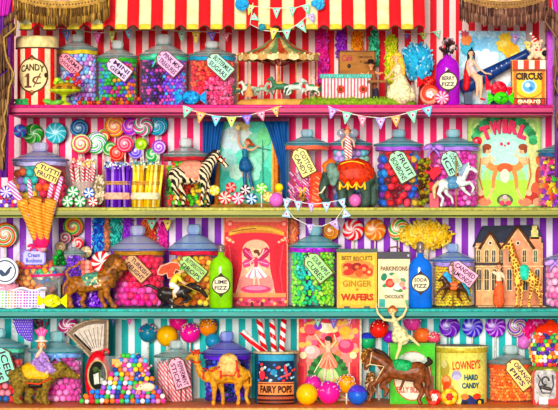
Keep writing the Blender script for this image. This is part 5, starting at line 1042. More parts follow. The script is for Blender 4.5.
pt.ell(504, 172, 16, 9, 'a8ecb0')
for sg in (-1, 1):   # framing scrolls at the foot
    X = lambda d: 504.5 + sg * d
    for d, y_, a, b_, c in ((34, 160, 3, 5, 'e8784a'), (34, 178, 3.6, 12, 'c8402a'), (31, 190, 5, 8, 'e06a48'), (27, 198, 7, 6, 'b83a2a'), (20, 202, 7, 4, 'e89070'), (33, 202, 5, 4, 'f0a888'), (24, 193, 3, 3, 'f0c8a0')): pt.ell(X(d), y_, a, b_, c)
    pt.line([(X(24), 158), (X(26), 176), (X(22), 190)], 1.4, 'c87a4a')
sk1, sk2 = 'f6cfa0', 'ee9a5a'
for sg in (-1, 1):   # two acrobats leaning back to back
    X = lambda d: 504.5 + sg * d
    pt.line([(X(18), 157), (X(17), 165)], 8.5, sk1, 8).line([(X(17), 164), (X(12), 168), (X(7), 168)], 7, sk2, 6).line([(X(8), 167), (X(11), 178), (X(12), 190)], 5, sk2, 3).line([(X(12), 188), (X(15), 196), (X(18), 200)], 3, 'f4c890', 1.4)
    pt.line([(X(15), 157), (X(10), 155), (X(12), 151)] if sg > 0 else [(X(16), 155), (X(10), 160), (X(14), 163)], 2.4, 'f8d8b0', 1.6).line([(X(21), 157), (X(23), 163), (X(17), 165)], 2.4, 'f2b880', 1.8)
    pt.ell(X(17.5), 149.5, 4.2, 4.6, 'f6cfa4').ell(X(18), 147, 4.6, 3.2, '9a4a20').ell(X(20.5), 150, 1.8, 3.4, '8a3f1c').ell(X(16), 150, .6, .5, '3a2018').ell(X(15.6), 152, .9, .5, 'c03a3a')
pt.ell(504.5, 168, 8, 5, 'e86a3a').ell(504.5, 176, 4.6, 7, 'f6f4d8').ell(504.5, 200, 8, 6, '5a6a4a').ell(504.5, 200, 5.5, 4, 'b8b88a').ell(501.5, 203, 3, 2.4, 'd84a6a').ell(508, 203, 3, 2.4, 'd84a6a').ell(504.5, 197, 2.4, 2, 'e8c8d0')
pt.ell(501, 144, 1.6, 1.6, 'd83a78').ell(508, 143.5, 1.6, 1.6, 'd83a78').ell(504.5, 145.5, 1, 1, 'd83a78')
pt.build('printed_picture', t)
ms = M('e8286a', .5, 0, .1); md = M('7a1038', .5, 0, .1)
for i, ch in enumerate('TWIRL'):
    u = (-19.5, -9, 0, 8.6, 18.5)[i]; wd = (10, 12.5, 5, 10, 8.5)[i]; dz = -.018 * u * u
    for dx, m_, yy in ((.8, md, -5.0), (0, ms, -5.4)): text(t, ch, u + dx, hh(2, 126, 77) + dz - dx * .7, yy, wd, 14, m_, u * 1.0, off=.07)
lolly('dark red lollipop peeping out between the pony jar and the TWIRL poster', 477, 141, 5.5, (('b81a3a', 1), ('e04a5a', .6)), 2, 78, 2, .2)
# right hand jar
_, l, Rj, H = jar('glass jar of bright confetti coloured sweets at the end of the olive shelf', 2, 538, 588, 152, 136, 'teal', '3a6a98', y=40, lx=(536, 590))
fill(l, Rj, 1, H - 2, 'star', 3.4, ['f070b0', 'f8a020', 'e8308a', '5ac83a', 'f8d83a', 'a83ad0', 'f05a3a'], 'star_sweet', 'small bright star sweet in the jar at the end of the olive shelf', 'star sweets in the end jar', indiv=True)
# ================= ROW 3 =================
lolly('round lollipop with green, orange and red swirls over the white lidded tub', 5, 235, 13, (('e8502a', 1), ('f4e8e0', .6), ('3aa86a', .7), ('f0a83a', .5)), 3, 86, 2, .22)
lolly('rainbow coloured swirl lollipop above the dark green berries', 73, 226.5, 10.5, (('e8604a', 1), ('f0b83a', .8), ('e8e84a', .6), ('3ab85a', 1), ('f4a0a8', .5)), 3, 88, 1, .14)
lolly('small grey pink swirl lollipop under the rainbow one', 65, 237.5, 6.5, (('c85a7a', 1), ('f0d8d8', .7), ('7a8a6a', .4)), 3, 78, 1, .3)
lolly('small red and white swirl lollipop beside the pale salmon sweets', 77.5, 243, 6.5, (('e8384a', 1), ('f8d0c8', .7)), 3, 76, 2, .25)
lolly('small cream and yellow swirl lollipop over the dark green berries', 60, 247, 5.5, (('e8c88a', 1), ('f8f0d8', .7), ('c8603a', .3)), 3, 72, 1, .3)
lolly('small cream flower lollipop above the salmon sweets', 86, 252, 6, (('f0d8a0', 1), ('f8f4e0', .6), ('e8904a', .4)), 3, 66, 5, .1)
boa('royal blue plume hanging behind the large peppermint', 99, 213, 262, 14, ['1a5ab8', '2a8ad8', '3a3ab0', '58b8e0'], 3)
boa('teal plume hanging between the blue plume and the lavender lid', 116, 213, 246, 12, ['2aa8a0', '6ad8c8', '1a7a78'], 3)
boa('rust brown plume hanging between the blue and teal ones', 107, 213, 246, 5, ['a8684a', 'd89070'], 3, 84)
boa('violet plume hanging behind the knob of the lavender lid', 128, 213, 240, 10, ['8a2ac0', 'b85ae0'], 3, 92)
boa('coral orange plume hanging over the lavender lid', 149, 213, 244, 15, ['f0703a', 'f89a5a', 'e04a4a'], 3, 92)
boa('magenta plume hanging between the two little pennants', 163, 213, 246, 10, ['d82a98', 'f05ab8'], 3, 94)
boa('peach plume hanging behind the green sweets jar', 291, 214, 246, 15, ['f0906a', 'f8b090', 'd8683a'], 3)
fluff('wide cloud of yellow candy floss behind the blue bottle and the cream tin', 426, 235, 28, 15, ['f0c83a', 'f8e07a', 'e8b42a', 'f4d86a'], 78, 260, k=3)
for px, py, r, cols, n, kk, lb in ((331, 231, 9, (('e8902a', 1), ('f4c86a', .5), ('b85a2a', .4)), 2, .25, 'amber swirl lollipop beside the knob of the green sweets jar'), (353, 230, 11.3, (('e8203a', 1), ('fbe8e4', .75)), 7, .12, 'red and white swirl lollipop above the wafer tin'),
                              (375, 230, 11.3, (('f0801a', 1), ('f8c07a', .6)), 7, .09, 'orange swirl lollipop between the red and the green ones'), (399, 230, 11.3, (('3aa84a', 1), ('f4e8b8', .6), ('e87a2a', .8), ('f4e8b8', .4)), 4, .14, 'green, orange and cream swirl lollipop above the cream tin')):
    lolly(lb, px, py, r, cols, 3, 84, n, kk)
# white lidded tub lying with black bird badge
t = thing('sweet_tub', 'pink tub tipped forward with a round white lid bearing a dark bird shape', 'tub', on(3, 6, -5))
b = MB(); zc = hh(3, 271, -14)
MB().lathe([(.1, .1), (12, .1), (12.4, 2), (12, 24), (.1, 24)], (0, 8, 0), 28).build('tub_body', M('f0a8b8', .4, 0, .4), t, (0, 0, 0))
b.lathe([(.1, -2), (12.8, -2), (13.6, 0), (13, 2), (11.8, 2.6), (11.2, 1.4), (.1, 1.2)], seg=36); b.v[-1] = b.v[-1] @ rotm(PI / 2, 0, 0).T + np.array((0, -10, zc)); b.build('lid', M('f2f4f6', .3, 0, .12), t, (0, 0, 0))
b = MB().tube([(10.4 * math.cos(2 * PI * i / 36), -11.8, zc + 10.4 * math.sin(2 * PI * i / 36)) for i in range(36)], .6, 0, 6, True); b.build('dark_ring', M('44506a', .4), t, (0, 0, 0))
P_ = [(-6, 2), (-3, 1), (0, -2), (3, 2), (6, 5), (8, 4), (6, 2), (5, -2), (2, -5), (-3, -6), (-6, -3)]
MB().prism([(x * .9, zc + z * .9) for x, z in P_], -12.3, -11.4).build('bird_badge', M('1f3a58', .5), t, (0, 0, 0))
# orange sweets jar, no lid, with lilac label & bouquet
t = thing('sweet_jar', 'open glass jar of orange sugar fruits with a lilac label and pink bow', 'jar', on(3, 35, 40)); l = on(3, 35, 40)
MB().lathe([(.1, .4), (20, .4), (22, 4), (23, 30), (20, 50), (14, 60), (10.5, 64), (11.5, 68)], seg=34).build('glass_body', glass('f2f6f4', .05), t, (0, 0, 0))
fill(l, 22.5, 1, 44, 'bean', 3.6, ['ff7a08', 'ff9a28', 'f86010', 'ffb050'], 'orange_sweet', 'orange sugared sweet in the open jar with the lilac label', 'orange sweets in the open jar', indiv=True)
zc = hh(3, 258, 16)
b = MB().prism([(x * 1.0, zc + z) for x, z in [(-9, -7), (11, -7), (13, -4), (13, 5), (11, 8), (4, 9), (-2, 9), (-9, 8), (-11, 5), (-11, -4)]], -25.2, -24.4, 1); b.prism([(x * .88 + .1, zc + z * .86) for x, z in [(-9, -7), (11, -7), (13, -4), (13, 5), (11, 8), (-9, 8), (-11, 5), (-11, -4)]], -25.6, -24.6, 0)
b.build('label', [M('c8c4f4', .5, 0, .15), M('8a78c8', .5)], t, (0, 0, 0))
text(t, 'Cream', 1, zc + 3, -25.9, 12, 4.2, M('3a4ab0', .6, 0, 0)); text(t, 'Bonbons', 1, zc - 2.5, -25.9, 16, 4.2, M('3a4ab0', .6, 0, 0))
bow(t, 1, zc + 12, -25, 13, M('e83a7a', .4)); MB().tube([(p[0], p[1], p[2]) for p in ring(22.8, zc - 10, 1)], .9, 0, 6, True).build('ribbon', M('e83a7a', .4), t, (0, 0, 0))
# bouquet of wafer rolls
t = thing('wafer_bouquet', 'pink collar holding golden ridged wafer rolls, standing in the orange sweets jar', 'wafer bouquet', on(3, 45, 38)); t.location.z = ZC + (TOPZ[3] + 40) * S
fB = fy(20); W3 = lambda px, py, y=0: ((px - 45) * fy(38 + y), y, hh(3, py, 38 + y) - 40)
b = MB(); b.lathe([(5, W3(0, 247)[2]), (8, W3(0, 242)[2]), (8.6, W3(0, 233)[2]), (8, W3(0, 232)[2]), (5, W3(0, 240)[2])], seg=22, c=(.5, -52, 0)); b.build('pink_collar', M('e8286a', .4), t, (0, 0, 0))
MB().tube([(0, 0, 16), (0, -26, W3(0, 248)[2]), (0, -52, W3(0, 245)[2])], [3.6, 4.2, 5], 0, 12).build('handle_wrap', M('f0b0c0', .5), t, (0, 0, 0))
wm = P('lin', (('e8982a', 1), ('b8621a', .35), ('f8c060', .8)), 3.0, (.35, 0, 1), rough=.5, var=.3)
for (bx, by, by_, tx, ty, tyy, r0) in ((40, 240, -54, 28, 200, -78, 4.2), (46, 240, -56, 41.5, 199, -80, 5.0), (50, 240, -54, 57, 200, -78, 4.6), (43, 238, -53, 36, 204, -73, 3.4), (48, 238, -53, 49, 203, -73, 3.4)):
    p, q = np.array(W3(bx, by, by_)), np.array(W3(tx, ty, tyy)); b = MB(); pts = [p + (q - p) * i / 12 for i in range(13)]
    b.tube(pts, [2.8 + (r0 - 1.6) * i / 12 + (.35 if i % 2 else 0) for i in range(13)], 0, 12); b.build('wafer_roll', wm, t, (0, 0, 0))
pm = P('lin', (('e87aa8', 1), ('f8eef4', 1.1), ('a868c8', .5)), 3.6, (.8, 0, 1), rough=.3)
for x0, y0, x1, y1 in ((15, 183, 30, 212), (18, 182, 34, 216), (35, 181, 37.5, 203), (58, 184, 54, 202), (67.5, 178, 58, 214)):
    p, q = np.array(W3(x1, y1, -72)), np.array(W3(x0, y0, -78)); dd = np.array(W3(44, 242, -10)); b = MB(); b.tube([p, p + (q - p) * .5, q], [1.9, 2.4, 2.0], 0, 9); b.ell(q, 1.9, m=0); b.build('twisted_stick', pm, t, (0, 0, 0))
# green berries, bowl
spots = []
for i in range(14): a = 2 * PI * (i % 5) / 5 + i; q = on(3, 59, 10); h_ = hh(3, 257, 10); spots.append((q[0] + 4 * math.cos(a) * (1 if i < 10 else .2), 16 + 3 * math.sin(a), TOPZ[3] + h_ - 6 + (i // 5) * 5.2))
t = thing('berry_pot', 'little glass pot on a stem under the dark green berries', 'pot', on(3, 59, 17)); h_ = hh(3, 257, 10)
MB().lathe([(.1, .1), (6, .2), (1.4, 2), (1.2, h_ - 18), (5, h_ - 14), (7.6, h_ - 9.6), (7, h_ - 9.6), (4, h_ - 12.6), (.1, h_ - 13)], seg=20).build('pot_body', glass('dff0e4', .25), t, (0, 0, 0))
scatter_ball('berry_sweet', 'shiny dark green berry sweet piled over the jar of purple crystals', 'dark green berries', spots, ['0f7a2a', '1fa03a', '0a5a20'], 2.9)
t = thing('glass_bowl', 'shallow glass bowl of mixed striped sweets with a bright pink band', 'bowl', on(3, 48, 0))
hb = hh(3, 273, 2); MB().lathe([(.1, .1), (8, .2), (4, 2), (3.2, hb - 20), (8, hb - 17), (15, hb - 10), (16.6, hb), (15.8, hb), (14, hb - 9), (.1, hb - 15)], seg=30).build('bowl_body', glass('e8eef0', .06), t, (0, 0, 0))
MB().tube([(p[0], p[1], p[2] + p[0] * .05) for p in ring(16.6, hb - 2, 1)], 1.2, 0, 7, True).build('pink_band', M('e8307a', .4), t, (0, 0, 0))
spots = []
for i in range(46): a = random.uniform(0, 2 * PI); q = random.uniform(3, 12.2); l = on(3, 48, 2); zz = random.uniform(-9, 4) if q < 10 else random.uniform(-5, 2); spots.append((l[0] + q * math.cos(a), 2 + q * math.sin(a), TOPZ[3] + hb + zz))
scatter_ball('bowl_sweet', 'round pastel sweet heaped in the glass bowl with the pink band', 'sweets in the glass bowl', spots, ['f4e8c8', 'f08ab0', '5ab88a', 'f4f0f0', 'e8a83a', '3a6ab0', 'f0c0d0', '8ad0a8'], 2.5)
# candy button strips
t = thing('candy_button_strips', 'white paper strips of pastel candy buttons laid along the turquoise shelf edge', 'candy strips', on(3, 22, -12))
b = MB(); b.sheet(lambda u, v: (-24 + 47 * u, -3 + 6 * (1 - v), .2 + 17.5 * (1 - v) + .5 * math.sin(u * 18)), 30, 5, .7, 0); b.sheet(lambda u, v: (-24 + 48 * u, 3 + 5 * (1 - v) , 16 + 4 * v + 1.3 * math.sin(u * 14 + 1)), 30, 2, .6, 0); b.build('paper_strips', M('eee8f4', .8, 0, .12), t, (0, 0, 0))
bc = ['8ac85a', '5aa8a0', 'f0a83a', 'f0703a', 'e86ab8', 'e04aa0', 'a85ad8', '7a4ac0', 'b88ad8', 'f0c0e0']
me = {}
for ci in range(15):
    for ri in range(6):
        h_ = bc[min(ci * 10 // 15, 9)]; 
        if h_ not in me: me[h_] = MB().ell((0, 0, 0), (1.05, .6, .95), seg=7, rings=5).mesh('candy_button', M(h_, .4))
        v = (ri + .6) / 6.4; link('candy_button', me[h_], t, (-22.5 + ci * 3.05 + (.4 if ci % 3 == 2 else 0), -3.4 + 6 * (1 - v), .2 + 17.5 * (1 - v)))
wrapped('bright yellow foil wrapped candies bunched at the turquoise shelf edge under the lion tail', 52, 301, 30, 16, ['e8e81a', 'f8f85a', 'b8b80a'], 3, y=-15)
# purple crystal jar
_, l, Rj, H = jar('squat glass jar of purple sugar crystals behind the lion tail', 3, 62, 86, 254, 241, 'clear', None, y=30, knobw=.2)
fill(l, Rj, 1, H - 3, 'rock', 1.7, ['7a2ad0', 'a85af0', '4a1a9a', 'd0a0f8', '8a3ae0'], 'sugar_crystal', 'fine purple sugar crystals in the squat jar', None)
t = MB(); sp = on(3, 92, 20)
for i in range(420):
    a = random.uniform(0, PI * 2); q = math.sqrt(random.random()); x = 15 * q * math.cos(a); yy = 8 * q * math.sin(a); z = random.uniform(0, 1) * 27 * math.sqrt(max(0, 1 - q * q)) + 1.5
    t.ell((x, yy, z), (1.7, 1.4, 1.8), rnd3(), random.randrange(4), 5, 4)
tag(t.build('sugar_crystal_heap', [M(c, .25) for c in ['7a2ad0', 'a85af0', '4a1a9a', 'd0a0f8']], None, sp), 'heap of loose purple sugar crystals under the lion', 'candy', None, 'stuff')
spots = []
for i in range(12): q = on(3, 86, 10); spots.append((q[0] - 4 + (i % 3) * 4.6, 26 - (i // 6) * 4, TOPZ[3] + hh(3, 273, 20) + (i // 3) * 4.4 - 3))
t = thing('glass_pedestal', 'narrow glass pedestal carrying the salmon pink sweets', 'glass stand', on(3, 87, 22)); h_ = hh(3, 279, 22)
MB().lathe([(.1, .1), (8, .2), (2, 2), (1.8, h_ - 4), (9, h_ - 1), (9, h_), (.1, h_)], seg=20).build('pedestal', glass('e8e0e4', .3), t, (0, 0, 0))
scatter_ball('salmon_sweet', 'salmon pink sweet stacked between the crystal jar and the big peppermint', 'salmon sweets beside the big peppermint', spots, ['f48a7a', 'f8b8a8', 'e86a5a'], 3.1)
mint('large red and white peppermint wheel behind the lion head', 102, 262, 11.5, 'e02a30', 'fbf4ee', 3, y=18, n=8, kk=.05, name='peppermint', z=(205 - 262) * fy(18))
t = thing('lollipop_stand', 'thin cream stick holding up the large peppermint wheel', 'stick', on(3, 102, 20)); MB().tube([(0, 0, .1), (0, 0, hh(3, 271, 20))], 1.1).build('stick', M('f4ecd8'), t, (0, 0, 0))
# lion
F = Fig('lion', 'golden brown lion figurine striding with its tail curled, saddle of blue green flowers', 'lion', 3, 94, -8)
lm = M('96601f', .4, 0, .7, 100)
F.blob('body', lm, [[(76, 284, 8.4), (88, 285, 7.6), (102, 280, 9.4), (108, 278, 9)], [(109, 272, 7.5), (116, 267, 6.4)], [(118, 264, 6.2)], [(121, 264, 4.4), (124.5, 268, 3.2)], [(116, 258.6, -4, 1.6)], [(119, 258.2, 3.4, 1.6)], [(106, 286, -4, 4.6), (106.5, 295, -4, 3), (112, 302, -4, 2.2), (113, 305.6, -4, 2.4), (115.5, 306.4, -4.5, 2)], [(103, 286, 4, 4.4), (100, 296, 4, 2.8), (103, 303, 4, 2.2), (105, 306.4, 4, 2.2)],
   [(73, 287, -4, 6.2), (67, 295, -4, 3.2), (71, 301, -4, 2.2), (69.5, 305.8, -4, 2.4), (72.5, 306.4, -4, 2)], [(79, 288, 4, 5.6), (84, 297, 4, 2.9), (81, 303, 4, 2.1), (84, 306.2, 4, 2.2)], [(69, 279, 2.2), (66, 272, 1.6), (70, 268, 1.4), (76, 266, 1.4), (80, 262, 1.8)], [(69, 280, 2), (64, 286, 1.5), (63.4, 294, 1.2)]], .75)
F.blob('mane', M('6b4218', .7, 0, .7, 90), [[(113, 259, 1, 5.4), (109, 266, 0, 6.6), (109, 276, 0, 6.8), (112, 284, -1, 4.4)], [(117, 257.6, 2, 3.6)], [(114, 272, -5, 4.2), (116, 278, -3, 3.2)], [(121, 272.5, -1, 2.4), (119, 276, -1, 2.2)]], .8)
F.blob('floral_saddle', M('5f9a82', .5, 0, .6, 160), [[(88, 281.5, 8.6), (97, 280.5, 8.9)]], .8); b = MB()
for i in range(26): q = F.p((93 + random.uniform(-8, 8), 282 + random.uniform(-5, 5), -8.4, 1)); b.ell(q[:3], (1.3, .8, 1.3), m=i % 3, seg=7, rings=5)
b.build('saddle_flowers', [M('e8b8a0', .5), M('f0d8a0', .5), M('3f7a68', .5)], F.t, (0, 0, 0)); F.eyes([(121.6, 262.4, -3.6, .7)], .8); F.eyes([(127.2, 267.4, -1.5, .9)], 1.1); b = MB().cap(F.p((121, 270.5, -2.5, 1))[:3], F.p((126, 271, -2, 1))[:3], .5, .5); b.build('mouth', M('3a1c10'), F.t, (0, 0, 0))
# jar E
_, l, Rj, H = jar('glass jar of red jelly hearts over hot pink sweets, lavender lid and kraft paper tag', 3, 113, 165, 250, 225, 'lav', 'b8862a', (138, 268, 30, 16, 46, 'dcae82', ['TURKISH', 'DELIGHT']), y=46, lx=(108, 167))
fill(l, Rj, 1, H - 5, 'ball', 3.5, ['e8189a', 'f05ab8', 'f02a58', 'd8184a', 'f0407a', 'ff8ad0'], 'pink_sweet', 'glossy red or hot pink sweet in the lavender lidded jar', 'sweets in the jar with the kraft tag', indiv=True, pf=lambda x, z: random.choice([0, 1, 5, 4, 0]) if z < 22 - x * .4 else random.choice([2, 3, 2, 4]))
# jar F
_, l, Rj, H = jar('glass jar of amber sweets with a red ribbon, blue glass lid and green tag', 3, 169, 219, 250, 224, 'blue', 'd02a48', (193, 268, 30, 16, 40, 'b8dc8a', ['BUTTERSCOTCH', 'DROPS']), y=46, lx=(166, 222))
fill(l, Rj, 1, H - 9, 'ball', 3.3, ['f0a010', 'f8c020', 'e87a10', 'f8d84a', 'c86a14'], 'amber_sweet', 'amber yellow ball sweet in the red ribboned jar', 'amber sweets in the red ribboned jar', indiv=True)
t = thing('sugar_pony_head', 'small pink and orange iced pony head biscuit on a stick before the amber jar', 'biscuit', on(3, 168, 4))
hz = lambda py: hh(3, py, 4)
b = MB(); P_ = [(158, 271), (161, 266), (167, 264), (172, 262), (178, 263), (181, 267), (179, 271), (176, 269), (174, 273), (177, 278), (168, 278), (167, 273), (162, 275), (158, 274)]
b.prism([(x - 168, hz(y_)) for x, y_ in P_], -1.2, 1.2, 0); b.tube([(x - 168, -1.3, hz(y_)) for x, y_ in P_], .8, 1, 6, True); b.build('biscuit', [M('c8502a', .6), M('f8b8a0', .5)], t, (0, 0, 0)); MB().tube([(4, 0, .1), (4, 0, hz(277))], .9).build('stick', M('f0e4d0'), t, (0, 0, 0))
# black horse + jockey
F = Fig('race_horse', 'black race horse figurine at full gallop', 'horse', 3, 176, -12)
hm_ = M('2a201c', .3, 0, .7, 80)
F.blob('body', hm_, [[(163, 292.5, 6), (174, 293.5, 5.4), (183, 291, 6)], [(185, 290, 4.6), (193, 287, 3.3), (198, 287.5, 2.7)], [(198, 287.5, 2.9), (203.5, 292.5, 2.1), (206.5, 296.5, 1.7)], [(196.5, 286, -1.4, 1), (196, 282.5, -1.8, .5)], [(184, 294, -3, 3), (190, 298, -3, 1.8), (186, 302.5, -3, 1.2), (183, 301, -3, 1.2)], [(182, 294, 3, 3), (186, 300, 3, 1.7), (180, 304, 3, 1.2)],
   [(161, 295, -3, 4), (168, 301, -3, 2), (173, 304.5, -3, 1.4), (177, 306.8, -3, 1.4)], [(160, 295, 3, 4), (164, 302, 3, 2), (160, 306.6, 3, 1.3)], [(157, 289, 1.7), (150, 285.5, 1.7), (144.5, 285.5, 1.0)]], .65)
F.blob('mane', M('120c0a', .6), [[(186, 286, 1.6), (191, 283.6, 1.4), (196, 284, 1)]], .5); F.eyes([(200.4, 288.5, -2.3, .8)], .7, 'c8b090')
F.blob('saddle', M('d8b84a', .4), [[(172, 288.6, 3.2), (176, 288.8, 3.2)]], .6); b = MB(); b.tube([F.p((200, 293, -2.4, 1))[:3], F.p((192, 289, -4, 1))[:3], F.p((181, 284, -3, 1))[:3]], .4); b.tube([F.p((173, 290, -5.5, 1))[:3], F.p((174, 299, -6, 1))[:3]], .9); b.build('reins', M('c8a04a', .4), F.t, (0, 0, 0))
F = Fig('person', 'jockey in yellow and green silks crouching on the black race horse', 'person', 3, 176, -12); sk = skin()
F.blob('body', sk, [[(172, 284, 3), (175, 278.5, 2.6), (178, 275, 2.8)], [(178, 275, 1.6), (180, 272.5, 1.2), (182, 270.5, 2.8)], [(178, 276, -2.6, 1.4), (181, 281, -3.4, 1.1), (185, 284, -2.4, .9)], [(178, 276, 2.6, 1.4), (182, 281, 3, 1.1), (186, 284, 2, .9)], [(172, 284, -2, 2.6), (178, 288, -5, 2), (174, 294, -6, 1.5), (176, 296.5, -6.4, 1.2)], [(172, 284, 2, 2.6), (178, 288, 5, 2), (174, 294, 6, 1.5), (176, 296.5, 6.4, 1.2)]], .5)
F.blob('yellow_jersey', M('ead84a', .4, 0, .4), [[(172.5, 283.5, 3.4), (175, 278.5, 3.3), (178, 275.5, 3.1)], [(178, 276, -2.8, 1.9), (180.6, 280.4, -3.5, 1.6)], [(178, 276, 2.8, 1.9), (181.4, 280.4, 3.1, 1.6)]], .55)
F.blob('breeches', M('f4f0e4', .5), [[(172, 284.6, -2, 3.1), (177.6, 288, -5, 2.4), (174.6, 292, -5.9, 2)], [(172, 284.6, 2, 3.1), (177.6, 288, 5, 2.4), (174.6, 292, 5.9, 2)]], .55)
F.blob('green_cap', M('5aa84a', .4), [[(181.6, 268.8, 2.9)], [(184, 269.4, 1.0), (186, 270, .8)]], .5); F.face((182, 270.8), 2.7, .7, sk); F.hand((185, 284), (1, .3), sk, .8); F.hand((186, 284), (1, .4), sk, .7)
bottle('lime green glass bottle with an oval paper label, lettered lime fizz', 3, 209.5, 232.5, 257, 251, 244, '84bc12', 285, ['LIME', 'FIZZ'], y=-4)
# red poster
t, pt, H, cx = picture('fairy_poster', 'crimson and peach poster of a winged dancer under a golden garland', 'poster', 3, 223.5, 288, 216, 308, 62, 'e8a080', None)
pt.rect(224.5, 217, 287, 307, 'e0604e').rect(225, 232, 286, 307, 'd8283e').rect(226, 218, 286, 222, 'f0a080')
pt.poly([(228, 236), (230, 230), (245, 226), (256, 225), (270, 226), (282, 230), (285, 236), (270, 233), (256, 232.5), (242, 233)], 'c8862a').line([(229, 234), (242, 229), (256, 228), (270, 229), (284, 234)], 3, 'e8b04a').line([(232, 232), (244, 229.5), (256, 228.5)], 1, '8a4a1a')
for x, y_ in ((230, 224), (284, 224), (229, 240), (285, 241)): pt.ell(x, y_, 4, 3.4, 'e8504a').ell(x, y_, 2, 1.8, 'f4b0a0')
for i in range(7): pt.ell(227 + (i % 3) * 3, 238 + i * 2, 1.4, 1.2, ('f4b8a0', 'f0d080')[i % 2]).ell(285 - (i % 3) * 3, 238 + i * 2, 1.4, 1.2, ('f4b8a0', 'f0d080')[i % 2])
pt.poly([(242, 268), (242, 250)] + [(256 - 13.5 * math.cos(PI * i / 14), 250 - 10.5 * math.sin(PI * i / 14)) for i in range(15)] + [(270, 268), (276, 296), (235, 296)], 'f8b89a').ell(256, 262, 12, 14, 'fad0a8').ell(256, 284, 18, 12, 'f49a92').poly([(226, 240), (240, 248), (236, 275), (228, 300), (226, 300)], 'c81a34').poly([(286, 240), (271, 248), (276, 275), (284, 300), (286, 300)], 'c81a34')
pt.line([(229, 245), (232, 270), (229, 296)], 1.4, 'e8485a').line([(283, 245), (280, 270), (283, 296)], 1.4, 'e8485a')
pass
for sg in (-1, 1):
    X = lambda d: 256 + sg * d
    pt.poly([(X(1), 261), (X(6), 249), (X(11), 247), (X(14), 250), (X(12), 256), (X(6), 261)], 'b81f5c').poly([(X(1), 261), (X(10), 259), (X(14), 263), (X(12), 268), (X(5), 266)], 'd84a84').line([(X(1), 260), (X(11), 250)], .8, 'f49ac0').line([(X(1), 261), (X(12), 264)], .8, 'f8b8d0').line([(X(2), 259), (X(7), 251)], .6, 'f49ac0')
for i in range(9): pt.line([(256, 265), (246 + i * 2.5, 279 - abs(i - 4) * .5)], 2.2, ('f8e8e4', 'e89ab0', 'ffffff')[i % 3], 3)
pt.line([(254.5, 277), (254, 288)], 2.2, 'f6cdb0', 1.4).line([(258, 277), (259.5, 288)], 2.2, 'f6cdb0', 1.4)
pt.line([(256, 257), (256, 267)], 4.4, 'e83a6a', 3.4).line([(254.5, 258), (250, 262), (252, 267)], 1.3, 'f6cdb0').line([(257.5, 258), (262, 254), (264, 249)], 1.3, 'f6cdb0').ell(256.3, 253.4, 2.5, 2.9, 'f6cdb0').ell(256.3, 251.4, 2.9, 2.0, '6a3418').ell(258.6, 253.6, 1.1, 2.4, '6a3418').ell(255.2, 253.4, .4, .4, '2a1410').ell(257, 253.4, .4, .4, '2a1410')
pt.ell(256, 289, 15, 4, 'e8487a').ell(256, 288, 11, 2.2, 'f490b0')
pt.rect(225, 293, 286, 297, 'f0a06a').rect(225, 297, 286, 307, 'd84a60')
for i in range(22): pt.ell(227 + i * 2.8, 301.5 + (i * 7 % 5) - 2, 1.8, 1.6, ('f08aa0', 'f4b870', 'c83a6a', 'a82a4a')[i % 4])
pt.ell(252, 304, 1.6, 2.6, '5a2430').ell(262, 304, 1.6, 2.6, '5a2430')
pt.build('printed_picture', t)
# jar G
_, l, Rj, H = jar('glass jar of lime and turquoise jelly pieces with purple bow and pale green tag', 3, 289, 336, 247, 225, 'teal', 'b83ad0', (317, 267, 31, 18, 50, 'b4e89a', ['SOUR APPLE', 'CUBES']), y=40, lx=(288, 342), withbow=314)
fill(l, Rj, 1, H - 3, 'gummy', 2.9, ['7ae03a', 'a8f05a', '3ac88a', '38c8c0', 'c8f07a', 'a8d81a', '8ae8e0'], 'jelly_piece', 'lime or turquoise jelly piece in the purple bowed jar', 'jelly pieces in the purple bowed jar', indiv=True,
     pf=lambda x, z: random.choice([3, 6, 2, 3, 2, 0]) if -12 < x + (z - 25) * .25 < 0 else (random.choice([0, 1, 4, 0, 2]) if x < 8 else random.choice([0, 5, 1, 5])))
# wafers tin
def box_tin(name, label, k, x0, x1, y0, y=4, dep=24, body='e8a83a', lidc='2a4a3a', lidh=3.5):
    cx = (x0 + x1) / 2; t = thing(name, label, 'tin', on(k, cx, y)); w2 = (x1 - x0) / 2; H = hh(k, y0, y)
    MB().box(-w2, w2, 0, dep, .1, H - lidh).build('tin_body', M(body, .4, 0, .2, 40), t, (0, 0, 0)); MB().box(-w2 - .7, w2 + .7, -.7, dep + .7, H - lidh, H).build('lid', M(lidc, .4), t, (0, 0, 0))
    return t, Paint(cx, k, y, -.03), cx, w2
t, pt, cx, w2 = box_tin('wafer_tin', 'golden yellow tin lettered GINGER WAFERS with a red ribbon picture', 3, 337, 377, 249)
pt.rect(338, 254, 376.4, 306.5, 'f2b23c').rect(340, 256, 374.5, 304.5, 'f8c452').poly([(341, 264), (346, 261), (358, 260), (370, 262), (374, 266), (373, 276), (366, 279), (352, 278), (342, 276)], 'f0904a')
for x, y_, a, b_, c, g in ((349, 267, 6, 4, 'a8201a', .2), (349, 272, 6, 3.2, 'c8361e', -.2), (357, 267, 5.5, 4.4, '8a1a14', 0), (364, 269, 5, 5, 'b82a1a', .5), (369, 272, 4, 4, 'c84a20', 0), (359, 273, 4, 4, 'e0602a', 0), (346, 268, 2, 1.6, 'f0a060', 0), (357, 267, 2.2, 1.6, 'e87a3a', 0), (364, 269, 2, 2, 'f0a060', 0), (369, 272, 1.6, 1.4, 'f4c080', 0)): pt.ell(x, y_, a, b_, c, g)
pt.build('printed_label', t)
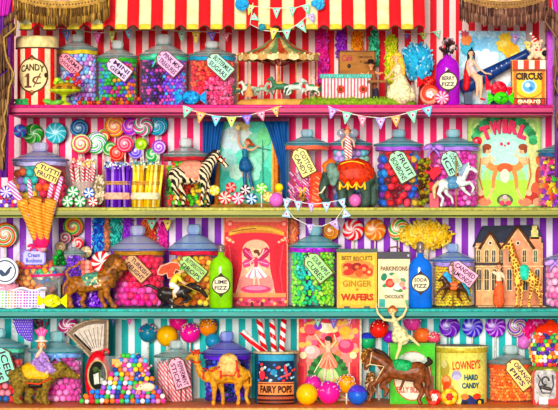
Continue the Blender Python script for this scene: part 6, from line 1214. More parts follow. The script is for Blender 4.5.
text(t, 'BEST BISCUITS', 0, hh(3, 258.4, 4), -2.2, 31, 4.4, M('6a4a14', .6, 0, 0), arch=-.6); text(t, 'GINGER', 0, hh(3, 283.5, 4), -2.2, 29, 6.4, M('b07a2a', .6, 0, 0)); text(t, 'OF', 0, hh(3, 289.5, 4), -2.2, 3, 2.2, M('6a4a14', .6, 0, 0)); text(t, 'WAFERS', 0, hh(3, 297, 4), -2.2, 33, 7, M('b83a1a', .6, 0, 0), off=.05)
for q in (-10, 10): MB().box(q - 3, q + 3, -.8, .5, .1, 1.8).build('foot', M('2a4a3a', .4), t, (0, 0, 0))
# cream rose tin
t, pt, cx, w2 = box_tin('rose_tin', 'cream tin with a bunch of roses and a dark patterned lid', 3, 378, 410, 252, 6, 22, 'ecdcb0', '2a2430', 7)
for q in range(9): pt.ell(379.5 + q * 3.6, 255.5, 1.1, 1.4, 'b8b0b8')
pt.rect(379, 260, 409.4, 307, 'f0dfb4').ell(394, 282, 13, 15, 'f4e6c4')
for x, y_, a, b_, c, g in ((384, 277, 3, 4, '2a7a5a', .3), (386, 285, 4, 2, '3a8a5a', -.4), (403, 280, 3, 2, '6a9a6a', .5), (398, 290, 5, 2, '5a8a4a', .2), (392, 274, 3, 1.6, '4a8a5a', 0), (390, 283, 4.6, 4.6, 'd83a2a', 0), (390, 283, 2.6, 2.4, 'f07a60', 0), (396, 280, 3.6, 3.2, 'f6c8a8', 0), (397, 287, 3.6, 3.2, 'f0e0e8', 0), (402, 284, 3, 3, 'f0a890', 0), (395, 276, 2.6, 2.4, 'f8e0a8', 0), (404, 288, 2, 1.8, 'e8688a', 0)): pt.ell(x, y_, a, b_, c, g)
pt.rect(379, 299, 385, 307, '4aa89a').rect(405, 300, 409.4, 307, '7ab88a'); pt.build('printed_label', t)
text(t, 'PARKINSONS', 0, hh(3, 268.5, 6), -2.4, 27, 4.6, M('6a4a3a', .6, 0, 0)); text(t, 'CHOCOLATE', 0, hh(3, 296.5, 6), -2.4, 19, 3.6, M('5a3a3a', .6, 0, 0))
b = MB(); b.tube([(-5, 10, hh(3, 252, 6)), (-4, 10, hh(3, 248, 6)), (2, 10, hh(3, 247, 6)), (6, 10, hh(3, 249, 6)), (7, 10, hh(3, 252, 6))], .9); b.build('handle', M('6a4a3a', .3, .5), t, (0, 0, 0))
bottle('bright blue glass bottle with a paper label and wire swing stopper', 3, 408.5, 432, 258, 252, 241, '1f6fc8', 283, ['SODA', 'FIZZ'], y=-4)
# jar H
_, l, Rj, H = jar('glass jar of yellow sherbet with a pale blue lid and long pink tag', 3, 433, 474, 261, 243, 'blue', 'b8a0e0', (461, 273, 31, 17, 36, 'f8c0d8', ['CANDIED', 'ALMONDS']), y=38, lx=(429, 476))
fill(l, Rj, 1, H - 3, 'rock', 1.6, ['f8d81a', 'fbe85a', 'e8c010', 'f0b81a'], 'sherbet', 'coarse yellow sherbet filling the pale blue lidded jar', None)
F = Fig('carousel_pony', 'dark brown carousel pony with blue mane and orange saddle before the yellow sherbet', 'carousel pony', 3, 453, -6)
F.blob('body', M('4a2a18', .35, 0, .5, 90), [[(460, 286.5, 3.8), (453, 288, 3.4), (447, 285, 4)], [(446, 283, 3.2), (443, 278, 2.3)], [(443, 277.5, 2.2), (439.5, 280.5, 1.6)], [(445, 287, -2, 2.2), (440, 289.5, -2.4, 1.3), (436.5, 294, -2.4, 1.0), (434.5, 296.5, -2.4, 1.1)], [(447, 288, 2, 2.2), (445, 294, 2, 1.2), (442, 299, 2, 1)], [(461, 288, -2, 2.8), (466, 292, -2, 1.4), (468, 298, -2, 1.0), (470, 301, -2, 1.1)], [(459, 289, 2, 2.6), (458, 296, 2, 1.3), (462, 301, 2, 1)]], .5)
F.blob('blue_mane', M('3aa0d0', .5, 0, .5), [[(444, 274.5, 1.7), (448, 277, 2.3), (451, 283, 1.8)], [(446, 272.6, 1.2), (450, 276, 1.3)]], .5); F.blob('blue_tail', M('2a8a9a', .5, 0, .5), [[(463, 284, 1.8), (467, 289, 2.1), (470, 296, 1.1)]], .5)
F.blob('orange_saddle', M('e8703a', .4, 0, .4), [[(451, 285, 3.2), (456, 284.6, 3.2)], [(452, 288, -2, 2.4), (455, 288, -2, 2.4)]], .5); MB().tube([(0, 0, .1), (0, 0, 46)], .8).build('brass_pole', M('b8904a', .3, .5), F.t, (0, 0, 0)); F.eyes([(441.8, 278, -1.9, .6)], .5, 'f0e0c0')
# house
t = thing('toy_mansion', 'tan toy mansion with navy roof, two gables and a pale corner tower', 'toy house', on(3, 508, 58)); fH = fy(58); hx_ = lambda px: (px - 508) * fH; hz = lambda py: max(.1, hh(3, py, 58))
b = MB(); b.box(hx_(476), hx_(543), 2, 26, .1, hz(243)); b.build('walls', M('dca878', .7, 0, .25, 60), t, (0, 0, 0))
b = MB(); b.prism([(hx_(474), hz(247)), (hx_(478), hz(238)), (hx_(484), hz(226)), (hx_(538), hz(225)), (hx_(542), hz(236)), (hx_(544), hz(243))], 3, 28); b.build('roof', M('22283a', .6, 0, .5, 60), t, (0, 0, 0))
for (gx0, gx1, gy, gb, c, d) in ((481, 499, 234, 263, 'e0b484', -2), (503, 532, 228, 263, 'e8a480', -4)):
    b = MB(); m = (gx0 + gx1) / 2; b.prism([(hx_(gx0), .1), (hx_(gx0), hz(247)), (hx_(m), hz(gy)), (hx_(gx1), hz(247)), (hx_(gx1), .1)], d, 6); b.build('gable_bay', M(c, .7, 0, .25, 60), t, (0, 0, 0))
    b = MB()
    for q in (-1, 1): e = gx0 - 2 if q < 0 else gx1 + 2; b.tube([(hx_(m), d - 1, hz(gy - 2)), (hx_(e), d - 1, hz(249))], 1.5, 0, 6); b.tube([(hx_(m), d - 1.4, hz(gy + 1)), (hx_(e - q * 2), d - 1.4, hz(250))], .8, 1, 6)
    b.build('gable_trim', [M('5f3a28', .6), M('f0d0a0', .6)], t, (0, 0, 0))
    cy = hz(243); b = MB(); b.ell((hx_(m), d - .8, cy), (2.6, .8, 2.6), m=1); b.ell((hx_(m), d - 1.4, cy), (1.4, .5, 1.4), m=0); b.build('round_window', [M('2a1a1c', .2), M('f6e6d0', .5)], t, (0, 0, 0))
def hwin(x, y0, y1, w_, d, c='34302c'):
    b = MB(); P_ = [(hx_(x - w_), hz(y1)), (hx_(x - w_), hz(y0 + w_))] + [(hx_(x - w_ * math.cos(PI * i / 8)), hz(y0 + w_ - w_ * math.sin(PI * i / 8))) for i in range(9)] + [(hx_(x + w_), hz(y1))]
    b.prism([(p[0] * 1 + (p[0] - hx_(x)) * .35, p[1] + (1 if p[1] > hz((y0 + y1) / 2) else -.8)) for p in P_], d - .5, d, 1); b.prism(P_, d - .8, d - .2, 0); b.tube([(hx_(x), d - 1, hz(y1)), (hx_(x), d - 1, hz(y0))], .35, 1, 5); b.tube([(hx_(x - w_), d - 1, hz((y0 + y1) / 2)), (hx_(x + w_), d - 1, hz((y0 + y1) / 2))], .35, 1, 5)
    b.build('window', [M(c, .2), M('f2d8a8', .5)], t, (0, 0, 0))
for x, d in ((478.5, 2), (486.5, -2), (493.5, -2), (501, 2), (510, -4), (524, -4), (535, -3)): hwin(x, 250, 262, 1.8, d, '3a5a3a' if x == 535 else '34302c')
for x, d in ((479, 2), (486.5, -2), (494, -2), (501, 2), (509, -4), (517, -4), (525, -4), (537, -3)): hwin(x, 269, 290, 2.2, d)
b = MB()
for q in (265.5, 246): b.box(hx_(475), hx_(543), -5.6 if q > 260 else 1, 2, hz(q + 1.6), hz(q), 0)
b.box(hx_(475), hx_(503), -4, 2, hz(267), hz(262.5), 1); b.build('cornice', [M('f0cc98', .6), M('4a3a38', .6)], t, (0, 0, 0))
b = MB(); b.box(hx_(529.5), hx_(541), -3, 8, .1, hz(237)); b.build('tower', M('e8a07a', .7, 0, .3, 60), t, (0, 0, 0)); b = MB(); b.box(hx_(531), hx_(538), -2, 7, hz(237), hz(230)); b.box(hx_(530), hx_(539), -3, 8, hz(239), hz(236.5)); b.box(hx_(532), hx_(537), -1, 6, hz(230), hz(225.5)); b.build('tower_top', M('dccf8a', .6, 0, .4), t, (0, 0, 0))
b = MB(); b.box(hx_(476), hx_(543), -30, -4, .1, .9); b.build('forecourt', M('e0bc98', .8), t, (0, 0, 0))
# giraffe
gm, nt, bs = base('giraffe_hide'); tc = nt.nodes.new('ShaderNodeTexCoord'); vo = nt.nodes.new('ShaderNodeTexVoronoi'); vo.feature = 'DISTANCE_TO_EDGE'; vo.inputs['Scale'].default_value = 92
nt.links.new(tc.outputs['Object'], vo.inputs[0]); rp = ramp(nt, (('f4cf6a', .12), ('9a4a14', .88))); nt.links.new(vo.outputs['Distance'], rp.inputs[0]); nt.links.new(rp.outputs[0], bs.inputs[0]); bs.inputs['Roughness'].default_value = .6
F = Fig('giraffe', 'spotted giraffe figurine with a turquoise saddle pad beside the woman in the orange skirt', 'giraffe', 3, 525, 0)
F.blob('body', gm, [[(519, 275, 6.4), (527, 275, 6.6), (534, 280, 5.6)], [(518, 272, 5.4), (514.5, 262, 3.6), (511.5, 252, 2.7), (510.5, 246, 2.4)], [(510.5, 244.5, 2.5), (506, 246.6, 1.8), (502.5, 248.4, 1.4)], [(511.8, 242.4, -1.6, .9), (514.5, 241, -2.4, .6)], [(510.8, 242.4, -.8, .7), (510.6, 239, -.8, .7)], [(510.8, 242.4, .8, .7), (512, 239, .8, .7)],
   [(517, 278, -3, 3.8), (517, 290, -3, 1.9), (516.4, 300, -3, 1.4), (516, 306, -3, 1.6)], [(520, 278, 3, 3.8), (522, 290, 3, 1.8), (521.6, 300, 3, 1.3), (521.6, 306, 3, 1.5)], [(533, 282, -3, 4), (531, 290, -3, 2), (529.4, 299, -3, 1.4), (528.6, 306, -3, 1.5)], [(536, 282, 3, 4), (538, 292, 3, 2), (541, 300, 3, 1.4), (541, 306, 3, 1.5)], [(539, 279, .9), (541.4, 288, .7), (542, 294, 1.2)]], .6)
F.blob('mane', M('a85a1a', .8), [[(513.4, 244, 1, 1), (516.5, 256, 1, 1), (521, 268, 1, 1.2)]], .5); F.blob('turquoise_pad', M('3ac8a8', .5, 0, .3), [[(524, 269.6, -1, 5.6), (524, 275, -3, 5.6)]], .6); F.eyes([(509, 244.6, -2, .7)], .6)
F = Fig('person', 'woman in a cream blouse and long orange skirt reaching up towards the mansion window', 'person', 3, 499, -4); sk = skin('e8b088')
F.blob('body', sk, [[(499, 284, 3), (498.6, 277, 2.3), (498.6, 273, 2.7)], [(498.6, 273, 1.8), (498.9, 270.6, 1.1), (499, 267, 2.8)], [(496, 273.4, -1, 1.2), (491.6, 271, -2, 1.0), (488.6, 267.4, -2, .8)], [(501.4, 273.4, -1, 1.2), (504.4, 278.6, -2, 1.0), (505.6, 283.4, -3, .8)], [(497.4, 285, -1, 2.4), (497, 296, -1, 1.7), (496.6, 306.2, -2, 1.2)], [(501, 285, 1, 2.4), (501, 296, 1, 1.7), (501, 306.2, 0, 1.2)]], .5)
F.blob('cream_blouse', M('f0d4b4', .6, 0, .3), [[(499, 281.4, 3.1), (498.6, 277, 2.9), (498.6, 273.6, 3.1)], [(496, 273.6, -1, 1.7), (493, 271.8, -1.6, 1.5)], [(501.4, 273.6, -1, 1.7), (503.6, 277, -1.7, 1.5)]], .5)
F.blob('orange_skirt', M('e8683a', .6, 0, .45, 120), [[(499, 282, 3.4), (498.8, 289, 4.8), (498.6, 297, 5.8), (498.8, 302, 6)]], .7); F.blob('hair', M('6a3418', .6, 0, .4), [[(499.4, 264.8, .8, 2.6), (501, 268, 1.4, 2)], [(499.6, 262.6, .6, 1.5)]], .5)
F.face((499, 267), 2.8, -.3, sk); F.hand((488.6, 267.4), (-1, -.8), sk, .9); F.hand((505.6, 283.4), (.3, 1), sk, .9)
_, l, Rj, H = jar('glass jar of baby pink sugar shells with a big lilac bow at the shelf end', 3, 544, 590, 260, 245, 'lav', 'c8a0e8', None, y=30, withbow=553)
fill(l, Rj, 1, H - 8, 'ball', 3.8, ['f4a0c8', 'fbd0e4', 'f8b8d8', 'e878b0'], 'sugar_shell', 'baby pink sugar shell in the lilac bowed jar', 'sugar shells in the end jar', indiv=True)
# ================= ROW 4 =================
# corner jar with mint tag
_, l, Rj, H = jar('glass jar of red sweets with mint ribbon and big mint tag', 4, -30, 25, 347, 328, 'aqua', '7ae0c0', (4, 365, 36, 25, 72, 'a4ecd0', ['ICED', 'GEMS']), y=48, lx=(-34, 29))
fill(l, Rj, 1, H - 12, 'ball', 3.4, ['e8283a', 'd81a2a', 'f05a5a', '2a6ab0', 'f0a0b0'], 'red_sweet', 'red or blue ball sweet in the jar with the big mint tag', 'red sweets in the corner jar', indiv=True)
_, l, Rj, H = jar('glass jar of pale pink bonbons with a sky blue bow behind the bear', 4, 32, 83, 352, 331, 'aqua', '8ab8f0', None, y=48, lx=(28, 86), withbow=57)
fill(l, Rj, 1, H - 6, 'ball', 3.3, ['f472c8', 'f8a0dc', 'e858b8', 'fbc0ea'], 'pink_bonbon', 'pink bonbon in the jar behind the bear', 'pink bonbons behind the bear', indiv=True)
# purple dotted paper cone
t = thing('sweet_cone', 'purple paper cone with white dots hanging behind the lady in the pink plumed hat', 'paper cone', at(23, 314, 20))
P_ = [(-11, 2), (10, 2), (9.5, -28), (4, -27), (-6, -19), (-10, -8)]; b = MB().prism(P_, 0, 3, 0)
for i in range(9):
    for j in range(11):
        x, z = -10 + i * 2.3 + (j % 2) * 1.1, 0 - j * 2.5
        if x > -9.6 and x < 8.8 and z > -27 + max(0, (-x + 2)) * 1.25 and z < 1: b.ell((x, -.1, z), (.5, .35, .5), m=1, seg=6, rings=4)
b.build('dotted_paper', [M('5a2ab0', .5), M('e8d8fb', .5)], t, (0, 0, 0)); MB().box(-11.5, 10.5, -.6, 3.4, 1, 2.6).build('folded_rim', M('3f1a80', .5), t, (0, 0, 0))
for i in range(5): MB().cap((-10.6, -.4, -2 - i * 4.2), (-8, -.6, -4 - i * 4.2), .5, .3).build('white_stripe', M('f0e8fa', .5), t, (0, 0, 0))
lolly('magenta and white twirl lollipop tucked behind the arm of the candy scale', 68, 327, 10.5, (('c82a80', 1), ('fbe8f0', .6), ('6a1a4a', .3)), 4, 72, 7, .16)
fluff('pink feather tuft and teal paper shreds behind the plumed hat', 40, 322, 8, 7, ['3ab8b0', 'e87aa8', 'f0d8c8', 'c83a6a'], 88, 60, 'paper_shreds', 'paper shreds', 4, True)
# bear
F = Fig('bear', 'shaggy brown bear figurine walking with a yellow saddle cloth', 'bear', 4, 44, -4)
bm_ = M('7f6a28', .8, 0, .75, 130)
F.blob('body', bm_, [[(22, 377, 11.5), (34, 377, 11), (48, 375, 9.6)], [(50, 373, 8.6), (60, 370, 7.6)], [(62, 370, 7.6), (70, 374, 4.6), (76.5, 376.5, 3.2)], [(60, 363, -4, 2.4)], [(62.5, 363, 4, 2.4)], [(15, 380, -4, 6.5), (20, 390, -4, 4.6), (16, 397, -4, 3.6), (17, 401, -5, 3.4), (21, 402, -5.5, 2.8)], [(22, 382, 5, 6), (30, 392, 5, 4.4), (27, 399, 5, 3.4), (30, 402, 5, 3)],
   [(47, 380, -5, 5.4), (45, 391, -5, 4), (44, 399, -5, 3.4), (47.5, 402, -5.5, 3)], [(50, 380, 5, 5), (39.5, 391, 5, 3.6), (38, 399, 5, 3.2), (41, 402, 5, 2.8)], [(11, 372, 2.4), (8.6, 376, 1.6)]], .95)
F.blob('nose', M('e89a4a', .3), [[(78.6, 375.6, 1.6)]], .5); F.eyes([(66, 368.2, -5.6, .9)], .9)
F.blob('saddle_cloth', M('f0b01a', .5, 0, .3), [[(30, 373, -1.4, 10.9), (44, 374, -1.2, 9.9)]], .9); b = MB(); b.cap(F.p((31, 385, -10.6, 1))[:3], F.p((41, 385, -10, 1))[:3], 2.2, 2.2); b.tube([F.p((27, 382.5, -11.4, 1))[:3], F.p((40, 383.5, -11.6, 1))[:3], F.p((52, 377.5, -9.4, 1))[:3]], .8, 1); b.build('saddle_band', [M('17120e', .5), M('d8481a', .5)], F.t, (0, 0, 0))
F = Fig('person', 'lady in a lilac frilled gown and tall pink plumed hat riding the brown bear', 'person', 4, 42, -4); sk = skin('f4cfae')
F.blob('body', sk, [[(42, 365, 3), (41, 357, 2.4), (40.6, 352, 2.6)], [(40.6, 352, 1.8), (41, 349, 1.1), (41.5, 345, 3.3)], [(38, 353, -1.4, 1.3), (35.6, 358, -3, 1.1), (39, 355, -4.6, .9), (41, 351, -5, .8)], [(43.6, 353, -1, 1.3), (47, 359, -3, 1.1), (51, 363.6, -4, .9)], [(43, 365, -3, 2.4), (47, 368, -8, 2), (47.4, 373, -10, 1.4)]], .5)
F.blob('lilac_gown', M('b08ac8', .6, 0, .6, 130), [[(40.6, 353, 3), (41, 358, 2.9)], [(41, 358, 3.6), (37, 364, -2, 6), (33, 368, -3, 5.4)], [(42, 360, -1, 4), (47, 366, -4, 5.6), (52, 370, -6, 4)], [(36, 360, -5, 3), (40, 367, -9, 4), (45, 369, -9, 3.6)], [(44, 354, -1, 2), (47.5, 359, -2, 2)]], .7)
b = MB()
for i in range(30): q = F.p((31 + i * .85, 371 + 1.4 * math.sin(i * 1.3), -9.5 + 3 * abs(i - 15) / 15, 1)); b.ell(q[:3], (1.6, 1.2, 1.3), m=i % 2, seg=7, rings=5)
b.build('frill', [M('e8d0e8', .6), M('8a6aa8', .6)], F.t, (0, 0, 0)); F.face((41.5, 345), 3.3, -.1, sk)
F.blob('hair', M('a8622a', .6, 0, .4), [[(38.6, 343.6, 1, 1.8), (38, 348, 1, 1.4)], [(44.4, 343.6, 1, 1.8), (45, 348, 1, 1.4)], [(41.6, 341.8, 1, 3)]], .5)
c = F.p((41.4, 341, 1))[:3]; b = MB(); b.lathe([(.1, 0), (6.4, -.6), (6.8, .4), (3.6, 1.4), (3.2, 4.6), (.1, 5)], c, 18, 0); b.build('bonnet', M('f4e4d4', .6), F.t, (0, 0, 0)); b = MB()
for i in range(7): a = -.55 + i * .18; b.tube([(c[0], c[1], c[2] + 2), (c[0] + math.sin(a) * 6, c[1] + 1, c[2] + 8), (c[0] + math.sin(a) * 12, c[1] + .5, c[2] + 14 - abs(i - 3))], [1, 1.9, .8], i % 2)
b.build('pink_plumes', [M('f05a98', .8, 0, .4), M('f890bc', .8, 0, .4)], F.t, (0, 0, 0)); F.hand((41, 351), (.3, -1), sk, .8); F.hand((51, 363.6), (1, .4), sk, .8)
# candy scale
t = thing('candy_scale', 'red candy scale with a fan shaped dial arm and an oval framed dark picture', 'scale', on(4, 97, 20)); h4 = lambda py: hh(4, py, 20)
q4 = lambda px, py: ((px - 97) * fy(20), h4(py))
fan = [q4(67.5, 333), q4(75, 326), q4(85, 321.5), q4(96, 319.5), q4(108, 320), q4(107.5, 352), q4(90, 357), q4(84, 350)]
fi = [q4(73, 334), q4(79, 329), q4(87, 325.5), q4(96, 323.5), q4(104.5, 323.8), q4(103.5, 349), q4(92, 352), q4(87, 347)]
b = MB(); b.prism(fan, -3, 5, 0); b.tube([(p[0], -3.2, p[1]) for p in fan], 1.2, 1, 6, True); b.build('fan_housing', [M('7a6048', .5, 0, .4), M('b8a488', .4)], t, (0, 0, 0))
b = MB(); b.prism(fi, -4.2, -3.4, 0)
for i in range(7):
    a, c_ = q4(75 + i * 4.6, 333 - i * 1.35 + abs(i - 4) * .4), q4(90 + i * 1.7, 349 - i * .3); b.tube([(a[0], -4.4, a[1]), (c_[0], -4.4, c_[1])], .28, 1, 5)
for k_ in range(26): p = q4(78 + (k_ % 6) * 4.2, 333 + (k_ // 6) * 3.6); 
b.build('dial_face', [M('cdbfb0', .5, 0, .2), M('5a4a42', .5)], t, (0, 0, 0)); a, c_ = q4(74.5, 334), q4(91.5, 350.5); MB().tube([(a[0], -5.4, a[1]), (c_[0], -5.4, c_[1])], .9).build('pointer', M('17120e', .4), t, (0, 0, 0))
b = MB(); n_ = 26; pr = []
for (r_, y_) in ((0, -9), (.72, -9), (.9, -8), (1.0, -5), (1.0, 4), (.1, 4)): pr.append((r_, y_))
V = []; Fc = []
for r_, y_ in pr:
    for j in range(n_): a = 2 * PI * j / n_; V.append((1.0 + 13.0 * r_ * math.cos(a), y_, h4(377) + 27 * r_ * math.sin(a)))
for i in range(len(pr) - 1):
    for j in range(n_): Fc.append((i * n_ + j, i * n_ + (j + 1) % n_, (i + 1) * n_ + (j + 1) % n_, (i + 1) * n_ + j))
b.add(V, Fc); b.build('red_body', M('c8142a', .2, 0, .4, 60), t, (0, 0, 0))
b = MB(); zc = h4(375); b.add([(1 + 9.2 * math.cos(2 * PI * j / 30), -9.6, zc + 15 * math.sin(2 * PI * j / 30)) for j in range(30)], [tuple(range(30))[::-1]], 0, False); b.tube([(1 + 9.4 * math.cos(2 * PI * j / 30), -9.8, zc + 15.2 * math.sin(2 * PI * j / 30)) for j in range(30)], 1.0, 1, 6, True)
b.prism([(1 - 4, zc + 1), (1 + 1, zc + 3), (1 + 2, zc - 8), (1 - 3, zc - 9)], -10.2, -9.7, 2); b.prism([(1 + 1, zc + 7), (1 + 4, zc + 5), (1 + 5, zc - 6), (1 + 1.5, zc - 4)], -10.2, -9.7, 3); b.ell((1 - 2, -9.9, zc + 6), (3, .5, 3), m=3); b.prism([(1 + 3, zc - 2), (1 + 6, zc - 3), (1 + 5.6, zc - 9), (1 + 3, zc - 8)], -10.4, -9.7, 2)
b.build('oval_picture', [M('12160e', .8), M('c8a878', .4), M('d8dccc', .8), M('4a5a30', .8)], t, (0, 0, 0))
b = MB(); b.lathe([(.1, .1), (11, .2), (11, 2), (7, 5), (.1, 5)], (1, 0, 0), 24); b.build('foot', M('8a0f1c', .25), t, (0, 0, 0))
MB().tube([(9 + 3 * math.cos(a), -7, h4(352) + 3 * math.sin(a)) for a in [PI * i / 6 - .4 for i in range(9)]], 1.3).build('handle', M('d81c30', .25), t, (0, 0, 0))
# gumball heap
pal = ['e83a4a', 'f0823a', '3a8ae0', '4ab84a', 'f2d03a', 'e84aa0', 'f4f0ec', '2a4a9a', 'a86ae0', 'f8a8b8', '58c8d8']
spots = []; random.seed(21)
for layer, yy in ((0, -14), (1, -8), (2, -2)):
    py = 401
    while py > 352 + layer * 1.5:
        top = 404 - py; x0 = np.interp(top, [0, 8, 16, 30, 40, 48, 52], [80, 84, 101, 112, 114, 123, 127]); x1 = np.interp(top, [0, 8, 16, 30, 40, 48, 52], [166, 164, 157, 152, 149, 142, 139])
        px = x0 + (2.5 if int(top / 4.6) % 2 else 0)
        while px < x1:
            if random.random() < .93: q = at(px + random.uniform(-.5, .5), py, yy); spots.append((q[0], yy + random.uniform(-1, 1), max(q[2], TOPZ[4] + 2.8) + random.uniform(-.4, .4), random.randrange(len(pal))))
            px += 5.1
        py -= 4.5
spots = spots[:290]
scatter_ball('gumball', 'bright gumball in the tall spilling heap beside the candy scale', 'gumballs in the tall heap', spots, pal, 2.65)
t = thing('sugar_cone_support', 'tall clear glass vase holding up the heap of gumballs', 'vase', on(4, 124, 8)); MB().lathe([(.1, .1), (14, .2), (22, 10), (24, 30), (20, 48), (19, 48), (22, 30), (13, 2), (.1, 1)], seg=30, sy=.28).build('vase_body', glass('eef4f4', .03), t, (0, 0, 0))
t = thing('cream_mouse_sweet', 'small cream sugar mouse with a pink nose perched on the gumball heap', 'candy', at(144, 387, -19)); b = MB(); b.ell((3, 0, 0), (8.4, 4, 4.6)); b.ell((-5, 0, -.6), (4, 3, 3.2)); b.build('body', M('f4e0c0', .4, 0, .25), t, (0, 0, 0)); b = MB(); b.ell((-7, -1.4, 1), (2.4, 1.6, 2.4), m=0); b.ell((0, -2, 3.4), (1.6, 1, 1.6), m=1); b.ell((-3, -3, .6), .6, m=2); b.tube([(-6, -2, -3), (-8, -2, -7)], .8, 1); b.build('pink_features', [M('f06a8a', .4), M('e8a8a0', .4), M('2a1a1a', .4)], t, (0, 0, 0))
b = MB(); p0, p1 = np.array(at(137, 378, -17)), np.array(at(152, 365, -17)); b.tube([(0, 0, 0), tuple((p1 - p0) * .5), tuple(p1 - p0)], [.9, 1.3, 1.0]); tag(b.build('candy_stick', P('lin', (('e86a8a', 1), ('4a3a3a', .5), ('f4d0d0', 1)), 5, (1, 0, .8)), None, p0), 'thin pink and dark striped candy stick poking out of the gumball heap', 'candy')
b = MB(); b.sheet(lambda u, v: (-5 + 10 * u, .6 * math.sin(u * 9), 5 - 9 * v * (1 - .8 * abs(u - .5))), 10, 6, .6); tag(b.build('wafer_crisp', M('f0b870', .6), None, at(117, 364, -16)), 'curled tan wafer crisp near the top of the gumball heap', 'wafer')
# cake pops at the back
cakepop('teal cake pop with a cap of coloured sprinkles', 148, 333, 9.6, '1f7a94', 4, 82, 90)
cakepop('smooth golden yellow cake pop above the jar of pink rock sticks', 167, 336, 10.8, 'f4b41a', 4, 79, 0)
cakepop('hot pink cake pop half hidden behind the golden one', 178, 322, 9, 'f02a90', 4, 94, 30, ('f86ab8', 'c8107a', 'ff90d0'))
cakepop('magenta cake pop with blue and yellow sprinkles', 190, 333, 10.3, 'e8289a', 4, 80, 90, ('7a2ab0', '2a4ad8', 'f2d040', 'ffffff'))
cakepop('orange cake pop covered in mixed sprinkles', 208, 327, 9.6, 'f0901a', 4, 84, 110, ('e83a5a', '2a3a8a', 'ffffff', '6a2a1a', 'f2d040'))
cakepop('plain dusty blue cake pop behind the violet jar knob', 213, 341, 8, '2a8ab0', 4, 73, 0)
# jar K
_, l, Rj, H = jar('clear glass jar of pink and white striped rock sticks with a rose tag', 4, 154, 198, 357, 340, 'clear', None, (180, 373, 33, 17, 72, 'f4b8cc', ['PEPPERMINT', 'STICKS']), y=46)
t = thing('rock_stick_bunch', 'bunch of leaning pink and white striped rock sticks inside the clear jar', 'candy', l); sm = P('lin', (('ee5a70', 1), ('fbe8e8', 1.1)), 3.6, (1, 0, .8), rough=.3)
for i in range(40):
    a = random.uniform(-PI * .6, PI * .6); q = random.uniform(6, Rj - 5); x, y_ = q * math.sin(a), -q * math.cos(a); tlt = random.uniform(-4, 10)
    e = np.array((x - tlt, y_ + 1)); e *= min(1, (Rj - 4.5) / np.hypot(*e)); b = MB(); b.tube([(x, y_, 1), (e[0], e[1], H - random.uniform(3, 9))], 1.9, 0, 8); b.build('rock_stick', sm, t, (0, 0, 0))
# jar L + camel
_, l, Rj, H = jar('glass jar of violet and navy rock candy with a violet ribbon behind the camel', 4, 203, 251, 354, 331, 'violet', '6a3ac8', None, y=46, lx=(200, 254))
fill(l, Rj, 1, H - 4, 'rock', 2.6, ['4a1a9a', '2a3ab8', '7a3ae0', '1a1a5a', '9a7af0', '3a6ae0', '5a189a'], 'rock_candy', 'jagged violet and navy rock candy in the jar behind the camel', None)
F = Fig('camel', 'golden camel figurine in red tasselled harness with a cream blanket over its hump', 'camel', 4, 228, -6)
cm = M('c8922a', .55, 0, .6, 90)
F.blob('body', cm, [[(215, 375, 8.6), (228, 374, 9.6), (240, 375, 9)], [(224, 366, 7), (229, 359, 6.4), (234, 366, 7)], [(213, 373, 6.6), (207, 378, 4.6), (201, 374, 4), (197.5, 365, 3.2), (196, 357, 3.2)], [(196, 355, 3.6), (190, 357, 2.7), (187, 359, 2.1)], [(198, 351.6, -2, 1.2)], [(199, 351.6, 2, 1.2)],
   [(214, 379, -3, 5), (214.4, 390, -3, 2.7), (214, 399, -3, 1.8), (213.6, 403, -3, 2.3)], [(219, 379, 3.5, 4.8), (222, 390, 3.5, 2.5), (223, 399, 3.5, 1.8), (223, 403, 3.5, 2.2)], [(240, 379, -3, 5.4), (237, 390, -3, 2.8), (239, 398, -3, 1.8), (238, 403, -3, 2.3)], [(244, 378, 3.5, 5), (247, 389, 3.5, 2.5), (246, 398, 3.5, 1.8), (248.4, 403, 3.5, 2.2)], [(248, 371, 1.4), (251, 378, .9), (250.6, 386, 1.2)]], .85)
F.blob('cream_blanket', M('e8bc7a', .6, 0, .4), [[(226, 361, -1, 7.2), (231, 360.6, -1, 7.2)], [(225, 368, -3, 8.2), (232, 368, -3, 8.2)]], .85); F.eyes([(193.6, 354.4, -3, .8)], .8)
b = MB()
for yy_, rr_ in ((350.6, 2.2), (353, 3.4), (362, 3.6)):
    c = F.p((196.6, yy_, 1))[:3]; b.tube([(c[0] + rr_ * 1.05 * math.cos(2 * PI * i / 14), rr_ * 1.05 * math.sin(2 * PI * i / 14), c[2] + .6 * math.sin(i)) for i in range(14)], .9, 0, 5, True)
for i in range(7): c = F.p((191 + i * 1.4, 350 + (i % 3) * 1.6, -3.6, 1)); b.ell(c[:3], 1.0, seg=6, rings=5)
for q in ((203.5, 372), (237, 362), (238.5, 370), (221, 371)): c = F.p((q[0], q[1], -10.4 if q[0] > 215 else -4.4, 1)); b.ell(c[:3], 1.2); b.cap((c[0], c[1], c[2] - 1), (c[0], c[1], c[2] - 6), .8, 1.3)
b.tube([F.p((203, 368, -4, 1))[:3], F.p((212, 371, -8.8, 1))[:3], F.p((220, 366, -10.6, 1))[:3]], .8); b.tube([F.p((236, 360, -7.4, 1))[:3], F.p((238, 368, -11.2, 1))[:3], F.p((234, 375, -11.6, 1))[:3], F.p((222, 375, -11.6, 1))[:3]], .7); b.build('red_tassels', M('c83a2a', .5), F.t, (0, 0, 0))
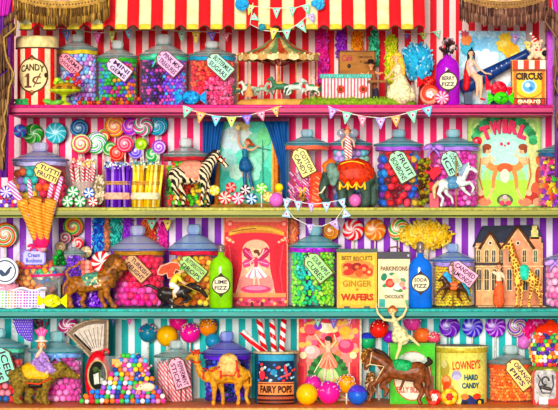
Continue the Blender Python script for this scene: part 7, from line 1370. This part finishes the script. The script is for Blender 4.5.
# canes & fairy pops tin
cs = P('lin', (('d81f2a', 1), ('fbf6f0', 1)), 9.5, (.75, 0, 1), rough=.22)
t = thing('cane_tin', 'round dark teal tin with orange lettered band holding the striped rock canes', 'tin', on(4, 276, 20)); rr = 21.5; h4 = lambda py: hh(4, py, 20); Hf = h4(352)
MB().lathe([(.1, .1), (rr - .6, .1), (rr, 1), (rr, Hf), (rr - 1.2, Hf), (rr - 1.2, Hf - 8), (.1, Hf - 8)], seg=40).build('tin_body', M('16586e', .35, 0, .4), t, (0, 0, 0)); MB().tube(ring(rr + .2, Hf, 1, 40), 1.3, 0, 7, True).build('rolled_rim', M('c8b890', .3), t, (0, 0, 0))
pt = Paint(276, 4, 20, -.05, rr)
pt.rect(255.5, 354, 296.5, 360, '3f9ab8').rect(255.5, 360, 296.5, 381, '10304a').rect(255.5, 381, 296.5, 393.5, 'ee9a5a').rect(255.5, 382, 296.5, 383, '7a3018').rect(255.5, 393.5, 296.5, 403, '3a1a14')
for i in range(34): x = 257 + (i * 7.3) % 38; y_ = 362 + (i * 5.1) % 18; pt.ell(x, y_, 1.4, 1.2, ('3f7ac8', '8ad0e0', 'e83a4a', '5a9ad8', 'd8e8e8', 'f06a5a')[i % 6])
pt.ell(263, 374, 3, 5, 'd83a4a').ell(263, 368, 1.8, 1.8, 'f0b090').line([(284, 364), (286, 378)], 2, 'e84a4a').line([(280, 376), (290, 372)], 1.5, 'e86a6a').ell(274, 371, 3, 3, '2a8ab0').line([(258, 396.5), (294, 396.5)], 2.6, 'a8583a').line([(258, 400.5), (294, 400.5)], 1.6, '8a4a30')
pt.build('printed_band', t); text(t, 'FAIRY POPS', 0, h4(388), -1.6, 35, 7.4, M('34120c', .6, 0, 0), 0, rr + .6, off=.04)
for i, (bx, tx, ty, z0) in enumerate(((262, 258.4, 317, 12), (274, 271.5, 316.5, 14), (283.5, 284, 317, 10), (268, 242, 331, 12))):
    b = MB(); p0 = np.array(((bx - 276) * .7, (i % 2) * 6 - 2 if i < 3 else -6, Hf - 7)); p1 = np.array(((tx - 276) * fy(20), p0[1] + (2 if i < 3 else -3), h4(ty))); L = np.linalg.norm(p1 - p0)
    if i < 3: b.tube([(0, 0, 0), tuple((p1 - p0) * .5), tuple(p1 - p0)], 3.0, 0, 12)
    else: p0 = np.array(((262 - 276) * .8, -8, Hf - 2)); b.tube([(0, 0, 0), tuple((p1 - p0) * .55), tuple(p1 - p0)], 3.2, 0, 12)
    wl = on(4, 276, 20); tag(b.build('rock_cane', cs, None, (wl[0] + p0[0], wl[1] + p0[1], wl[2] + p0[2])), ['red and white striped rock cane upright in the fairy tin beside the leaning one', 'red and white striped rock cane standing in the middle of the fairy tin', 'red and white striped rock cane at the picture side of the fairy tin', 'red and white striped rock cane leaning out towards the violet jar'][i], 'candy cane')
# flower picture with dancer
t, pt, H, cx = picture('dancer_picture', 'pink bordered picture of a tutu dancer among peonies behind the front cake pops', 'picture', 4, 297, 361.5, 317, 405, 60, 'f0b8a0', 'f4d8b8', fw=1.6)
pt.rect(299, 318.5, 359.5, 404, 'd8525a').rect(306, 322, 352, 404, 'e8988a')
for i in range(46):
    x = 300 + (i * 17.3) % 58; y_ = 320 + (i * 11.7) % 34; pt.ell(x, y_, 3.4, 3, ('e8384e', 'f08a5a', 'f2b85a', 'f06a8a', 'c8283a', 'f4a0a0', 'e8c070')[i % 7])
for x, y_, a, b_, c in ((327, 328, 9, 5, 'f4e4c0'), (322, 326, 5, 3.6, 'f8f0dc'), (333, 329, 5, 3.6, 'ecd49a'), (312, 352, 8, 7, 'f4b8b0'), (310, 350, 5, 4, 'f8dcd4'), (346, 346, 8, 7, 'e83a6a'), (345, 344, 5, 4, 'f47a9a'), (345, 331, 6, 5, 'e8b03a'), (310, 329, 6, 5, 'e8586a'), (318, 326, 4, 4, '8a3ac0')): pt.ell(x, y_, a, b_, c)
pt.ell(328, 378, 19, 26, '2f7a3c').ell(328, 380, 15, 22, '4a9a4a').ell(328, 384, 12, 18, 'c8dc9a').ell(318, 388, 6, 9, 'a8e0b0').ell(338, 388, 6, 9, 'a8e0b0')
for i in range(30): a = i * .21; pt.ell(328 + 18 * math.cos(a), 376 - 20 * abs(math.sin(a)), 3, 2, ('1f5a2a', '3a8a3c')[i % 2], a)
for sg in (-1, 1):
    x = 328 + sg * 26; pt.rect(x - 4, 362, x + 4, 402, 'e84a4e').rect(x - 2.6, 366, x + 2, 386, 'c81f3a').rect(x - 3.6, 388, x + 3.6, 402, 'f4c8a8').ell(x - sg, 355, 3.6, 3.6, 'f6e8b8').line([(x - 5, 362), (x - 5, 402)], 1, 'f8dcc0')
for sg in (-1, 1):
    for i in range(5): pt.line([(328, 388), (328 + sg * (8 + i * 2.6), 378 + i * 5)], 2.6, ('f0b048', 'f4d890', 'd8843a')[i % 3], 1.4)
pt.line([(325, 347), (320, 341), (315, 334)], 1.8, 'f4d4b0', 1.2).line([(331, 347), (336, 341), (334, 334)], 1.8, 'f4d4b0', 1.2).line([(328, 344), (328, 356)], 5, 'f2c8a4', 4).ell(328, 340.5, 3.2, 3.6, 'f2c8a4').ell(328, 338, 3.6, 2.6, '3a2018').ell(331, 340, 1.3, 3, '3a2018').ell(326.6, 340.6, .5, .5, '1a100c').ell(329, 340.6, .5, .5, '1a100c').ell(327.8, 342.6, .9, .4, 'b82a3a')
pt.poly([(324, 352), (331, 352), (336, 361), (337, 367), (319, 367), (320, 361)], 'f29a78').ell(328, 364, 9.6, 4.8, 'f08a6a')
for i in range(7): pt.line([(328, 354), (320 + i * 2.7, 367)], .7, ('fbd0b0', 'd85a48')[i % 2])
pt.line([(325, 368), (324, 380)], 2.4, 'f6dcc0', 1.6).line([(331, 368), (333, 380)], 2.4, 'f6dcc0', 1.6).line([(314, 372), (322, 358)], 1, 'f4e8c0').ell(328, 392, 10, 6, 'f4c86a').ell(328, 392, 6, 3.4, 'fbecb0')
pt.build('printed_picture', t)
pennants('tiny pennants across the top of the dancer picture', [(300, 316), (318, 318), (334, 319), (350, 318), (360, 316)], [(318, 317, 9, 10, '8fd6b4', 0), (334, 318, 9, 11, '7f6fd0', 0), (350, 317, 8, 10, 'e98aa0', 0), (305, 316, 8, 8, 'd75aa8', 0)], 50)
cakepop('plain yellow cake pop resting on the orange shelf beside the fairy tin', 307, 395, 10.8, 'f6bc1c', 4, -8, 0, stick=False)
cakepop('magenta cake pop, raised behind the yellow one', 313, 384, 8.8, 'e03aa0', 4, 10, 34, ('f8e8f4', 'a82a8a', '5a2ab0'), True)
cakepop('bright pink cake pop with purple and white sprinkles, largest in front of the picture', 329, 392.5, 11.4, 'f0309c', 4, -6, 80, ('7a2ac0', 'ffffff', '3a3ad0', 'f8c0e8'), stick=False)
cakepop('golden orange cake pop with white and red sprinkles on a stick', 346.5, 384, 9.4, 'f0a41a', 4, 6, 90, ('ffffff', 'c83a4a', '8a4a2a', 'e8e0f0'))
cakepop('royal blue cake pop with violet glaze at the corner of the picture', 357.5, 398, 10, '2a6ac8', 4, -8, 24, ('8a3ac8', '5aa8f0', '6a2ab0'), stick=False, extra='5a4ac8')
# sweets behind the brown horse
cakepop('green and teal banded sugar ball behind the brown horse head', 367, 341, 8.6, '2aa86a', 4, 76, 0, extra='3a4ac0')
cakepop('brown cake pop rolled in gold sprinkles behind the brown horse head', 368, 357, 8.4, '8a5a22', 4, 62, 140, ('d8a85a', 'a8742a', '6a4218', 'f0d090'), top=False)
cakepop('red cake pop with white sprinkles behind the leaping dancer', 379, 329, 9.6, 'e8301f', 4, 68, 60, ('ffffff', 'f06a5a', '7a1a3a', 'f2a0b0'))
cakepop('violet cake pop just under the red one', 389, 337, 6.5, '9a2ac0', 4, 80, 0)
cakepop('pink cake pop with white sprinkles beside the dancer arm', 412, 322, 9, 'f05ab0', 4, 70, 60, ('ffffff', 'c82a8a', 'f8a0d8'))
cakepop('orange cake pop peeping over the green tin', 422, 336, 8.4, 'f47a3a', 4, 64, 30, ('f8b080', 'e85a1a'))
cakepop('small cake pop crowded with red and green sprinkles beside the yellow tin', 434, 338, 6.4, 'e8607a', 4, 60, 70, ('d82a3a', '3aa84a', 'ffffff', 'f2a0b0'))
fluff('loose brown and cream chocolate shavings under the gold sprinkled cake pop', 371, 384, 5, 12, ['7a4a22', 'b8844a', 'e8d0b0', '4a2a14'], 60, 80, 'chocolate_shavings', 'chocolate', 4, False, 4)
# green tin
t, pt, cx, w2 = box_tin('green_tin', 'green tin with a cream oval and a painted horse behind the leaping circus horse', 4, 390, 435, 343, 8, 22, '4fae1f', '3f9a1a', 1.5)
pt.rect(391, 345, 434, 404, '4cb828').ell(412.5, 376, 19.6, 25, 'b85a38', n=30).ell(412.5, 376, 18.4, 23.8, 'e8dcc0', n=30).ell(412.5, 362, 15, 10, 'b8c8b8').ell(414, 358, 10, 5, 'd8dcd0').ell(413, 376, 13, 6, '6a3a20').ell(424, 368, 5, 4, '4a2a1c', .5).line([(404, 380), (400, 390)], 2.6, '6a3a20').line([(420, 380), (424, 392)], 2.6, '5a2a1c').ell(414, 394, 12, 5, 'f0e8d4').rect(428, 376, 434, 404, '9a6a5a').ell(425, 380, 3, 3, 'c84a6a')
pt.build('printed_label', t); text(t, 'FILLY BLEND', -1, hh(4, 389.5, 8), -2.6, 30, 6, M('b8503a', .6, 0, 0))
# brown horse and dancer
F = Fig('circus_horse', 'glossy brown circus horse figurine leaping with green cloth on its back', 'horse', 4, 398, -38)
bh = M('7a4420', .35, 0, .65, 80)
F.blob('body', bh, [[(390, 369, 9), (403, 372, 8.4), (418, 370, 8.6)], [(387, 366, 8), (380, 360, 6), (373, 356, 4.8)], [(372, 355.6, 4.8), (368.4, 362, 3.4), (366.4, 368, 2.6)], [(373, 350.6, -2, 1.3), (373.6, 347.6, -2.4, .7)], [(375, 350.8, 2, 1.3), (375.8, 347.8, 2.4, .7)],
   [(385, 374, -4, 5), (377, 381, -4, 3.2), (370, 386, -4, 2.3), (371.6, 394, -4, 1.8), (369.6, 400, -4, 2.2)], [(390, 376, 4, 5), (382, 386, 4, 3), (388, 391, 4, 2.2), (385, 396, 4, 2)],
   [(420, 374, -4, 6), (416, 384, -4, 3.6), (422, 392, -4, 2.4), (418, 399, -4, 2.0), (420, 403, -4, 2.4)], [(424, 372, 4, 5.6), (428, 383, 4, 3.4), (426, 392, 4, 2.2), (430, 400, 4, 2)]], .8)
F.blob('mane', M('3a1f10', .6, 0, .5), [[(376, 350, 2), (383, 354, 3), (388, 359, 3), (391, 364, 2.4)], [(371, 352, -1, 1.8), (369.4, 356, -3, 1.2)]], .7); F.blob('tail', M('2a160e', .6, 0, .5), [[(426, 365, 2.4), (430, 362, 2.8), (428, 358, 1.6)]], .6)
F.blob('green_cloth', M('1f9a5a', .5, 0, .6, 130), [[(398, 366, -2, 7.6), (406, 367, -2, 7.4)]], .8); F.eyes([(370.6, 357, -3.9, .9)], .9); b = MB()
b.tube([F.p((366.5, 366, -3.4, 1))[:3], F.p((370, 364, -4.4, 1))[:3], F.p((384, 366, -9, 1))[:3], F.p((376, 380, -8, 1))[:3]], .6); b.tube([F.p((372, 352, -5, 1))[:3], F.p((370, 364, -4.2, 1))[:3]], .6); b.build('pale_reins', M('e0c89a', .5), F.t, (0, 0, 0))
F = Fig('person', 'dancer in a cream frock balancing on one leg on the brown horse, arms raised', 'person', 4, 399, -38); sk = skin('eccf98')
F.blob('body', sk, [[(401, 337, 3.2), (397, 328, 2.7), (394.4, 320, 3)], [(394.4, 320, 2), (393, 316, 1.3), (392, 311.4, 3.6)], [(391.6, 320.6, -1.4, 1.5), (384, 319.6, -2, 1.3), (378, 313, -2, 1.1), (376.4, 306, -2, .9)], [(397.4, 320, 1, 1.5), (403, 316, 0, 1.3), (406.4, 309, 0, 1.1), (405, 303.6, 0, .9)], [(400.6, 338, -1, 2.8), (399.6, 348, -1, 2), (396.6, 356.6, -1, 1.3), (395.6, 360.4, -2, 1.2)], [(403, 336, 1, 2.8), (410, 337, 0, 2), (417.4, 344, 0, 1.2), (419, 345.6, 0, .9)]], .55)
F.blob('cream_frock', M('d8d0a0', .6, 0, .5, 130), [[(394.4, 320.6, 3.5), (397, 328, 3.3)], [(397, 328, 4), (401, 334, 6.8), (402.4, 338.4, 7)], [(396, 334, -2, 4.4), (395.6, 338.6, -2, 4)]], .7)
F.blob('hair', M('b8622a', .6, 0, .5), [[(392.6, 308.4, 1, 3.3), (389, 310.6, 1, 2)], [(395.6, 310, 1, 2)]], .55); F.face((392, 311.4), 3.6, -.25, sk); F.hand((376.4, 306), (.1, -1), sk); F.hand((405, 303.6), (-.4, -1), sk)
# small sweets + tin
mint('red boiled sweet with a white flower, flat against the foot of the green tin', 434, 399, 8, 'e8282a', 'f06a5a', 4, y=-12, n=3, kk=.1, name='boiled_sweet')
mint('yellow boiled sweet with a red flower middle at the foot of the yellow tin', 449.5, 399.5, 8.6, 'f2b41a', 'f8d85a', 4, y=-13, n=5, kk=.05, name='boiled_sweet')
for nm, cols_ in (('boiled_sweet', ['fff4ec']), ('boiled_sweet.001', ['e02a3a'])):
    b = MB()
    for i in range(6): a = 2 * PI * i / 6; b.ell((2.6 * math.cos(a), -2, 2.6 * math.sin(a)), (1.5, .6, 1.5), seg=8, rings=5)
    b.ell((0, -2.3, 0), (1.2, .5, 1.2)); link('printed_flower', b.mesh('printed_flower', [M(cols_[0], .4, 0, 0)]), bpy.data.objects[nm], (0, 0, 0))
t = thing('hard_candy_tin', 'round pale yellow hard candy tin with painted children and a toy car', 'tin', on(4, 461, 28)); rr = 26; h4 = lambda py: hh(4, py, 28); Hf = h4(349)
MB().lathe([(.1, .1), (rr - .6, .1), (rr, 1), (rr, Hf - 1), (.1, Hf - 1)], seg=44).build('tin_body', M('eadf7a', .35, 0, .22), t, (0, 0, 0)); MB().lathe([(rr, Hf - 3), (rr + 1, Hf - 2.4), (rr + 1, Hf + 2.4), (rr + .2, Hf + 3.6), (rr - 2, Hf + 4), (.1, Hf + 3.4)], seg=44).build('lid', M('c8b84a', .35, .2, .3), t, (0, 0, 0)); MB().tube(ring(rr + 1, Hf + 2.8, 1, 44), .9, 0, 7, True).build('lid_rim', M('f0e8a0', .3), t, (0, 0, 0))
pt = Paint(461, 4, 28, -.05, rr)
pt.ell(442, 368, 6, 9, 'b8a84a').ell(441, 363, 4, 4, 'd8cf8a').ell(444, 380, 6, 6, 'e07a2a').ell(444, 378, 4, 3, 'f0b080').ell(445, 386, 5, 6, 'e85a2a').ell(455, 374, 5, 5, 'a8a0c0').ell(455, 376, 4, 3, 'c8c0d8').ell(450, 388, 3, 4, 'f2a070').ell(448, 396, 6, 4, 'c8d86a').rect(458, 393, 486, 398, 'b8cf5a').poly([(459, 403), (461, 396), (467, 393), (474, 397), (486, 398), (486, 404), (459, 404)], '2f3a6a').ell(463, 395, 4, 3, 'e8843a').ell(476, 395, 5, 3, 'd84a2a').ell(479, 401, 4, 4, '1a1420').ell(479, 401, 2.2, 2.2, 'e8c83a').ell(463, 402, 3, 3, '1a1420').line([(438, 352), (438, 403)], 1, 'a89a3a').line([(436, 392), (456, 404)], 2, 'b8503a')
pt.build('printed_picture', t)
text(t, 'LOWNEY\'S', 4.6, h4(363.5), -1.8, 30, 9, M('c8452a', .6, 0, 0), -3, rr + .7, off=.02); text(t, 'HARD', 9, h4(375.8), -1.8, 15, 5.8, M('1f5a6a', .6, 0, 0), 0, rr + .7, off=.05); text(t, 'CANDY', 8.6, h4(384), -1.8, 19, 5.8, M('1f5a6a', .6, 0, 0), 0, rr + .7, off=.05)
# purple lollipops
for px, cols, n, kk, lb in ((449.5, (('7a2ac0', 1), ('b884e8', .5), ('5a1a9a', .5)), 5, .14, 'violet rope swirl lollipop above the yellow tin, first of the purple row'), (472.5, (('4a2ac0', 1), ('a8a0f0', .6)), 9, .1, 'indigo swirl lollipop with pale fine stripes'), (495.5, (('8a1fc0', 1), ('e09af4', .6)), 9, .1, 'bright purple swirl lollipop between the indigo and the pink grey ones'), (517.5, (('8a4ac0', 1), ('c8e0a8', .5), ('b8709a', .8), ('f0c8e0', .4)), 3, .18, 'muted lilac, pink and green swirl lollipop above the orange jar')):
    lolly(lb, px, 327, 10.8, cols, 4, 86, n, kk)
# jar M
_, l, Rj, H = jar('glass jar of tiny orange beans with an orange lid rim and buff tag', 4, 488, 534, 363, 345, 'clear', 'e8683a', (517.5, 374, 34, 17, 52, 'f0dc90', ['ORANGE', 'PIPS']), y=54, lx=(486, 536), knobw=.36)
fill(l, Rj, 1, H - 4, 'bean', 1.75, ['ff7a10', 'ffa040', 'f86414', 'ffb058', 'ff8c28'], 'orange_pip', 'tiny orange beans filling the jar with the buff tag', None)
# pink jars behind + gumball machine
b = MB(); fluff('cerise and pink sugar floss behind the gumball globe', 538, 330, 18, 13, ['e8288a', 'f070b8', 'd81a5a', 'f0a0d0'], 86, 130, 'sugar_floss', 'sugar floss', 4, True)
cakepop('pale orchid cake pop between the lilac lollipop and the gumball globe', 524, 342, 7.6, 'e88ad8', 4, 90, 0)
t = thing('gumball_machine', 'red gumball machine with a glass globe and a grey metal coin plate', 'gumball machine', on(4, 551, 12)); h4 = lambda py: hh(4, py, 12)
MB().box(-19, 24, -14, 14, .1, h4(370)).build('red_base', M('d8242c', .25, 0, .3), t, (0, 0, 0)); b = MB(); b.lathe([(22, h4(371)), (23, h4(369)), (22, h4(366.6)), (18, h4(366))], seg=32, sy=.7); b.build('collar', M('8a8a3a', .3, .3), t, (0, 0, 0))
zc = h4(348); MB().lathe([(17.5, h4(367)), (22.5, h4(356)), (23.4, zc), (21.5, h4(338)), (16, h4(331.5))], seg=36, sy=.75).build('glass_globe', glass('f4f6f6', .02), t, (0, 0, 0))
MB().lathe([(16.5, h4(333)), (17.4, h4(331)), (15, h4(327)), (9, h4(323.6)), (4, h4(322.6)), (3, h4(320)), (.1, h4(319.6))], seg=30, sy=.8).build('red_cap', M('f0401f', .2, 0, .25), t, (0, 0, 0))
b = MB(); b.prism([(x, z) for x, z in [(-16, h4(403)), (-18, h4(398)), (-18, h4(373)), (-16, h4(369.5)), (1, h4(369.5)), (3.4, h4(373)), (3.4, h4(396)), (1, h4(398)), (-4, h4(398)), (-5, h4(405.5) + 1.5), (-13, h4(405.5) + 1.5), (-14, h4(398))]], -16.5, -14, 0); b.build('coin_plate', M('8a8684', .35, .35, .5, 90), t, (0, 0, 0))
b = MB(); b.tube([(-7 + 3.6 * math.cos(a), -17, h4(380) + 4.2 * math.sin(a)) for a in [PI * .2 * i for i in range(9)]], 1.0); b.cap((-11, -18.4, h4(386)), (-3, -18.4, h4(388)), 1.8, 1.8); b.tube([(-15, -17, h4(374)), (-12, -17, h4(378)), (-14, -17, h4(384)), (-10, -17, h4(392)), (-2, -17, h4(392)), (1, -17, h4(384)), (0, -17, h4(374))], .7); b.build('crank_scroll', M('4a4644', .35, .4), t, (0, 0, 0))
b = MB(); b.box(-13.4, -4.6, -18, -14, 1, 8); b.build('chute_door', M('b8b4b0', .3, .4), t, (0, 0, 0))
spots = []; wl = on(4, 551, 12)
for i in range(12):
    z = h4(366) + 2 + i * 3.9
    if z > h4(331) - 1: break
    rg = np.interp(z, [h4(367), h4(356), zc, h4(338), h4(331)], [15.5, 20, 20.8, 18.6, 13.5]); n_ = int(rg * 3.6 / 4.6)
    for j in range(n_): a = -1.85 + (j + .5 * (i % 2)) * 3.7 / n_; spots.append((wl[0] + rg * math.sin(a), wl[1] - rg * .75 * math.cos(a), wl[2] + z))
scatter_ball('machine_gumball', 'small bright gumball inside the gumball machine globe', 'gumballs inside the machine', [s_ + (random.randrange(8),) for s_ in spots], ['f0282a', 'f8a01a', 'f8e03a', '2a2a8a', 'f8f4ec', '3ab84a', 'f06a1a', '8a2ab0'], 2.35)
b = MB()
for q in spots[::2]: b.ell(((q[0] - wl[0]) * .72, (q[1] - wl[1]) * .72, q[2] - wl[2] + 1), 2.35, m=random.randrange(4), seg=8, rings=6)
for i in range(40): a = random.uniform(0, 2 * PI); q = random.uniform(0, 12); b.ell((q * math.cos(a), q * .7 * math.sin(a), h4(332.6)), 2.3, m=i % 4, seg=8, rings=6)
tag(b.build('machine_gumball_filling', [M(c, .2) for c in ('f0282a', 'f8a01a', '2a2a8a', 'f8f4ec')], None, wl), 'deeper gumballs packed in the machine globe', 'candy', None, 'stuff')
